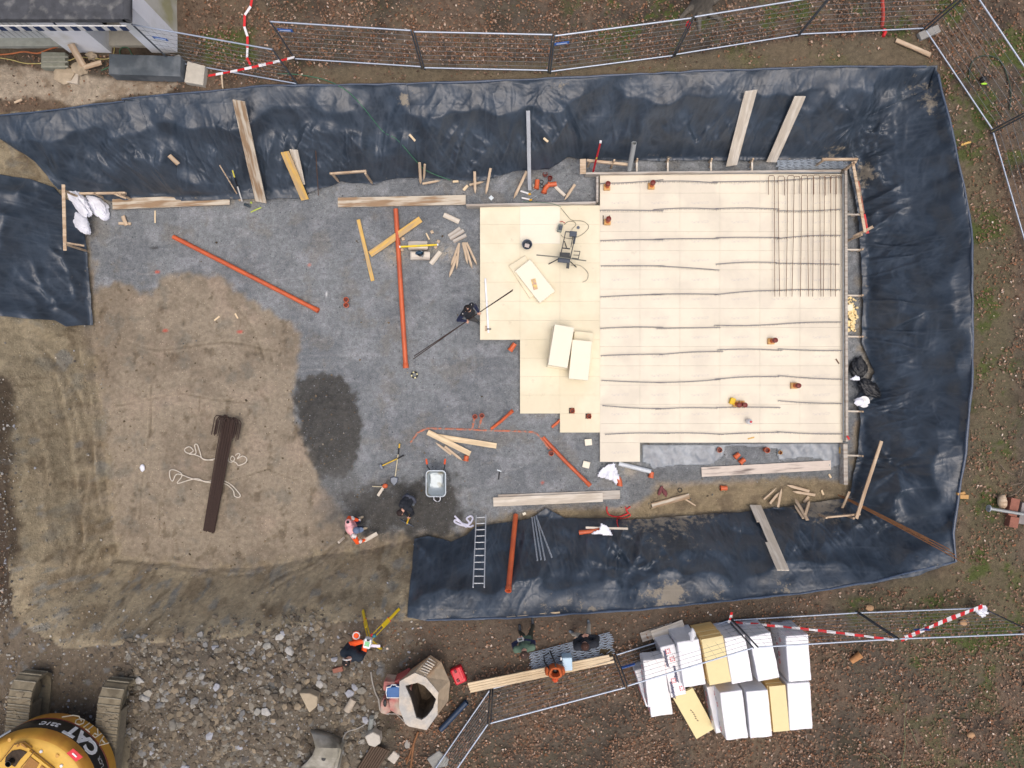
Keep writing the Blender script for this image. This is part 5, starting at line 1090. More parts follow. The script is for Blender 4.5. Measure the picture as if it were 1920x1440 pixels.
# red webbing and paint marks near the south sheet
RED = mat('red_strap', S(206,34,40), .6, var=.15)
cable([(1138,950),(1138,958),(1142,965),(1150,968),(1160,969),(1170,966),(1178,962),(1174,956),(1182,950)], None, .022, RED, 'red strap curled at the top of the south sheet', 'strap', 'strap')
cable([(1172,950),(1176,958),(1182,966),(1176,970),(1165,972),(1158,972),(1157,980),(1160,990)], None, .013, RED, 'thin red strap trailing onto the south sheet', 'strap', 'strap')
rt = empty('gloves', P(1240,920,0), 'dark red work gloves lying on the tan mud', 'gloves')
for k, (x, y, a) in enumerate([(1238,920,1.2),(1246,923,2.0)]): mb = MB(); mb.blob(P(x, y, .05), (.16,.065,.04), 7+k, 2, .35, R=Matrix.Rotation(a, 3, 'Z')); mb.build('glove', mat('glove_red', S(112,64,66), .9), rt, True)
plank((1588,817), (1592,824), 3, RED, 'dark red clamp handle on the east formwork board', z0=.34, z1=.34, th=.03)
# brown long bars over the south-east corner
for i, (a, b) in enumerate([((1572,929),(1795,1044)),((1575,931),(1790,1040)),((1578,929),(1780,1030)),((1570,927),(1740,1012)),((1574,930),(1806,1055))]):
    mb = MB(); pa = P(*a, .35); pb = P(*b, GZ+.12+.03*i); mb.tube([pa.lerp(pb, t)+Vector((.0, .0, .18*math.sin(math.pi*t)+.012*i)) for t in np.linspace(0, 1, 8)], .014, 6)
    tag(mb.build('rusty_bar', mat('rust_orange', S(132,92,60), .8, .2, var=.2), None, True), ['lowest and palest', 'second', 'middle', 'shortest', 'longest'][i]+' rusty bar of the sheaf crossing the south-east corner', 'steel bar', 'rusty bars crossing the south-east corner')
# ---------------------------------------------------------------- house in the north-west corner
WW = mat('white_render', S(244,246,248), .8, var=.04, scale=2, col2=S(206,206,190), sc2=.7, thr=.55, bump=.003); WE = mat('white_render_dull', S(208,206,192), .85, var=.08, scale=2, col2=S(176,172,132), sc2=.9, thr=.52)  # WE: duller, yellower and blotchier render for the east wall
RT = mat('roof_concrete', S(88,90,92), .9, var=.25, scale=5, col2=S(124,126,124), sc2=2.5, thr=.55, bump=.01)
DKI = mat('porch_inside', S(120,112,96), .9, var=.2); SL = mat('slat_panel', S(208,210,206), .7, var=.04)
H0 = P(333,99,GZ); hx = H0.x; hy = H0.y; zb = GZ-.15; zt = GZ+2.55
house = empty('house', (hx, hy, GZ), 'white house corner with a dark weathered roof and a blue and white awning', 'house')
def hbox(name, x0, x1, y0, y1, z0, z1, m, parent=house, bevel=0):
    mb = MB(); mb.box(((x0+x1)/2, (y0+y1)/2, (z0+z1)/2), (x1-x0, y1-y0, z1-z0)); return mb.build(name, m, parent, bevel=bevel)
def gx(px): return P(px, 99, GZ).x
hbox('corner_pillar', gx(285), hx, hy, hy+.5, zb, zt, WW); hbox('middle_pillar', gx(131), gx(209), hy, hy+.6, zb, zt, WW)
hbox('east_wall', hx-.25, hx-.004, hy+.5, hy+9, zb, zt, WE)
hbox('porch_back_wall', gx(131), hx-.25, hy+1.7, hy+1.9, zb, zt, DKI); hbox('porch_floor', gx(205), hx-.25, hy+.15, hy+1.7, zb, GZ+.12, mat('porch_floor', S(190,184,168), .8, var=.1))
hbox('door_frame', gx(238), gx(241), hy+1.55, hy+1.7, GZ, zt-.3, mat('brown_frame', S(150,120,96), .7)); 
pn = hbox('garage_panel', gx(-260), gx(131), hy+.35, hy+.45, GZ+.1, zt, SL)
mb = MB()
for k in range(40):
    x = gx(131)-.1-k*.16; mb.box((x, hy+.345, (GZ+.15+zt)/2), (.02, .015, zt-GZ-.2))
mb.build('panel_rib', mat('slat_groove', S(176,178,176), .7), pn)
hbox('plinth', gx(-260), gx(131), hy+.12, hy+.35, zb, GZ+.14, mat('plinth_stone', S(170,172,160), .9, var=.15, scale=6))
rf = hbox('roof', gx(-260), hx+.02, hy+.15, hy+9, zt, zt+.12, RT)
hbox('eaves_slab', gx(-260), hx+.05, hy-.50, hy+.10, zt-.02, zt+.16, mat('eaves_dark', S(70,72,76), .9, var=.3, scale=4, col2=S(112,112,110), sc2=3, thr=.58, bump=.01), bevel=.02)
mb = MB(); mb.tube([(hx+.06, hy-.5, zt+.07), (hx+.06, hy+.1, zt+.07)], .11, 12); mb.build('gutter_end', mat('eaves_dark', S(70,72,76)), house, True)
aw = hbox('awning_fringe', gx(-260), hx-.02, hy-.58, hy-.55, zt-.22, zt-.02, mat('awning_white', S(208,208,204), .8))
mb = MB()
for k in range(36):
    x = hx-.12-k*.30; mb.box((x, hy-.587, zt-.12), (.15, .012, .19))
mb.build('blue_stripe', mat('awning_blue', S(30,52,88), .8), aw)
mb = MB(); mb.tube([P(92,35,GZ+2.3), P(102,44,GZ+2.2), P(114,55,GZ+2.0)], .02, 6); mb.build('awning_tie', mat('awning_blue', S(30,52,88)), aw, True)
mb = MB(); mb.blob((gx(222), hy+1.1, GZ+.35), (.28,.22,.3), 5, 2, .3); tag(mb.build('porch_basket', mat('ochre', S(170,124,60), .8), None, True), 'ochre basket standing in the dark porch opening', 'basket')
# things along the house
mb = MB(); c = P(285,134,GZ); mb.box(c+Vector((0,0,.19)), (1.98,.56,.40), rz=-.035); mb.k = 0
tag(mb.build('stone_trough', mat('dark_slate', S(78,86,92), .8, var=.15, scale=3, col2=S(104,110,114), sc2=2), bevel=.02), 'long dark slate coloured block below the porch opening', 'stone block')
mb = MB(); mb.prism([P(x, y, GZ)[:2] for x, y in [(358,121),(391,130),(387,166),(352,160)]], GZ, GZ+.22); tag(mb.build('stone_block', mat('pale_stone', S(186,180,166), .9, var=.1, bump=.01), bevel=.02), 'pale stone block at the right end of the dark slate block', 'stone block')
rt = empty('crate', P(104,116,GZ), 'weathered flat crate at the foot of the garage panel', 'crate'); mb = MB(); mb.box(P(104,116,GZ+.11), (.66,.44,.2), rz=-.02); mb.build('body', mat('crate_grey', S(134,136,122), .9, var=.2, scale=8), rt)
mb = MB(); mb.box(P(104,116,GZ+.22), (.70,.04,.03)); mb.box(P(104,107,GZ+.22), (.70,.04,.03)); mb.box(P(104,125,GZ+.22), (.70,.04,.03)); mb.build('slats', mat('crate_slat', S(150,150,136), .9), rt)
plank((133,82), (158,125), 13, WK, 'brown board standing in the heap of scraps by the middle pillar', z0=GZ+.6, z1=GZ+.15)
plank((158,127), (191,117), 9, WK, 'broken brown board lying across the scrap heap by the pillar', z0=GZ+.18, z1=GZ+.2)
for k, (x, y, r, l) in enumerate([(172,105,.14,'white rubble lump behind the broken brown board'),(120,140,.3,'tan rubble lump at the left of the flat slab piece'),(150,129,.24,'flat lump under the standing brown board')]):
    mb = MB(); mb.blob(W(x, y, .06), (r, r*.8, .12), 20+k, 2, .5); tag(mb.build('rubble_lump', mat('rubble_tan', S(176,160,136), .9, var=.15)), l, 'rubble lump')
mb = MB(); mb.prism([W(x, y)[:2] for x, y in [(124,137),(150,133),(149,160),(127,156)]], GZ, GZ+.1); tag(mb.build('slab_piece', mat('slab_pale', S(186,176,160), .9, var=.1), bevel=.01), 'pale squarish slab piece on the cracked concrete', 'slab piece')
cable([(-10,103),(20,101),(45,97),(70,100),(90,93),(115,86)], None, .02, mat('orange_hose', S(186,112,70), .6), 'orange hose lying along the plinth of the house', 'hose', 'hose')
cable([(-10,107),(20,112),(50,119),(90,118),(130,113),(150,107),(195,111),(210,105),(214,95),(214,88)], None, .013, mat('yellow_hose', S(186,172,110), .6), 'thin yellow hose running past the crate to the porch', 'hose', 'hose')
cable([(228,108),(224,96),(230,89),(240,90),(246,100),(250,112),(215,122),(190,132)], None, .018, mat('green_hose', S(72,104,80), .6), 'green hose coiled in front of the porch', 'hose', 'hose')
cable([(1893,205),(1895,170),(1880,120),(1858,105),(1832,108),(1819,125),(1818,150)], None, .018, mat('dark_green_hose', S(48,62,50), .6), 'dark green hose arching over the grass beyond the corner fence', 'hose', 'hose')
plank((416,138), (418,166), 3, WK, 'short wooden stake between the fence foot and the sheet', z0=GZ+.05, z1=GZ+.05, name='peg', cat='peg')
plank((28,193), (42,187), 4, WK, 'tiny wood scrap on the broken concrete edge', z0=GZ+.06, z1=GZ+.06)
# ---------------------------------------------------------------- site fence
FG = mat('fence_galvanised', S(176,186,200), .35, .55, var=.06); FP = mat('fence_post_grey', S(92,100,108), .5, .5, var=.1); FWI = mat('fence_wire', S(128,132,134), .5, .4)
FOOT = mat('concrete_foot', S(150,148,142), .9, var=.15)
BLUE = mat('blue_plate', S(34,96,178), .5)
def fence(a, b, label, plate=None, lean=(0, 0), z0=.12, h=1.95, ends=(1, 1)):
    za, zb_ = GZ+z0, GZ+z0; A = P(*a, za); B = P(*b, zb_); d = (B-A); L = d.length; d.normalize()
    up = Vector((lean[0], lean[1], 1)).normalized()*h
    rt = empty('mesh_fence', A-Vector((0, 0, z0)), label, 'fence panel', 'mesh fence panels round the pit')
    mb = MB(); mb.tube([A, B], .021, 8); mb.build('bottom_rail', FG, rt, True)
    mb = MB(); mb.tube([A+up, B+up], .021, 8); mb.build('top_rail', FG, rt, True)
    for q in (A, B): mb = MB(); mb.tube([q-Vector((0, 0, z0)), q+up*1.01], .021, 8); mb.build('post', FP, rt, True)
    mb = MB()
    for k in range(1, 8): mb.tube([A+up*(k/8), B+up*(k/8)], .0046, 4)
    n = int(L/.22)
    for k in range(1, n): q = A+d*(L*k/n); mb.tube([q, q+up], .0026, 3)
    mb.build('wire_mesh', FWI, rt)
    if plate:
        t, s_ = plate; q = A+d*L*t+up*s_; mb = MB(); mb.bar(q-d*.19, q+d*.19, .012, .12, up); p_ = mb.build('name_plate', BLUE, rt)
        mb = MB(); mb.bar(q-d*.14+Vector((0,-.01,.0)), q+d*.14+Vector((0,-.01,.0)), .012, .03, up); mb.build('plate_lettering', mat('plate_white', S(190,206,226), .5), p_)
    return rt
fence((321,115), (557,157), 'fence panel in front of the house corner', (.12, .72)); fence((553,110), (790,125), 'top fence panel with the blue plate, first left of the middle', (.07, .80))
fence((795,127), (1028,132), 'top middle fence panel without a plate'); fence((1032,134), (1262,104), 'top fence panel right of the middle post, with a blue plate', (.06, .78))
fence((1267,102), (1497,65), 'top fence panel starting at the red and white knot'); fence((1500,64), (1732,53), 'top right fence panel with the faded red tape across it', (.9, .95))
fence((1736,57), (1861,243), 'slanting fence panel at the top right corner'); fence((1862,248), (1927,470), 'steep fence panel on the right edge')
fence((770,1508), (919,1293), 'slanting fence panel at the bottom, next to the dark blue pipe'); fence((924,1291), (1150,1231), 'fence panel behind the bundle of pale battens')
fence((1155,1228), (1366,1164), 'fence panel standing over the foam packs', (.06, .45)); fence((1374,1163), (1608,1149), 'fence panel right of the packs crossed by the striped tape', None)
fence((1612,1149), (1842,1140), 'last fence panel at the lower right, beyond the striped tape', (.26, .72))
for (x, y, l) in [(322,118,'under the house corner fence end'),(1741,62,'at the top right fence corner')]:
    rt = empty('fence_foot', P(x, y, GZ), 'concrete fence foot block '+l, 'fence foot'); mb = MB(); mb.box(P(x, y, GZ+.07), (.6,.22,.13), rz=.4); mb.build('block', FOOT, rt, bevel=.02)
def striped(pts, label, w=.07, seg=.16, twist=.3):
    """barrier tape: alternating red and white lengths"""
    pts = [Vector(p) for p in pts]; rt = empty('barrier_tape', pts[0], label, 'barrier tape'); R_ = mat('tape_red', S(206,30,34), .5, var=.1); Wt = mat('tape_white', S(226,224,224), .5, var=.05)
    mt_ = MB(); s_ = 0; k = 0
    for a, b in zip(pts[:-1], pts[1:]):
        L = (b-a).length; n = max(1, round(L/seg)); d = (b-a).normalized()
        for i in range(n):
            p, q = a.lerp(b, i/n), a.lerp(b, (i+1)/n); tw = twist*math.sin(k*.7); sd = d.cross(Vector((0, 0, 1))).normalized()*math.cos(tw)+Vector((0, 0, 1))*math.sin(tw)
            mt_.k = k % 2; mt_.bar(p, q, .008, w*(1 if i % 3 else .8), sd); k += 1
    o = mt_.build('strip', [R_, Wt], rt)
def sagp(a, b, sag, n=7): return [a.lerp(b, t)-Vector((0, 0, sag*4*t*(1-t))) for t in np.linspace(0, 1, n)]
striped(sagp(P(1378,1167,GZ+.2), P(1676,1200,GZ+1.95), .1), 'red and white tape stretched along the fence right of the packs', seg=.24)
striped(sagp(P(1690,1200,GZ+1.95), P(1842,1137,GZ+.4), .05), 'broad red and white tape running up to the white bag at the right', w=.11, seg=.17)
striped(sagp(P(391,142,GZ+.7), P(552,107,GZ+1.1), .05), 'red and white tape stretched between the fence panels near the house', w=.07, seg=.26)
striped([P(473,-6,GZ+.3), P(470,12,GZ+.2), P(459,28,GZ+.1), P(458,50,GZ+.1), P(464,68,GZ+.1), P(464,90,GZ+.1), P(463,108,GZ+.1), P(470,122,GZ+.1)], 'red and white tape trailing down from the top edge by the tree litter', w=.08, seg=.3)
striped([P(1372,1148,GZ+.6), P(1370,1158,GZ+.5), P(1366,1168,GZ+.5)], 'short red and white tape end knotted on the fence above the packs', w=.08, seg=.1)
mb = MB(); mb.blob(P(1291,46,GZ+1.5), (.07,.1,.1), 4, 2, .4); tag(mb.build('tape_knot', RED), 'red tape knot on the top fence post', 'tape knot')
cable([(1654,-5),(1656,25),(1654,50)], None, .05, mat('faded_red_tape', S(170,66,54), .8, var=.3), 'faded red tape hanging across the top right fence', 'tape', 'tape'); cable([(1655,56),(1660,58),(1656,68)], None, .05, RED, 'bright red tape end at the foot of the top right fence', 'tape', 'tape')
cloth('white_bag', [(1820,1137),(1832,1130),(1845,1133),(1852,1150),(1840,1159),(1828,1150)], GZ+.3, WSK, 'white plastic bag tied at the end of the broad striped tape', 'bag', amp=.09, seed=220, step=.03)
# ---------------------------------------------------------------- insulation packs in the south-east
PKW = mat('pack_film_white', S(228,228,230), .35, var=.03, scale=3, col2=S(226,222,218), sc2=1.2, bump=.008, bscale=6, spec=.5)
PKG = mat('pack_film_end', S(218,219,222), .35, var=.1, scale=4, bump=.012); YB = mat('foam_yellow', S(224,208,156), .75, var=.03); YBE = mat('foam_yellow_edge', S(232,190,120), .8, var=.08, stretch=(1, 1, 14), scale=4)
PR = mat('print_red', S(206,50,56), .5); PBK = mat('print_blue', S(52,56,92), .5)
def pack(top, zt_, h, label, yellow=False, dots=True, group=None, logo=False):
    """four top corners in the photo (NW, NE, SE, SW) at height zt_, block of height h"""
    T4 = [P(x, y, zt_) for x, y in top]; c = sum(T4, Vector())/4
    ex = ((T4[1]-T4[0])+(T4[2]-T4[3])).normalized(); L = ((T4[0]-T4[3]).length+(T4[1]-T4[2]).length)/2; w = ((T4[1]-T4[0]).length+(T4[2]-T4[3]).length)/2
    ang = math.atan2(ex.y, ex.x); rt = empty('foam_pack', (c.x, c.y, zt_-h), label, 'foam pack', group, rz=ang)
    if yellow:
        n = int(h/.1)
        for k in range(n):
            mb = MB(); mb.box((random.uniform(-.012, .012), random.uniform(-.012, .012), h*(k+.5)/n), (w, L, h/n-.004)); me_ = mb.build('foam_board', [YB, YBE], rt, origin=(0, 0, 0), bevel=.006)
            me_.data.polygons.foreach_set('material_index', [0 if abs(p.normal.z) > .5 else 1 for p in me_.data.polygons])
    else:
        import bmesh
        mb = MB(); nx_, ny_, nz_ = 8, 14, 8; 
        bm = bmesh.new(); bmesh.ops.create_cube(bm, size=1); bmesh.ops.subdivide_edges(bm, edges=bm.edges[:], cuts=9, use_grid_fill=True)
        for v in bm.verts:
            p = Vector((v.co.x*w, v.co.y*L, v.co.z*h)); m_ = max(abs(v.co.x), abs(v.co.y))*2
            k = noise(p.x*4+c.x, p.y*3+p.z*4+c.y, 230); q = noise(p.x*9+c.x, p.y*7+p.z*9, 232)
            nrm = Vector((v.co.x if abs(v.co.x) > .49 else 0, v.co.y if abs(v.co.y) > .49 else 0, v.co.z if abs(v.co.z) > .49 else 0))
            v.co = p+nrm*(.018*float(k)+.010*float(q))+Vector((0, 0, h/2))
        vs = [v.co.copy() for v in bm.verts]; fs = [tuple(v.index for v in f.verts) for f in bm.faces]; bm.free(); mb.add(vs, fs)
        o = mb.build('wrapping', [PKW, PKG], rt, True, origin=(0, 0, 0), bevel=.02)
        o.data.polygons.foreach_set('material_index', [0 if (p.normal.z > .5 or p.normal.y < -.5) else 1 for p in o.data.polygons])
        if dots:
            for side in (-1, 1):
                mb = MB(); mk = MB()
                for k in range(5):
                    yy = -L*.38+k*L*.17; zz = h*random.uniform(.25, .8)
                    for a in range(8): t = a*math.pi/4; mb.box((side*(w/2+.018), yy+.05*math.cos(t), zz+.05*math.sin(t)), (.004, .022, .022))
                    for a in range(5): mk.box((side*(w/2+.018), yy+.07+.022*a, zz-.10), (.004, .012, .035))
                mb.build('printed_dots', PR, o, origin=(0, 0, 0)); mk.build('printed_letters', PBK, o, origin=(0, 0, 0))
    return rt
PG_ = None
pack([(1214,1252),(1254,1248),(1257,1339),(1216,1346)], GZ+.52, .52, 'bottom white pack at the left end of the pile, sticking out below')
pack([(1196,1256),(1212,1252),(1222,1322),(1206,1328)], GZ+.50, .5, 'narrow white pack peeking out at the far left of the pile')
pack([(1206,1238),(1246,1234),(1256,1322),(1215,1327)], GZ+1.06, .52, 'top white pack at the left end of the pile, under the fence rail')
rt = pack([(1240,1213),(1268,1207),(1284,1302),(1256,1309)], GZ+.86, .86, 'white pack lettered in dark blue with red dot crosses, between two plain ones', dots=False)
def print_on(rt, txt, x, y, z_, size, m, rz, name='lettering'):
    Vt, Ft = text_mesh(txt, size, .002, .004); R = Matrix.Rotation(rz, 3, 'Z'); mb = MB(); mb.add([R@v+Vector((x, y, z_)) for v in Vt], Ft); par = rt.children[0]
    return mb.build(name, m, par, origin=(0, 0, 0))
for k, (x, y) in enumerate([(-.10,.40),(.06,-.05),(-.12,-.45)]): print_on(rt, 'swisspor', x, y-.05, .885, .13, PBK, -math.pi/2)
for (x, y) in [(-.02,.55),(.05,.32),(-.05,-.25),(.12,-.5)]:
    mb = MB()
    for a, b in ((0,0),(.05,0),(-.05,0),(0,.05),(0,-.05),(.05,.05),(-.05,-.05),(.05,-.05),(-.05,.05)):
        if (a, b) != (0, 0): mb.box((x+a, y+b, .888), (.026,.026,.004), rz=.78)
    mb.build('dot_cross', PR, rt.children[0], origin=(0, 0, 0))
pack([(1267,1204),(1308,1199),(1326,1282),(1284,1290)], GZ+1.1, 1.1, 'white pack left of the yellow boards with a loose film end at its top')
pack([(1313,1199),(1354,1192),(1372,1277),(1332,1285)], GZ+1.12, 1.1, 'unwrapped stack of yellow foam boards standing between white packs', yellow=True)
pack([(1357,1197),(1394,1190),(1415,1276),(1373,1283)], GZ+1.12, 1.1, 'white pack directly right of the unwrapped yellow boards')
pack([(1406,1193),(1444,1186),(1463,1270),(1421,1279)], GZ+1.12, 1.1, 'white pack under the fence joint, second right of the yellow boards')
pack([(1471,1193),(1514,1190),(1523,1276),(1481,1279)], GZ+1.1, 1.1, 'white pack standing apart at the upper right of the pile')
pack([(1477,1281),(1520,1279),(1523,1367),(1480,1370)], GZ+1.08, 1.08, 'white smooth pack at the lower right corner of the pile', dots=False)
pack([(1443,1288),(1474,1285),(1478,1371),(1448,1374)], GZ+1.05, 1.05, 'pale yellow boards between white packs in the lower row', yellow=True)
pack([(1400,1297),(1441,1293),(1447,1381),(1406,1385)], GZ+1.15, 1.15, 'white pack in the lower row just left of the pale yellow boards')
pack([(1318,1290),(1352,1284),(1384,1366),(1350,1374)], GZ+.55, .55, 'low white pack leaning out on the left of the lower row')
pack([(1349,1299),(1391,1294),(1404,1383),(1362,1389)], GZ+1.12, 1.1, 'white pack leftmost of the high ones in the lower row')
rt = empty('tilted_foam_board', P(1300,1340,GZ), 'yellow foam board leaning out on the ground left of the lower row', 'foam board')
A_, B_, C_, D_ = P(1262,1309,GZ+.62), P(1299,1290,GZ+.62), P(1340,1366,GZ+.12), P(1306,1386,GZ+.12); mb = MB(); dn = Vector((0, 0, -.10)); mb.add([A_, B_, C_, D_, A_+dn, B_+dn, C_+dn, D_+dn], [(0,3,2,1),(4,5,6,7),(0,1,5,4),(1,2,6,5),(2,3,7,6),(3,0,4,7)]); mb.build('board', YB, rt, bevel=.006)
mb = MB()
for k in range(6): q = A_.lerp(B_, .45).lerp(D_.lerp(C_, .45), .40+.05*k)+Vector((random.uniform(-.02, .02), 0, .012)); mb.box(q, (.05,.03,.004), R=Matrix.Rotation(-.5, 3, 'Z')@Matrix.Rotation(.3, 3, 'X'))
mb.build('printed_mark', mat('grey_print', S(140,126,100), .8), rt)
mb = MB(); mb.blob(P(1298,1190,GZ+1.15), (.09,.16,.08), 8, 2, .5); tag(mb.build('film_scrap', PKG, None, True), 'loose end of pack film fluttering at the fence above the pile', 'film scrap')
# ---------------------------------------------------------------- excavator
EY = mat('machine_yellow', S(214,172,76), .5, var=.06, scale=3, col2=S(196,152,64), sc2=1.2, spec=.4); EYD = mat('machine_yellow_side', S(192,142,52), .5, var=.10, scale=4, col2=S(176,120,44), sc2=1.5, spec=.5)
EB = mat('machine_black', S(22,24,26), .45, var=.2); TRK = mat('track_steel', S(140,130,108), .8, .25, var=.25, scale=6, col2=S(118,108,88), sc2=2.5, bump=.01)
MUD = mat('dried_mud', S(128,118,98), .95, var=.2, scale=8, bump=.02)
ec = P(105,1450,GZ+1.1); ez = Z(150,1330)
exc = empty('excavator', (ec.x, ec.y, GZ), 'yellow and black excavator seen from above in the bottom left corner', 'excavator')
def track(x_top, y_top, lean):
    a = P(x_top, y_top, GZ+.9); d = Vector((-.11, -1, 0)).normalized(); sdv = Vector((1, -.11, 0)).normalized(); L = 4.3; w = .60; r = .44; c = []
    tr = empty('track', a); tr.parent = exc; tr.location = (a.x-ec.x, a.y-ec.y, 0)
    z0 = GZ+.03; n = 15
    prof = [(L*k/20, 2*r) for k in range(21)]+[(L+r*math.sin(t), r+r*math.cos(t)) for t in np.linspace(0, math.pi, 9)[1:]]+[(L-L*k/20, 0) for k in range(1, 21)]+[(-r*math.sin(t), r-r*math.cos(t)) for t in np.linspace(0, math.pi, 9)[1:-1]]
    m_ = len(prof); O = Vector((a.x, a.y, z0))
    mb = MB(); vs = [O+d*s_+Vector((0, 0, z_))+sdv*k for k in (-w/2, w/2) for s_, z_ in prof]; vs2 = [O+d*(s_*.96+.05)+Vector((0, 0, r+(z_-r)*.82))+sdv*k for k in (-w/2, w/2) for s_, z_ in prof]
    mb.add(vs, [(i, (i+1) % m_, m_+(i+1) % m_, m_+i) for i in range(m_)]); mb.add(vs2, [(i, m_+i, m_+(i+1) % m_, (i+1) % m_) for i in range(m_)])
    mb.add(vs+vs2, [(i, 2*m_+i, 2*m_+(i+1) % m_, (i+1) % m_) for i in range(m_)]+[(m_+i, m_+(i+1) % m_, 3*m_+(i+1) % m_, 3*m_+i) for i in range(m_)])
    def PO(mb_, name, m, par, sm=False):
        o = mb_.build(name, m, None, sm, origin=(0, 0, 0)); o.parent = par; o.location = (-a.x, -a.y, -GZ) if par is tr else (0, 0, 0); return o
    PO(mb, 'belt', TRK, tr)
    mb = MB(); n = 22
    for k in range(n): s_ = L*k/n+.05; mb.bar(O+d*s_+Vector((0, 0, 2*r+.012))-sdv*w/2, O+d*s_+Vector((0, 0, 2*r+.012))+sdv*w/2, .03, .03); mb.bar(O+d*(s_+.08)+Vector((0, 0, 2*r+.006))-sdv*w/2, O+d*(s_+.08)+Vector((0, 0, 2*r+.006))+sdv*w/2, .02, .02)
    for t in np.linspace(.3, math.pi-.2, 6): q = O+d*(-(r+.012)*math.sin(t))+Vector((0, 0, r+(r+.012)*math.cos(t))); mb.bar(q-sdv*w/2, q+sdv*w/2, .03, .03)
    PO(mb, 'grouser_bars', mat('worn_steel', S(134,128,112), .6, .3, var=.35, scale=12), tr)
    mb = MB(); mb.lathe([(.001,-.10),(.25,-.10),(.33,-.06),(.33,.06),(.25,.10),(.001,.10)], O+d*.1+Vector((0, 0, r))+sdv*(.0), 20, sdv); PO(mb, 'idler_wheel', TRK, tr, True)
    mb = MB(); mb.box(O+d*(L/2)+Vector((0, 0, r)), (.34, L-.7, .45), rz=math.atan2(d.y, d.x)+math.pi/2); PO(mb, 'side_frame', MUD, tr)
    mb = MB()
    for k in range(34): q = O+d*random.uniform(-.1, L*.6)+sdv*random.uniform(-w*.45, w*.45)+Vector((0, 0, 2*r+.01)); s_ = random.uniform(.03, .10); mb.blob(q, (s_*1.5, s_, .03), k, 1, .5)
    PO(mb, 'caked_mud', MUD, tr)['kind'] = 'stuff'
track(205, 1318, 0); track(38, 1304, 0)
mb = MB(); mb.lathe([(.7,.5),(.7,.95),(.001,.95)], (ec.x, ec.y, GZ), 24); mb.build('slewing_ring', EB, exc, origin=(ec.x, ec.y, GZ))
R0 = 1.60; z0 = 1.0; z1 = 2.22
prof = [(.001,z0),(R0-.12,z0),(R0-.02,z0+.06),(R0,z0+.2),(R0+.01,z0+.55),(R0,z0+.95),(R0-.04,z1-.1),(R0-.10,z1-.03),(R0-.17,z1),(1.3,z1+.02),(.001,z1+.05)]
mb = MB(); mb.lathe(prof, (0, 0, 0), 72, cap=False); vs = mb.v; mb.v = [(x*1., y, z_) for x, y, z_ in vs]
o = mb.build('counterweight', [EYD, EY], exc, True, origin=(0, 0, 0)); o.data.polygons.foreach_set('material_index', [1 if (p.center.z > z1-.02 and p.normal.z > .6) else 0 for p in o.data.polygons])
bd = MB(); bd.lathe([(R0+.004,z0+.42),(R0+.014,z0+.43),(R0+.010,z0+.86),(R0+.0,z0+.88)], (0, 0, 0), 96, cap=False); bd.build('black_band', EB, exc, True, origin=(0, 0, 0))
bd = MB(); bd.lathe([(R0+.006,z0+.385),(R0+.015,z0+.39),(R0+.015,z0+.41),(R0+.006,z0+.415)], (0, 0, 0), 96, cap=False); bd.build('red_line', mat('dark_red', S(120,30,34), .5), exc, True, origin=(0, 0, 0))
def curved(txt, size, ang, zc, m, name, sx=1, bold=.01, r=R0+.02, flip=False, shear=0):
    """lettering wrapped round the counterweight, readable from outside; ang = direction from the machine's centre"""
    Vt, Ft = text_mesh(txt, size, .004, bold, shear, sx); out = []
    for v in Vt: t = ang+v.x/r; out.append((math.cos(t)*(r+v.z), math.sin(t)*(r+v.z), zc+v.y))
    mb = MB(); mb.add(out, Ft); return mb.build(name, m, exc, origin=(0, 0, 0))
WL = mat('white_letters', S(226,228,228), .5)
A_ = lambda px, py, z_: math.atan2(P(px, py, z_).y-ec.y, P(px, py, z_).x-ec.x)
curved('CAT', .50, A_(152,1390,GZ+1.65), z0+.65, WL, 'maker_lettering', 1.0, .022)
curved('321C', .20, A_(95,1354,GZ+1.65), z0+.66, WL, 'type_lettering', 1.15, .006)
curved('LCR', .15, A_(187,1430,GZ+1.65), z0+.62, mat('grey_letters', S(150,152,154), .5), 'type_lettering', 1.1, .001)
SP = mat('spray_white', S(216,206,180), .7)
def scribble(a0, pts, name='spray_scrawl', r=R0+.016):
    mb = MB(); mb.tube([(math.cos(a0+u/r)*r, math.sin(a0+u/r)*r, z0+v) for u, v in pts], .016, 5); mb.build(name, SP, exc, True, origin=(0, 0, 0))
a0 = A_(158,1378,GZ+1.3)
scribble(a0, [(-.62,.10),(-.50,.42),(-.44,.30),(-.40,.12)]); scribble(a0, [(-.56,.22),(-.42,.24)]); scribble(a0, [(-.30,.12),(-.28,.36),(-.2,.38),(-.18,.28),(-.28,.24),(-.14,.1)])
scribble(a0, [(-.08,.36),(.06,.36)]); scribble(a0, [(0,.36),(.0,.12)]); scribble(a0, [(.12,.12),(.13,.34)]); scribble(a0, [(.22,.24),(.26,.36),(.36,.38),(.42,.26),(.38,.14),(.27,.12),(.22,.24)]); scribble(a0, [(.3,.2),(.46,.08),(.6,.12),(.78,.3)])
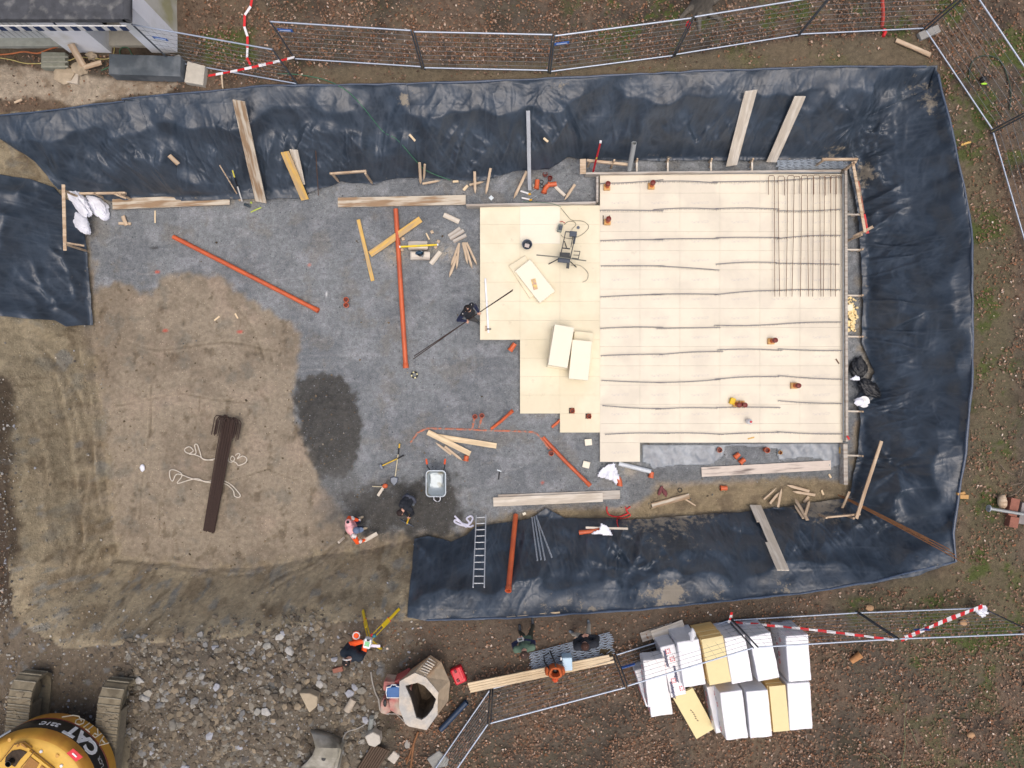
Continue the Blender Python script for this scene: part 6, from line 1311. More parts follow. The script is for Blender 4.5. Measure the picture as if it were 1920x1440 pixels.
# red sticker, engine lid, grilles, dirt marks on top
def topflat(name, poly, z_, m, par=exc, hgt=.012):
    mb = MB(); mb.prism([(P(x, y, GZ+z_).x-ec.x, P(x, y, GZ+z_).y-ec.y) for x, y in poly], z_, z_+hgt); return mb.build(name, m, par, origin=(0, 0, 0))
U = lambda X, Y: (X/8, 1260+Y/8)
st_ = topflat('red_sticker', [(138,1403),(156,1419),(143,1428),(125,1412)], 2.27, PR)
topflat('sticker_lettering', [(137,1411),(145,1418),(143,1420),(135,1413)], 2.285, WL, st_)
lid = topflat('engine_lid', [U(5,1350), U(215,1080), U(360,1045), U(480,1135), U(465,1165), U(820,1445), U(800,1560), U(-200,1560), U(-200,1400)], 2.28, EY, hgt=.07)
for (q, nm) in [([U(460,1270), U(590,1370), U(480,1560), U(330,1450)], 'grille'), ([U(625,1395), U(700,1450), U(640,1560), U(560,1500)], 'grille'), ([U(250,1105), U(280,1080), U(300,1100), U(262,1128)], 'grille'), ([U(310,1085), U(345,1070), U(415,1135), U(390,1140)], 'grille')]: topflat(nm, q, 2.36, mat('grille_brown', S(150,106,50), .7, var=.3, scale=60), lid)
topflat('exhaust_recess', [U(180,1180), U(300,1160), U(410,1200), U(300,1320), U(230,1420), U(80,1350), U(90,1270)], 2.36, mat('sooty', S(60,48,36), .9, var=.5, scale=12), lid)
mb = MB(); q = P(*U(190,1330), GZ+2.37); mb.lathe([(.05,0),(.075,.02),(.075,.16),(.06,.16),(.05,.05)], (q.x-ec.x, q.y-ec.y, 2.37), 16); mb.build('exhaust_pipe', EB, lid, True, origin=(0, 0, 0))
mb = MB()
for a, b in [(U(5,1350), U(215,1080)), (U(215,1080), U(360,1045)), (U(360,1045), U(480,1135)), (U(465,1165), U(820,1445)), (U(510,1195), U(310,1440))]:
    p, q = P(*a, GZ+2.36), P(*b, GZ+2.36); mb.bar((p.x-ec.x, p.y-ec.y, 2.355), (q.x-ec.x, q.y-ec.y, 2.355), .02, .012)
mb.build('lid_seam', mat('seam_brown', S(112,78,34), .8), lid, origin=(0, 0, 0))
for (x, y) in [(600,1205), (905,1420)]: mb = MB(); q = P(*U(x, y), GZ+2.3); mb.lathe([(.001,.04),(.035,.03),(.04,0)], (q.x-ec.x, q.y-ec.y, 2.25), 12); mb.build('work_light', WL, exc, True, origin=(0, 0, 0))
for (x, y) in [(140,1020), (855,1260)]: mb = MB(); q = P(*U(x, y), GZ+2.26); mb.lathe([(.001,.005),(.045,.0)], (q.x-ec.x, q.y-ec.y, 2.262), 12, cap=False); mb.build('worn_spot', mat('worn_yellow', S(196,150,76), .7), exc, True, origin=(0, 0, 0))
mb = MB(); p, q = P(*U(-20,980), GZ+2.3), P(*U(200,850), GZ+2.0); mb.tube([(p.x-ec.x, p.y-ec.y, 2.4), (q.x-ec.x, q.y-ec.y, 2.1)], .025, 8); mb.build('handrail', GAL, exc, True, origin=(0, 0, 0))
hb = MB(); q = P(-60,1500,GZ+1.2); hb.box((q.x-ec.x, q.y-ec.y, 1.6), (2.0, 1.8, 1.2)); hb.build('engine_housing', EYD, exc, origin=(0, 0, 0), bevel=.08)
# ---------------------------------------------------------------- concrete crusted mixer bucket
CR1 = mat('crusted_concrete', S(198,186,168), .95, var=.15, scale=5, col2=S(172,170,164), sc2=1.8, bump=.03, bscale=7); CR2 = mat('crusted_side', S(178,160,134), .95, var=.2, scale=4, col2=S(180,138,96), sc2=1.2, thr=.6, bump=.03); CRR = mat('crusted_red', S(176,112,104), .9, var=.2, scale=5, col2=S(176,160,144), sc2=1.8, thr=.5, bump=.02)
INK = mat('mixer_inside', S(70,60,50), .95, var=.25, col2=S(112,96,76), sc2=1.5)
V5 = lambda X, Y: (680+X/8.727, 1210+Y/8.727)
mix = empty('mixer_bucket', P(788,1295,GZ), 'concrete crusted mixer bucket with a dark open mouth and red frame', 'mixer bucket')
zr = GZ+1.15
RO = [V5(610,580), V5(860,440), V5(1040,520), V5(1240,760), V5(1225,870), V5(1225,1120), V5(1050,1370), V5(760,1310), V5(700,1265), V5(600,1000)]
RI = [V5(700,650), V5(900,600), V5(1010,650), V5(1130,780), V5(1200,870), V5(1150,1020), V5(1060,1140), V5(970,1205), V5(880,1170), V5(790,850)]
BO = [V5(560,560), V5(1110,160), V5(1290,280), V5(1420,580), V5(1430,620), V5(1400,910), V5(1060,1350), V5(760,1300), V5(700,1260), V5(560,1000)]
zbo = [.3,.55,.55,.6,.55,.45,.15,.15,.15,.2]
mb = MB(); n = 10; ro = [P(*p, zr) for p in RO]; bo = [P(*p, GZ+z_) for p, z_ in zip(BO, zbo)]; gr_ = [Vector((v.x, v.y, GZ+.02)) for v in bo]
gr_ = [v+(sum(gr_, Vector())/n-v)*.25 for v in gr_]
mb.add(ro+bo, [(i, n+i, n+(i+1) % n, (i+1) % n) for i in range(n)]); mb.add(bo+gr_, [(i, n+i, n+(i+1) % n, (i+1) % n) for i in range(n)]); mb.build('body', CR2, mix)
mb = MB(); ri = [P(*p, zr+.02) for p in RI]; rl = [v+Vector((0, 0, -.05)) for v in ro]
ins_ = [v+(sum(ri, Vector())/n-v)*.18+Vector((0, 0, -.85)) for v in ri]
mb.add(ro+ri, [(i, (i+1) % n, n+(i+1) % n, n+i) for i in range(n)]); o = mb.build('rim', CR1, mix); s_ = o.modifiers.new('t', 'SOLIDIFY'); s_.thickness = .05; s_.offset = -1
mb = MB(); mb.add(ri+ins_, [(i, n+i, n+(i+1) % n, (i+1) % n) for i in range(n)]+[tuple(n+i for i in range(n))]); mb.build('cavity', INK, mix)
mb = MB(); 
for k in range(7): t = k/6; a = P(*V5(1080-180*t, 210+240*t), GZ+.8+.28*t); b = P(*V5(1200-150*t, 290+200*t), GZ+.78+.3*t); mb.bar(a, b, .035, .05)
mb.build('grille_slats', CR1, mix, bevel=.01); mb = MB(); mb.add([P(*V5(1110,180), GZ+.78), P(*V5(1235,280), GZ+.78), P(*V5(1185,360), GZ+.86), P(*V5(1060,260), GZ+.86)], [(0,1,2,3)]); mb.build('dark_window', INK, mix)
mb = MB(); mb.prism([P(*V5(x, y), GZ+.9)[:2] for x, y in [(430,860),(700,660),(790,660),(860,1060),(850,1150),(700,1150),(560,1110),(450,1040)]], GZ+.3, GZ+1.0); mb.build('pink_housing', CRR, mix, bevel=.05)
mb = MB(); mb.box(P(*V5(455,610), GZ+.75), (.30,.26,.5), rz=-.1); mb.build('red_box', CRR, mix, bevel=.04)
mb = MB(); mb.box(P(*V5(660,520), GZ+.7), (.42,.16,.5), rz=.5); mb.build('red_beam', mat('old_red', S(168,84,80), .8, var=.2), mix, bevel=.03)
mb = MB(); mb.prism([P(*V5(x, y), GZ+.7)[:2] for x, y in [(300,920),(360,830),(430,880),(470,1060),(380,1110),(300,1080)]], GZ+.1, GZ+.8); mb.build('coupling_plate', CRR, mix, bevel=.03)
mb = MB(); mb.blob(P(*V5(365,945), GZ+.86), (.05,.11,.03), 3, 2, .1); mb.build('coupling_slot', EB, mix, True)
mb = MB(); mb.box(P(*V5(560,745), GZ+1.05), (.52,.30,.18), rz=.1); mt = mb.build('blue_tray', mat('tray_blue', S(42,92,148), .5, var=.15), mix, bevel=.03)
mb = MB(); q = P(*V5(520,770), GZ+1.15); mb.tube([q+Vector((a, b, 0)) for a, b in [(-.2,-.14),(.2,-.14),(.22,0),(.2,.14),(.05,.16),(.04,.2),(-.08,.2),(-.1,.15),(-.2,.13),(-.22,0)]], .014, 6, closed=True); mb.build('wire_handle', WL, mt, True)
cable([V5(135,430), V5(160,600), V5(210,780), V5(260,880), V5(270,960), V5(300,1080), V5(430,1130)], None, .022, mat('grey_cord', S(150,146,138), .8), 'grey cord running down to the mixer bucket', 'cord', 'cord')
cable([V5(330,1100), V5(470,1120), V5(560,1130), V5(700,1260), V5(860,1330)], None, .016, mat('grey_cord', S(150,146,138)), 'loose wires at the foot of the mixer bucket', 'wire', 'wire')
rt = empty('red_case', P(860,1265,GZ), 'bright red plastic case lying right of the mixer bucket', 'case')
mb = MB(); mb.box(P(860,1265,GZ+.12), (.34,.46,.2), rz=.42); cs = mb.build('body', mat('case_red', S(206,24,44), .35, var=.1), rt, bevel=.04)
mb = MB(); mb.box(P(864,1262,GZ+.23), (.08,.36,.04), rz=.42); mb.build('ridge', mat('case_red', S(206,24,44)), rt, bevel=.015)
for (x, y) in [(856,1258), (861,1275)]: mb = MB(); mb.box(P(x-2, y+1, GZ+.23), (.07,.09,.03), rz=.42); mb.build('latch', mat('case_dark_red', S(110,20,30), .5), rt, bevel=.01)
# old excavator shovel at the bottom edge
SH = mat('shovel_grey', S(136,132,118), .8, .2, var=.2, scale=5, col2=S(176,172,160), sc2=1.5, bump=.015)
shv = empty('digger_shovel', P(600,1410,GZ), 'grey curved digger shovel lying at the bottom edge', 'digger shovel')
mb = MB(); rows = []
for t, (l, r_) in enumerate([((582,1371),(640,1388)), ((586,1380),(638,1400)), ((592,1401),(636,1404)), ((586,1415),(634,1420)), ((575,1428),(628,1440)), ((560,1441),(625,1470))]):
    zt_ = [.25,.55,.75,.70,.55,.3][t]; rows.append([P(l[0]+(r_[0]-l[0])*k/6, l[1]+(r_[1]-l[1])*k/6-(4 if t < 2 else 0)*math.sin(math.pi*k/6), GZ+zt_) for k in range(7)])
vs = [v for r_ in rows for v in r_]; mb.add(vs, [(i*7+k, i*7+k+1, (i+1)*7+k+1, (i+1)*7+k) for i in range(5) for k in range(6)]); o = mb.build('shell', SH, shv, True); s_ = o.modifiers.new('t', 'SOLIDIFY'); s_.thickness = .05
mb = MB(); mb.prism([(P(x, y, GZ+.6).x, P(x, y, GZ+.6).y) for x, y in [(638,1396),(642,1402),(630,1455),(624,1455)]], GZ+.05, GZ+.72); mb.build('side_plate', SH, shv, bevel=.01)
mb = MB(); mb.lathe([(.06,0),(.06,.02),(.001,.02)], P(607,1422,GZ+.72), 14); mb.build('pin_hole', EB, shv)
BRT = mat('brown_tube', S(86,70,56), .8, .1, var=.25, stretch=(1, 1, 1), scale=20)
rt = empty('rod_bundle', P(700,1420,GZ), 'bundle of brown rods lying slanted at the bottom edge', 'rod bundle')
for i in range(8): k = MB(); o_ = i*4.2; k.tube([P(669+o_*.9, 1446+o_*.45, GZ+.2), P(700+o_, 1396+o_*.35, GZ+.25)], .032, 6); k.build('rod', BRT, rt, True)
rt = None
for (pts_, l, c_) in [([(685,1378),(700,1369),(713,1376),(715,1390),(704,1398),(692,1394)], 'pale rounded concrete block above the brown rods', S(186,180,168)), ([(725,1423),(738,1408),(750,1418),(739,1434)], 'small square pale slab near the rusty rods', S(186,178,166)), ([(757,1398),(762,1387),(769,1393),(768,1404),(760,1405)], 'small five sided grey slab piece', S(150,146,138)), ([(800,1424),(822,1408),(842,1424),(838,1438),(812,1442)], 'large grey slab piece under the fence rail', S(146,146,140)), ([(565,1313-20),(584,1293),(600,1300),(598,1318),(584,1330)], 'tan boulder in the middle of the rubble', S(168,154,130))]:
    mb = MB(); hh = .26 if 'boulder' in l or 'rounded' in l else .07
    a = [P(x, y, GZ+hh) for x, y in pts_]; cc = sum(a, Vector())/len(a); mb.prism([(v.x+(cc.x-v.x)*-.0, v.y) for v in a], Z(pts_[0][0], pts_[0][1])-.05, Z(pts_[0][0], pts_[0][1])+hh); tag(mb.build('stone_slab', mat('stone'+l[:9], c_, .9, var=.12, scale=6, bump=.01), bevel=.03), l, 'stone')
mb = MB(); mb.tube([W(663,1311,.12), W(650,1333,.12)], .10, 14); tag(mb.build('concrete_core', mat('pale_stone2', S(176,164,146), .9, var=.12)), 'pale cylindrical concrete core lying in the rubble', 'concrete core')
mb = MB(); mb.box(W(634,1255,.08), (.28,.13,.12), rz=.25); tag(mb.build('brick', mat('brick_red', S(140,92,76), .9, var=.2), bevel=.01), 'reddish brick lying left of the mixer bucket', 'brick')
for (a, b, l) in [((784,1372),(762,1432),'left long rusty rod by the small slabs'), ((776,1392),(770,1440),'right short rusty rod by the small slabs')]: rod(a, b, .03, mat('rust_orange', S(132,92,60)), l, off=.08)
cable([(694,1353),(670,1366),(650,1373),(641,1390),(636,1402)], None, .018, mat('grey_cord', S(150,146,138)), 'grey cord from the small post to the digger shovel', 'cord', 'cord')
rt = empty('old_bottle', P(695,1360,GZ), 'grey bent pipe stub standing at the end of the grey cord', 'pipe stub'); mb = MB(); mb.tube([P(697,1345,GZ+.3), P(694,1368,GZ+.1)], .07, 10); mb.build('tube', mat('old_grey', S(132,136,132), .7, var=.2), rt, True)
# right edge: post, planter, roots
rt = empty('steel_post', P(1852,953,GZ), 'pale steel post with a foot plate lying at the right edge', 'post'); mb = MB(); mb.tube([P(1853,953,GZ+.3), P(1935,967,GZ+.3)], .045, 10); mb.build('shaft', mat('post_grey', S(156,160,158), .5, .4, var=.1), rt, True)
mb = MB(); mb.lathe([(.001,0),(.1,0),(.1,.02),(.001,.02)], P(1853,953,GZ+.3), 12, (1,-.17,0)); mb.build('foot_plate', GAL, rt)
rt = empty('brick_planter', P(1915,965,GZ), 'low rusty red brick corner under the steel post', 'brick wall'); BRK = mat('brick_red', S(140,92,76))
for (x, y, w_, h_) in [(1897,950,.25,.5),(1897,990-12,.25,.3)]: mb = MB(); mb.box(P(x, y, GZ+.1), (w_, h_, .2), rz=-.2); mb.build('bricks', BRK, rt, bevel=.01)
mb = MB(); mb.box(P(1930,965,GZ+.06), (.6,.6,.12), rz=-.2); mb.build('capping', mat('capping', S(136,130,128), .9, var=.2), rt, bevel=.01)
mb = MB(); mb.blob(P(1879,940,GZ+.15), (.12,.22,.12), 3, 2, .2); tag(mb.build('tree_stump', WK, None, True), 'small brown stump left of the brick corner', 'stump')
rt = empty('split_log', P(1804,928,GZ), 'split ochre log at the lower right edge of the sheet', 'log'); mb = MB(); mb.box(P(1806,931,GZ+.1), (.24,.12,.12), rz=-.05); mb.box(P(1801,925,GZ+.08), (.22,.08,.1), rz=.2); mb.build('wood', mat('ochre_wood', S(186,144,88), .8, var=.15), rt, bevel=.015)
rt = empty('split_log', P(1603,1233,GZ), 'orange-brown split log in the leaves right of the packs', 'log'); mb = MB(); mb.tube([P(1595,1240,GZ+.1), P(1614,1227,GZ+.14)], [.08,.10], 8); mb.build('wood', mat('orange_wood', S(176,126,80), .8, var=.2), rt, True)
for k, (x, y, l) in enumerate([(1806,1168,'round cut log end below the broad striped tape'),(1820,1378,'round tan stone in the leaves at the lower right'),(1630,1140,'ochre wood lump by the fence joint right of the pit')]):
    mb = MB(); mb.blob(W(x, y, .05), (.12,.09,.07), k, 2, .25); tag(mb.build('wood_lump', mat('tan_lump', S(176,140,104), .9, var=.15), None, True), l, 'lump')
BR = mat('twig', S(112,98,84), .9)
def twig(pts, l, r=.02, m=BR):
    mb = MB(); mb.tube([W(x, y, .08+.08*(i % 2)) for i, (x, y) in enumerate(pts)], [r*(1-.1*i) for i in range(len(pts))], 6); tag(mb.build('twig', m, None, True), l, 'twig')
twig([(1917,880),(1913,895),(1916,905),(1895,910)], 'bare grey root curling above the brick corner'); twig([(1925,905),(1905,925),(1890,932)], 'straight grey root beside the small stump')
twig([(1875,870),(1885,882),(1900,890)], 'short bare root in the dark soil at the right edge', .014); twig([(1690,1440),(1697,1400),(1696,1350),(1700,1320)], 'thin bare sapling stem at the bottom right', .012, mat('twig_green', S(112,116,84), .9))
twig([(1668,1425),(1650,1410),(1645,1405)], 'thin side stem left of the bare sapling', .010, mat('twig_green', S(112,116,84))); twig([(1720,1395),(1700,1350),(1715,1345)], 'thin forked stem right of the bare sapling', .010, mat('twig_green', S(112,116,84)))
twig([(30,296),(45,292),(52,298),(50,312),(40,320)], 'thin pale root hanging on the bare earth between the sheets', .012)
# items under the pilot group
rt = empty('blue_box', P(1063,1241,GZ), 'pale blue plastic box on the heap of zigzag strips', 'box'); mb = MB(); mb.box(P(1063,1241,GZ+.36), (.27,.36,.34), rz=.03); mb.build('body', mat('pale_blue_plastic', S(186,214,230), .5, var=.04), rt, bevel=.025)
mb = MB(); mb.box(P(1052,1235,GZ+.5), (.04,.08,.06)); mb.build('clasp', WL, rt, bevel=.01)
OB = mat('orange_canvas', S(186,92,44), .85, var=.2, scale=9, bump=.01); rt = empty('tool_bag', P(1040,1251,GZ), 'open orange canvas tool bag with black straps on the battens', 'tool bag'); q = P(1040,1252,GZ+.5)
mb = MB(); n = 20; L_ = []
for (r_, z_) in [(.14,0),(.19,.12),(.20,.28),(.17,.36),(.12,.37),(.10,.28),(.08,.05)]: L_.append([(q.x+r_*(1+.12*math.sin(3*a+z_*9))*math.cos(a), q.y+r_*(1+.12*math.cos(2*a))*math.sin(a), q.z+z_) for a in np.linspace(0, 2*math.pi, n+1)[:-1]])
mb.add([v for l in L_ for v in l], [(i*n+k, i*n+(k+1) % n, (i+1)*n+(k+1) % n, (i+1)*n+k) for i in range(6) for k in range(n)]+[tuple(6*n+k for k in range(n))]); mb.build('body', OB, rt, True)
mb = MB(); mb.blob((q.x+.0, q.y, q.z+.12), (.09,.1,.1), 3, 2, .2); mb.build('contents', EB, rt, True)
for s_ in (-1, 1): mb = MB(); mb.blob((q.x+s_*.2, q.y-.02, q.z+.15), (.08,.13,.13), 6+s_, 2, .3); mb.build('side_pocket', OB, rt, True)
mb = MB(); mb.blob((q.x-.0, q.y-.23, q.z+.18), (.09,.09,.12), 2, 2, .2); mb.build('front_pocket', mat('orange_bright', S(206,84,44), .8), rt, True)
mb = MB(); mb.tube([(q.x+.02, q.y+.12, q.z+.34), (q.x-.02, q.y+.28, q.z+.3), (q.x-.13, q.y+.48, q.z+.05)], .022, 6); mb.tube([(q.x-.14, q.y+.05, q.z+.3), (q.x-.28, q.y+.2, q.z+.1), (q.x-.3, q.y+.32, q.z+.0), (q.x-.15, q.y+.38, q.z-.05)], .02, 6); mb.build('straps', EB, rt, True)
mb = MB(); mb.blob(W(1136,1221,.08), (.24,.13,.09), 8, 3, .5, 3); tag(mb.build('moss_clump', mat('dead_moss', S(76,64,40), .95, var=.3, scale=20, bump=.03), None, True), 'dark brown clump of roots at the end of the zigzag strips', 'clump')
rt = empty('garden_light', W(1844,152), 'little black and lime device lying in the grass inside the hose arc', 'device'); mb = MB(); mb.blob(W(1844,148,.08), (.09,.08,.07), 3, 2, .2); mb.build('body', RUB, rt, True); mb = MB(); mb.blob(W(1845,157,.08), (.09,.03,.03), 3, 2, .2); mb.build('lime_part', mat('lime_bright', S(170,226,60), .5), rt, True)

# bare winter tree whose foot shows at the top edge
BK = mat('bark', S(104,98,88), .95, var=.3, scale=6, stretch=(3, 3, .6), bump=.03)
tb = P(1313, 14, GZ); tree = empty('tree', tb, 'grey-brown tree foot among the leaves behind the top fence', 'tree'); mb = MB()
mb.tube([tb+Vector((0, 0, -.2)), tb+Vector((0, 0, .15)), tb+Vector((.02, .03, .7)), tb+Vector((.05, .1, 2)), tb+Vector((.1, .4, 5)), tb+Vector((.1, .8, 9))], [.42,.30,.22,.19,.15,.08], 14)
for k in range(6): a = k*1.05+.3; mb.tube([tb+Vector((0, 0, .3)), tb+Vector((.35*math.cos(a), .35*math.sin(a), .10)), tb+Vector((.75*math.cos(a+.2), .75*math.sin(a+.2), -.03))], [.14,.09,.03], 8)
mb.build('trunk', BK, tree, True); mb = MB()
for k in range(14):
    a = k*2.4; z_ = 4.5+k*.35; q = tb+Vector((.1, .4+(z_-5)*.1, z_)); d = Vector((math.cos(a), math.sin(a)*.6+.5, .9)); mb.tube([q, q+d*.7+Vector((0, 0, .1)), q+d*1.5], [.06,.04,.015], 6); e = q+d*.9
    for j in (-1, 1): mb.tube([e, e+Vector((d.x+j*.5, d.y+j*.3, .6))*.7], [.025,.008], 5)
mb.build('crown', BK, tree, True)
# ---------------------------------------------------------------- people
SKIN = mat('skin', S(206,158,134), .55, var=.05, scale=8)
def capsule(mb, a, ra, b, rb):
    a, b = Vector(a), Vector(b); d = b-a; L = max(d.length, 1e-4); prof = []
    for k in range(5): t = -math.pi/2+k*math.pi/8; prof.append((max(ra*math.cos(t), .0005), ra*math.sin(t)))
    for k in range(5): t = k*math.pi/8; prof.append((max(rb*math.cos(t), .0005), L+rb*math.sin(t)))
    mb.lathe(prof, a, 12, d)
def human(label, J, face, mats, hair=S(48,34,26), cap=None, curl=.9, bulk=1., skin_arm=False, zone=None, grip=None):
    """J: joint positions in the world. mats: jacket, sleeve, trousers, shoes. One continuous skin by voxel union of tapered limbs"""
    J = {k: (P(*v) if not isinstance(v, Vector) else v) for k, v in J.items()}
    f = Vector(face).normalized(); hd = J['head']; ml = [mats[0], mats[1], mats[2], mats[3], SKIN, mats[4] if len(mats) > 4 else mats[1]]; seg = []
    def s(a, ra, b, rb, m): seg.append((Vector(a), ra, Vector(b), rb, m))
    pel, ch = J['pelvis'], J['chest']; sl_, sr = J['shl'], J['shr']; ax = (sr-sl_).normalized(); nk = (sl_+sr)/2+Vector((0, 0, .03)); up = (hd-nk).normalized(); B = bulk
    s(sl_, .080*B, sr, .080*B, 0); s(ch-ax*.075, .115*B, pel-ax*.055, .105*B, 0); s(ch+ax*.075, .115*B, pel+ax*.055, .105*B, 0); s((sl_+sr)/2, .12*B, ch, .13*B, 0)
    s(pel-ax*.07, .11, pel+ax*.07, .11, 2); s(nk, .065, hd-up*.05, .055, 4)
    s(hd, .094, hd+up*.035-f*.01, .092, 4); s(hd+f*.03-up*.055, .06, hd+f*.035-up*.02, .075, 4)               # skull, jaw
    s(hd+f*.095-up*.01, .012, hd+f*.105-up*.03, .016, 4)                                                     # nose
    side = f.cross(up).normalized(); s(hd+side*.088, .02, hd+side*.09-up*.03, .016, 4); s(hd-side*.088, .02, hd-side*.09-up*.03, .016, 4)
    tub = []
    for q, sh in (('l', sl_), ('r', sr)):
        el, ha = J['el'+q], J['ha'+q]; hp = pel+ax*(-.09 if q == 'l' else .09); kn, an = J['kn'+q], J['an'+q]
        s(sh, .072*B, el, .056*B, 1); s(el, .055*B, ha, .040*B, 5 if not skin_arm else 4)
        s(hp, .098, kn, .068, 2); s(kn, .066, an+Vector((0, 0, .08)), .050, 2)
        to = J.get('to'+q, an+Vector((f.x, f.y, 0)).normalized()*.17); s(an+Vector((0, 0, .05)), .05, an, .046, 3); s(an, .046, to, .040, 3)
        # hand: palm with five bent fingers
        d = ((J['grip'+q]-ha) if ('grip'+q) in J else (ha-el)).normalized(); n = Vector((0, 0, -1)); sd2 = d.cross(n).normalized(); n = sd2.cross(d).normalized()*-1
        if n.z > 0: n = -n
        for o_ in (-.026, 0, .026): s(ha+sd2*o_*.7, .018, ha+d*.085+sd2*o_, .015, 4)
        for i, (o_, Lf) in enumerate(((-.033, .8), (-.012, .95), (.011, 1.), (.033, .88))):
            p = ha+d*.088+sd2*o_; dd = d.copy(); pts = [p-d*.02, p]
            for k, ll in enumerate((.036, .026, .02)): dd = (Matrix.Rotation(curl*(.55+.5*k/2+.06*i)*.8, 3, sd2 if d.cross(n).dot(sd2) > 0 else -sd2)@dd).normalized(); p = p+dd*ll*Lf; pts.append(p)
            tub.append((pts, [.0095, .0095, .009, .0085, .007]))
        tsd = sd2 if q == 'r' else -sd2; p = ha+d*.03+tsd*.03; t1 = p+(d*.6+tsd*.8).normalized()*.035; t2 = t1+(d*.9+tsd*.2+n*.5).normalized()*.03; tub.append(([p-tsd*.015, p, t1, t2], [.012, .0115, .0105, .009]))
    root = Vector((pel.x, pel.y, min(J['anl'].z, J['anr'].z)-.05)); mb = MB()
    for a, ra, b, rb, m in seg: capsule(mb, a, ra, b, rb)
    me = bpy.data.meshes.new('tmp'); me.from_pydata([Vector(v)-root for v in mb.v], [], mb.f); o = bpy.data.objects.new('tmp', me); COL.objects.link(o)
    r = o.modifiers.new('r', 'REMESH'); r.mode = 'VOXEL'; r.voxel_size = .013; sm = o.modifiers.new('s', 'SMOOTH'); sm.iterations = 3; sm.factor = .5
    dg = bpy.context.evaluated_depsgraph_get(); body = bpy.data.meshes.new_from_object(o.evaluated_get(dg)); bpy.data.objects.remove(o); bpy.data.meshes.remove(me)
    n = len(body.vertices); co = np.empty(n*3, np.float32); body.vertices.foreach_get('co', co); co = co.reshape(-1, 3).astype(float)
    # cloth wrinkles
    F = [tuple(p.vertices) for p in body.polygons]; nr = np.empty(n*3, np.float32); body.vertices.foreach_get('normal', nr); nr = nr.reshape(-1, 3)
    co2 = co+nr*(.006*noise(co[:, 0]*14+co[:, 2]*9, co[:, 1]*14-co[:, 2]*7, 240)+.004*noise(co[:, 0]*30, co[:, 1]*30+co[:, 2]*28, 242))[:, None]
    fc = np.array([co[list(p)].mean(0) for p in F])+np.array(root); best = np.full(len(F), 1e9); mi = np.zeros(len(F), int)
    for a, ra, b, rb, m in seg:
        A_ = np.array(a); D_ = np.array(b)-A_; t = np.clip(((fc-A_)@D_)/max(D_@D_, 1e-9), 0, 1); d_ = np.linalg.norm(fc-(A_+t[:, None]*D_), axis=1)-(ra+(rb-ra)*t); w = d_ < best; best[w] = d_[w]; mi[w] = m
    bpy.data.meshes.remove(body); mb = MB(); mb.add(co2.tolist(), F); mb.mi = mi.tolist(); mb.k = 4
    for pts, rs in tub: mb.tube([p-root for p in pts], rs, 7)
    rt = empty('person', root, label, 'person'); bo = mb.build('body', ml, rt, True, origin=(0, 0, 0))
    # hair or cap, eyes
    hm = MB(); hm.blob(hd-f*.018+up*.028, (.108, .106, .095), 3, 3, .05, 3, Matrix.Rotation(0, 3, 'Z')); 
    if cap is None: hm.build('hair', mat('hair%d' % int(hair[0]*9999), hair, .8, var=.3, scale=40), rt, True)
    else:
        c = hm.build('cap', cap, rt, True); v = MB(); v.prism([(hd+f*a+side*b+up*.05)[:] for a, b in ((.05,-.08),(.12,-.07),(.175,-.03),(.175,.03),(.12,.07),(.05,.08))], 0, 0, [(hd+f*a+side*b+up*.062)[:] for a, b in ((.05,-.08),(.12,-.07),(.175,-.03),(.175,.03),(.12,.07),(.05,.08))]); v.build('visor', cap, c)
    em = MB()
    for k in (-1, 1): em.blob(hd+f*.086+side*k*.032+up*.0, (.011,.011,.009), 1, 1, 0)
    for k in (-1, 1): pass
    em.build('eyes', EB, rt, True); mm = MB(); mm.bar(hd+f*.092-up*.055-side*.022, hd+f*.092-up*.055+side*.022, .008, .008); mm.build('mouth', mat('lips', S(150,90,84), .6), rt)
    return rt
BLK = mat('cloth_black', S(30,34,42), .85, var=.2, scale=10, bump=.006); NAVY = mat('cloth_navy', S(28,36,66), .85, var=.2, scale=10, bump=.006); CHAR = mat('cloth_charcoal', S(66,66,68), .85, var=.15, scale=12, bump=.004)
HIV = mat('hi_vis_orange', S(250,92,32), .7, var=.1, scale=8, bump=.004); PINK = mat('faded_hi_vis', S(236,176,178), .7, var=.06, scale=6); GRN = mat('cloth_green', S(84,106,88), .85, var=.12, scale=10, bump=.006); OLV = mat('cloth_olive', S(62,60,46), .85, var=.15)
BEI = mat('cloth_beige', S(178,170,154), .85, var=.12); SHO = mat('shoe_tan', S(172,158,136), .8, var=.15); SHG = mat('shoe_grey', S(108,116,122), .8, var=.15); SHD = mat('shoe_dark', S(58,62,66), .8); JEA = mat('jeans_grey', S(82,86,98), .85, var=.15); STR = mat('reflective', S(214,210,206), .4, var=.05)
human('worker in black jacket with white sleeve stripes carrying two long thin bars', dict(head=(877,579,1.62), chest=(877,584,1.22), pelvis=(882,590,.95), shl=(884,572,1.42), shr=(868,589,1.40), ell=(891,574,1.18), hal=(896.5,584,1.08), elr=(859,600,1.14), har=(873,601.5,1.09), knl=(884,592,.5), knr=(889,599,.52), anl=(883,592,.08), anr=(894,602,.08), gripl=(900,589,1.04), gripr=(878,604,1.04)), (.7, -.6, -.35), (BLK, NAVY, CHAR, SHD), hair=S(26,20,18))
rt = bpy.data.objects['person']
for a, b in (((884,571,1.50), (891,573,1.26)), ((868,588,1.49), (859,599,1.22))):
    mb = MB(); p, q = P(*a), P(*b); mb.bar(p, q, .035, .012); mb.build('sleeve_stripe', STR, rt)
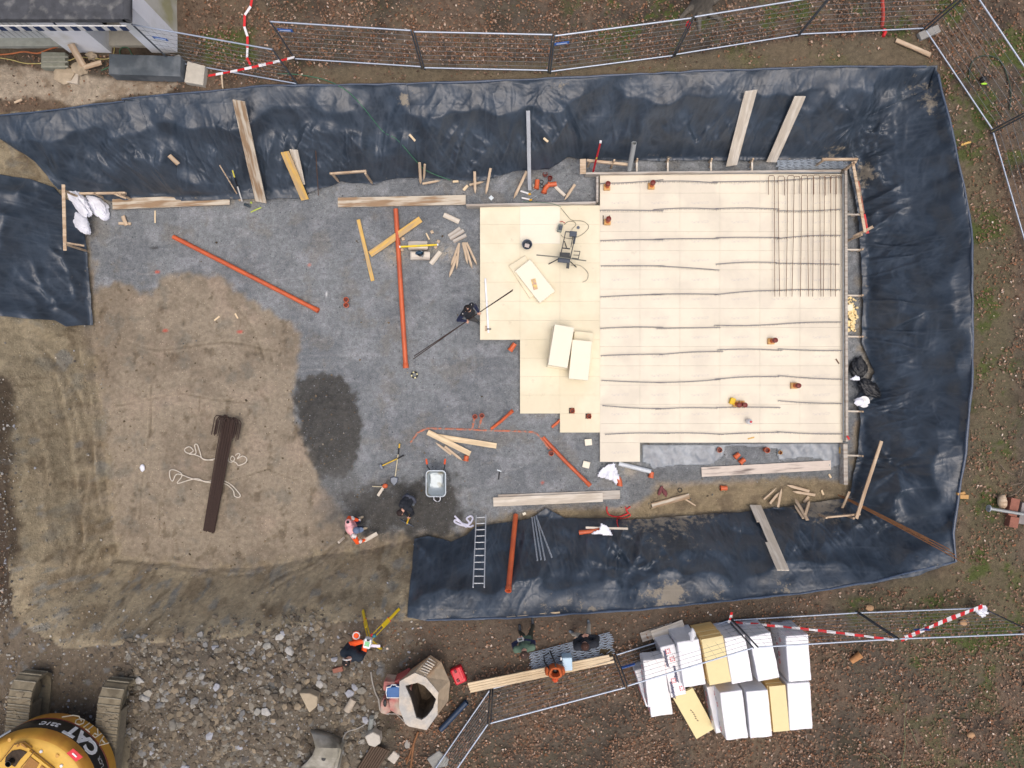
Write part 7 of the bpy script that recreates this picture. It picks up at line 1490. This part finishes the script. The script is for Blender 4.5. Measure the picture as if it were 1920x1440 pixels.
for k, (a, b) in enumerate([((962,543,1.08),(776,668,1.02)),((961,545,1.06),(775,673,1.04))]):
    mb = MB(); mb.tube([P(*a), P(897,587,1.055), P(874,603,1.05), P(*b)], .014, 6); tag(mb.build('carried_bar', BRN, None, True), ['upper', 'lower'][k]+' of the two long thin bars held by the striped-sleeve worker', 'steel bar', 'bars carried by the worker')
human('bent worker all in black digging in the wet gravel with a pickaxe', dict(head=(751,961,.88), chest=(760,945,.78), pelvis=(768,935,.62), shl=(770,955,.84), shr=(752,947,.86), ell=(774,963,.55), hal=(769,968,.40), elr=(757,958,.58), har=(765,967,.36), knl=(777,941,.48), knr=(758,933,.46), anl=(778,937,.08), anr=(764,927,.08), gripl=(766,972,.35), gripr=(766,972,.3)), (-.3, -.85, -.5), (BLK, BLK, JEA, SHG), hair=S(40,26,24))
rt = empty('pickaxe', P(762,982,0), 'pickaxe with yellow handle held by the bent black-clad worker', 'pickaxe'); mb = MB(); mb.tube([P(768,966,.40), P(763,982,.12)], [.022,.028], 8); mb.build('handle', mat('yellow_handle', S(214,176,50)), rt, True)
mb = MB(); mb.tube([P(749,973,.06), P(757,978,.11), P(762,981,.13), P(769,984,.11), P(776,988,.05)], [.012,.024,.03,.024,.01], 8); mb.build('head', mat('blade_steel', S(96,102,112)), rt, True)
human('crouching worker in orange and pale pink hi-vis jacket with grey-blue cap', dict(head=(668,994,1.02), chest=(657,990,.72), pelvis=(662,986,.42), shl=(653,979,.88), shr=(663,1004,.88), ell=(655,971,.62), hal=(670,975,.50), elr=(670,1017,.60), har=(682,1013,.45), knl=(673,977,.46), knr=(677,991,.50), anl=(671,972,.07), anr=(678,992,.07), tol=(680,969,.06), tor=(687,990,.06), gripr=(690,1008,.4)), (.9, .05, -.45), (PINK, HIV, NAVY, SHO, HIV), cap=mat('cap_blue_grey', S(96,112,138), .85, var=.1), bulk=1.22)
rt = [o for o in bpy.data.objects if o.name.startswith('person') and o.parent is None][-1]
for a, b in (((659,971,.68), (662,973,.62)), ((673,1013,.62), (677,1016,.58)), ((659,1003,.99), (667,1006,.93))):
    mb = MB(); mb.tube([P(*a), P(*b)], .064, 10); mb.build('reflective_band', STR, rt, True)
for a in ((652,979,.975), (664,1008,.92)): mb = MB(); mb.blob(P(*a), (.05,.05,.012), 2, 2, .1); mb.build('black_patch', BLK, rt, True)
for a, b in (((670,975,.5), (672,976,.49)),): mb = MB(); mb.blob(P(673,975.5,.48), (.06,.05,.04), 3, 2, .2); mb.build('white_glove', STR, rt, True)
plank((683,1014), (707,1000), 7, WP, 'short rounded board held by the crouching orange worker', z0=.42, z1=.30, th=.04); plank((644,1009), (634,1018), 4.5, WP, 'short stake end sticking from the mud behind the orange worker', z0=.12, z1=.40, th=.05, name='peg', cat='peg')
human('surveyor in dark jacket and orange work trousers at the tripod', dict(head=(651,1240,4.02), chest=(659,1222,3.48), pelvis=(666,1213,3.18), shl=(646,1224,3.72), shr=(674,1232,3.72), ell=(655,1209,3.46), hal=(677,1203,3.60), elr=(682,1222,3.45), har=(684,1210,3.60), knl=(665,1202,2.80), knr=(678,1211,2.80), anl=(668,1193,2.36), anr=(679,1203,2.36), gripl=(688,1202,3.62), gripr=(688,1204,3.62)), (.55, .75, -.3), (mat('cloth_dark_blue', S(24,36,48), .85, var=.2, bump=.006), mat('cloth_dark_blue', S(24,36,48)), HIV, SHD, HIV), hair=S(26,18,18), bulk=1.5)
rt = [o for o in bpy.data.objects if o.name.startswith('person') and o.parent is None][-1]
mb = MB(); h = P(651,1240,4.02); mb.tube([h+Vector((-.10*math.cos(t)-.0, .07+.0*t, .10*math.sin(t))) for t in np.linspace(0, math.pi, 8)], .018, 6); mb.build('headset', STR, rt, True)
mb = MB(); mb.blob(P(668,1192,3.40), (.11,.13,.09), 4, 2, .2); mb.build('orange_hood', HIV, rt, True); mb = MB(); mb.tube([P(668,1192,3.5)+Vector((.09*math.cos(t), .09*math.sin(t), 0)) for t in np.linspace(0, 2*math.pi, 14)[:-1]], .016, 6, closed=True); mb.build('reflective_band', STR, rt, True)
human('drone pilot in green jacket with navy sleeves holding a small grey controller', dict(head=(983,1226,4.02), chest=(986,1212,3.50), pelvis=(987,1200,3.20), shl=(968,1218,3.70), shr=(998,1214,3.70), ell=(963,1208,3.46), hal=(970,1203,3.46), elr=(1000,1204,3.46), har=(983,1200.5,3.46), knl=(980,1191,2.80), knr=(995,1187,2.80), anl=(975,1184,2.36), anr=(999,1172,2.36), gripl=(974,1198,3.47), gripr=(979,1197,3.47)), (-.05, .9, -.45), (GRN, NAVY, OLV, SHD), hair=S(62,46,38), bulk=1.15)
rt = empty('controller', P(976,1199,3.46), 'small grey remote controller in the hands of the green-jacketed pilot', 'controller'); mb = MB(); mb.box(P(976,1199.5,3.50), (.17,.10,.035), rz=.25); mb.build('body', mat('controller_grey', S(176,182,184), .5), rt, bevel=.012); mb = MB(); mb.box(P(976,1199,3.525), (.10,.05,.006), rz=.25); mb.build('screen', EB, rt)
human('person in bulky black jacket and pale trousers standing by the zigzag strips', dict(head=(1097,1211,4.02), chest=(1099,1206,3.45), pelvis=(1096,1198,3.20), shl=(1082,1213,3.70), shr=(1116,1207,3.70), ell=(1079,1203,3.44), hal=(1090,1196,3.46), elr=(1120,1196,3.44), har=(1106,1193,3.46), knl=(1085,1191,2.80), knr=(1103,1185,2.80), anl=(1074,1187,2.36), anr=(1104,1170,2.36), tol=(1069,1184,2.35), tor=(1103,1164,2.35)), (-.15, .8, -.5), (BLK, BLK, BEI, SHG), hair=S(60,36,26), bulk=1.32)
# tripod with the level instrument
TY = mat('tripod_yellow', S(222,190,30), .5, var=.08); tr_ = empty('survey_tripod', P(692,1202,GZ), 'yellow wooden survey tripod with a white and green instrument on top', 'survey tripod'); apx = P(692,1201,GZ+1.42)
for i, f_ in enumerate([(680,1143), (750,1140), (715,1217)]):
    foot = W(*f_, .0); d = foot-apx; sd2 = d.cross(Vector((0, 0, 1))).normalized(); mid = apx+d*.5; a = apx+Vector((0, 0, -.05)); lg = MB()
    lg.bar(a+sd2*.05, apx+d*.48+sd2*.045, .02, .03); lg.bar(a-sd2*.05, apx+d*.48-sd2*.045, .02, .03); lg.bar(apx+d*.42, apx+d*.62, .12, .035); lg.bar(apx+d*.62, apx+d*.97, .075, .035); lo = lg.build('leg', TY, tr_)
    lg = MB(); lg.tube([apx+d*.95, foot+Vector((0, 0, -.04))], [.02,.006], 8); lg.build('spike', EB, lo, True); lg = MB(); lg.bar(apx+d*.63-sd2*.07, apx+d*.63+sd2*.07, .03, .05); lg.build('red_clamp', RED, lo)
mb = MB(); mb.lathe([(.001,0),(.09,0),(.09,.04),(.001,.04)], apx, 14); mb.build('head_plate', TY, tr_)
mb = MB(); mb.box(apx+Vector((0, 0, .14)), (.19,.25,.2), rz=-.2); mb.build('instrument', WL, tr_, bevel=.03); mb = MB(); mb.box(apx+Vector((0, .0, .245)), (.12,.12,.012), rz=-.2); mb.build('green_panel', mat('panel_green', S(120,190,130), .4, var=.25, scale=30), tr_)
mb = MB(); mb.box(apx+Vector((.03, .10, .25)), (.07,.05,.01), rz=-.2); mb.build('display', EB, tr_); mb = MB(); mb.blob(apx+Vector((.14, .14, .05)), (.06,.05,.05), 3, 2, .2); mb.build('strap_knot', mat('teal', S(40,110,120), .6), tr_, True); mb = MB(); mb.blob(apx+Vector((.09, .15, .04)), (.05,.05,.04), 3, 2, .2); mb.build('red_knob', RED, tr_, True)
mb = MB(); mb.box(P(703,1211,GZ+1.1), (.28,.07,.012), rz=-.05); tag(mb.build('paper_sheet', mat('paper_white', S(218,214,236), .7)), 'white folded paper slip hanging at the survey tripod', 'paper')
# ---------------------------------------------------------------- litter of leaves, stones, clods and grass
def scatter(n, seed, box=((-16.5, 16.5), (-12.5, 12.5))):
    r = np.random.default_rng(seed); x = r.uniform(*box[0], n); y = r.uniform(*box[1], n); z = HV(x, y); return r, x, y, z, 960+x/(CAMH-z)*FPX, 720-y/(CAMH-z)*FPX
def reg(poly, px, py, soft=10, wob=15, seed=50): return region(poly, soft, wob, .03, seed, px, py)
HOUSE = [(-300,-300),(345,-300),(345,103),(-300,103)]
def rnd_cols(r, n, cols, p):
    c = np.array([S(*k) for k in cols]); return c[r.choice(len(cols), n, p=np.array(p)/sum(p))]*r.uniform(.65, 1.12, (n, 1))
r, x, y, z, px, py = scatter(470000, 5)
out = sdpoly(x, y, RW) < -.12
d = np.zeros(len(x))
pat = sstep(-.25, .3, fbm(x*.7, y*.7, 260)+.5*noise(x*2.4, y*2.4, 262)); pat = pat*(.35+.65*sstep(-.3, .2, noise(x*5, y*5, 264)))
top = py < 215; d = np.where(top, 1.3*pat+.3, d)
d = np.where(reg([(560,128),(1240,112),(1500,75),(1740,70),(1755,124),(1300,138),(1000,152),(600,160)], px, py) > .5, .35*pat, d)
d = np.where((px > 1150) & (py < 140), d*.8, d)
d = np.where((px > 1780) & (py > 100), .55*pat+.08, d)
d = np.where((py > 1100) & (px > 740), 1.1*pat+.3, d)
d = np.where(reg([(760,1150),(1480,1118),(1500,1150),(1100,1215),(870,1270),(790,1330),(700,1180)], px, py) > .5, .22, d)
d = np.where((px > 1500) & (py > 1060) & (py < 1170), d*.6, d)
d = np.where(reg(RUBBLE+[], px, py) > .5, 0, d); d = np.where((px < 700) & (py > 1000), 0, d)
d = np.where((px < 60) & (py > 600) & (py < 1150), .10, d); d = np.where((reg(CONC, px, py) > .4), .03, d)
d = np.where((px < 400) & (py > 100) & (py < 220), np.minimum(d, .3), d)
d = np.where(sdpoly(px, py, HOUSE) > 0, 0, d)
k = out & (r.random(len(x)) < d*.72)
x, y, z = x[k], y[k], z[k]; n = len(x); print('leaves', n)
a = r.uniform(0, 2*np.pi, n); L = .034+.062*r.random(n)**1.3; w = L*r.uniform(.45, .8, n); t1 = r.uniform(-.5, .5, n); t2 = r.uniform(-.6, .6, n); lift = r.uniform(.012, .035, n)
ca, sa = np.cos(a), np.sin(a)
def pt(u, v, h): return np.stack([x+ca*u-sa*v, y+sa*u+ca*v, z+.02+lift+h], -1)
V = np.stack([pt(-L/2, 0*L, -t1*L/2), pt(L*.05, -w/2, t2*w/2+.006), pt(L/2, 0*L, t1*L/2), pt(-L*.05, w/2, -t2*w/2+.006)], 1).reshape(-1, 3)
b = np.arange(n)*4; F = np.concatenate([np.stack([b, b+1, b+2], -1), np.stack([b, b+2, b+3], -1)])
dark = rnd_cols(r, n, [(108,82,64),(134,104,82),(154,126,104),(178,152,132),(86,67,53),(136,94,66),(202,186,170),(118,98,82)], [22,22,15,6,14,9,1.2,11])
tag(link('fallen_leaves', np_mesh('fallen_leaves', V, F, False, np.repeat(dark, 4, 0)), vcmat('leaf_litter', .8, .1)), kind='stuff')
# grass
r, x, y, z, px, py = scatter(260000, 9)
gi = np.clip(np.searchsorted(AX, x)-1, 0, len(AX)-2); gj = np.clip(np.searchsorted(AY, y)-1, 0, len(AY)-2); gd = GREEN[gj, gi]
k = (sdpoly(x, y, RW) < -.1) & (r.random(len(x)) < gd*.33) & (sdpoly(px, py, HOUSE) < 0)
x, y, z = x[k], y[k], z[k]; n = len(x); print('grass', n)
a = r.uniform(0, 2*np.pi, n); h = r.uniform(.03, .09, n); ln = h*r.uniform(.3, 1.2, n); b_ = r.uniform(0, 2*np.pi, n); w = .007
V = np.stack([np.stack([x-np.sin(a)*w, y+np.cos(a)*w, z+0*x], -1), np.stack([x+np.sin(a)*w, y-np.cos(a)*w, z+0*x], -1), np.stack([x+np.cos(a)*ln, y+np.sin(a)*ln, z+h], -1)], 1).reshape(-1, 3)
F = np.arange(n*3).reshape(-1, 3); gc_ = rnd_cols(r, n, [(88,102,44),(112,120,62),(70,88,38),(140,132,84)], [4,3,3,2])
tag(link('grass', np_mesh('grass', V, F, False, np.repeat(gc_, 3, 0)), vcmat('grass_blades', .8, .1)), kind='stuff')
# stones: one low, broken icosahedron each
import bmesh
_b = bmesh.new(); bmesh.ops.create_icosphere(_b, subdivisions=1, radius=1); IV = np.array([v.co[:] for v in _b.verts]); IF = np.array([[v.index for v in f.verts] for f in _b.faces]); _b.free()
def stones(name, n, seed, dens, size, cols, pr, flat=.6, sink=.25, m='stones', pw=3., box=((-16.5, 16.5), (-12.5, 12.5))):
    r, x, y, z, px, py = scatter(n, seed, box); k = r.random(n) < dens(x, y, px, py); x, y, z = x[k], y[k], z[k]; n = len(x); print(name, n)
    s_ = size[0]+(size[1]-size[0])*r.random(n)**pw
    jit = 1+r.uniform(-.35, .35, (n, 12)); V = IV[None]*jit[..., None]; V = V*np.stack([np.ones(n), r.uniform(.55, 1, n), r.uniform(flat*.6, flat*1.2, n)], -1)[:, None]
    a = r.uniform(0, 2*np.pi, n); ca, sa = np.cos(a)[:, None], np.sin(a)[:, None]
    X = V[..., 0]*ca-V[..., 1]*sa; Y = V[..., 0]*sa+V[..., 1]*ca
    V = np.stack([x[:, None]+X*s_[:, None], y[:, None]+Y*s_[:, None], z[:, None]+.01+(V[..., 2]+flat*(1-2*sink)*.6)*s_[:, None]], -1).reshape(-1, 3)
    F = (IF[None]+(np.arange(n)*12)[:, None, None]).reshape(-1, 3); c = rnd_cols(r, n, cols, pr)
    return tag(link(name, np_mesh(name, V, F, False, np.repeat(c, 12, 0)), vcmat(m, .9, .15, 30)), kind='stuff')
GREYS = [(150,148,140),(128,124,114),(172,170,164),(112,104,92),(148,134,112),(96,92,86),(158,160,166)]
def d1(x, y, px, py): return reg(RUBBLE, px, py, 45, 70)*(.14+.7*sstep(-.15, .35, fbm(x*.7, y*.7, 270)+.4*noise(x*2.5, y*2.5, 271)))*(sdpoly(px, py, HOUSE) < 0)
stones('rubble', 36000, 11, d1, (.014, .125), [(122,117,106),(110,102,89),(146,142,132),(102,92,79),(128,117,99),(88,81,71),(136,136,134)], [5,6,2.5,6,5,4,2], .6, .44, pw=3.6, box=((-12.5, -2.8), (-11.2, -6.2)))
def d2(x, y, px, py):
    a = reg(SWMUD, px, py, 25, 40); b = (sdpoly(x, y, RW) > 0)*((reg([(-80,590),(190,600),(215,1060),(600,1060),(780,1010),(775,1150),(-80,1200)], px, py)) > .5)
    return np.maximum(a*.30, b*.10*(.3+sstep(0, .35, fbm(x*1.1, y*1.1, 272))))+.4*reg([(0,700),(40,760),(30,1150),(-60,1150),(-60,700)], px, py)
stones('loose_stones', 60000, 13, d2, (.012, .055), GREYS+[(188,182,170)], [4,6,2,6,6,5,2,1], .7, .3, pw=4., box=((-15.5, -2), (-11.5, 2.5)))
def d3(x, y, px, py):
    f_ = sdpoly(x, y, FW) > .05; mud = 1-reg(GRAVEL, px, py, 7, 12); w_ = reg(WET1, px, py, 8, 20)*.25+reg(WET2, px, py, 8, 20)*.1; return f_*(w_+mud*.20*(.2+2.*sstep(.05, .4, fbm(x*1.3, y*1.3, 106)))+.015)
stones('clods', 60000, 17, d3, (.008, .045), [(120,106,86),(98,86,68),(140,132,118),(112,112,108),(160,150,134),(84,74,60)], [6,6,3,3,1,4], .6, .3, pw=4.)
def d4(x, y, px, py):
    return ((sdpoly(x, y, RW) < -.1)*.02*(px > 700)+.9*reg([(560,130),(760,150),(700,165),(560,165)], px, py)*.1)*(sdpoly(px, py, HOUSE) < 0)+reg(SWMUD, px, py)*.1
stones('pebbles', 30000, 19, d4, (.01, .05), GREYS+[(200,196,186)], [3,3,2,4,4,3,2,2], .6, .3, pw=3.)
def d5(x, y, px, py):     # gravel raised as a fine rough layer
    gi = np.clip(np.searchsorted(AX, x)-1, 0, len(AX)-2); gj = np.clip(np.searchsorted(AY, y)-1, 0, len(AY)-2); return GRAVELM[gj, gi]*.3*((px < 1130) | (px > 1590) | (py > 835) | (py < 320))
stones('gravel_chips', 130000, 23, d5, (.008, .022), [(122,128,134),(104,110,116),(150,154,158),(84,88,92),(136,138,136)], [5,5,2,3,2], .7, .3, 'chips', 2.)
# larger single rocks in the rubble
r = np.random.default_rng(31); k = 0
for i in range(400):
    px_, py_ = r.uniform(230, 720), r.uniform(1150, 1440)
    if float(reg(RUBBLE, np.array([px_]), np.array([py_]), 10, 5)[0]) < .6 or (px_ < 260 and py_ > 1270) or (px_ > 560 and py_ > 1350) or (630 < px_ < 700 and py_ < 1260): continue
    s_ = r.uniform(.09, .17); mb = MB(); jit = 1+r.uniform(-.3, .3, 12); R = Matrix.Rotation(r.uniform(0, 6), 3, 'Z'); c = W(px_, py_, s_*.25)
    mb.add([c+R@Vector((v[0]*j*s_, v[1]*j*s_*.75, v[2]*j*s_*.6)) for v, j in zip(IV, jit)], [tuple(f) for f in IF.tolist()]); cc = GREYS[r.integers(0, 7)]
    tag(mb.build('rock', mat('rock%d' % cc[0], S(*cc), .9, var=.15, scale=10, bump=.01), bevel=.012), 'angular broken rock lying among the smaller rubble', 'rock', 'rocks in the rubble'); k += 1
    if k >= 46: break
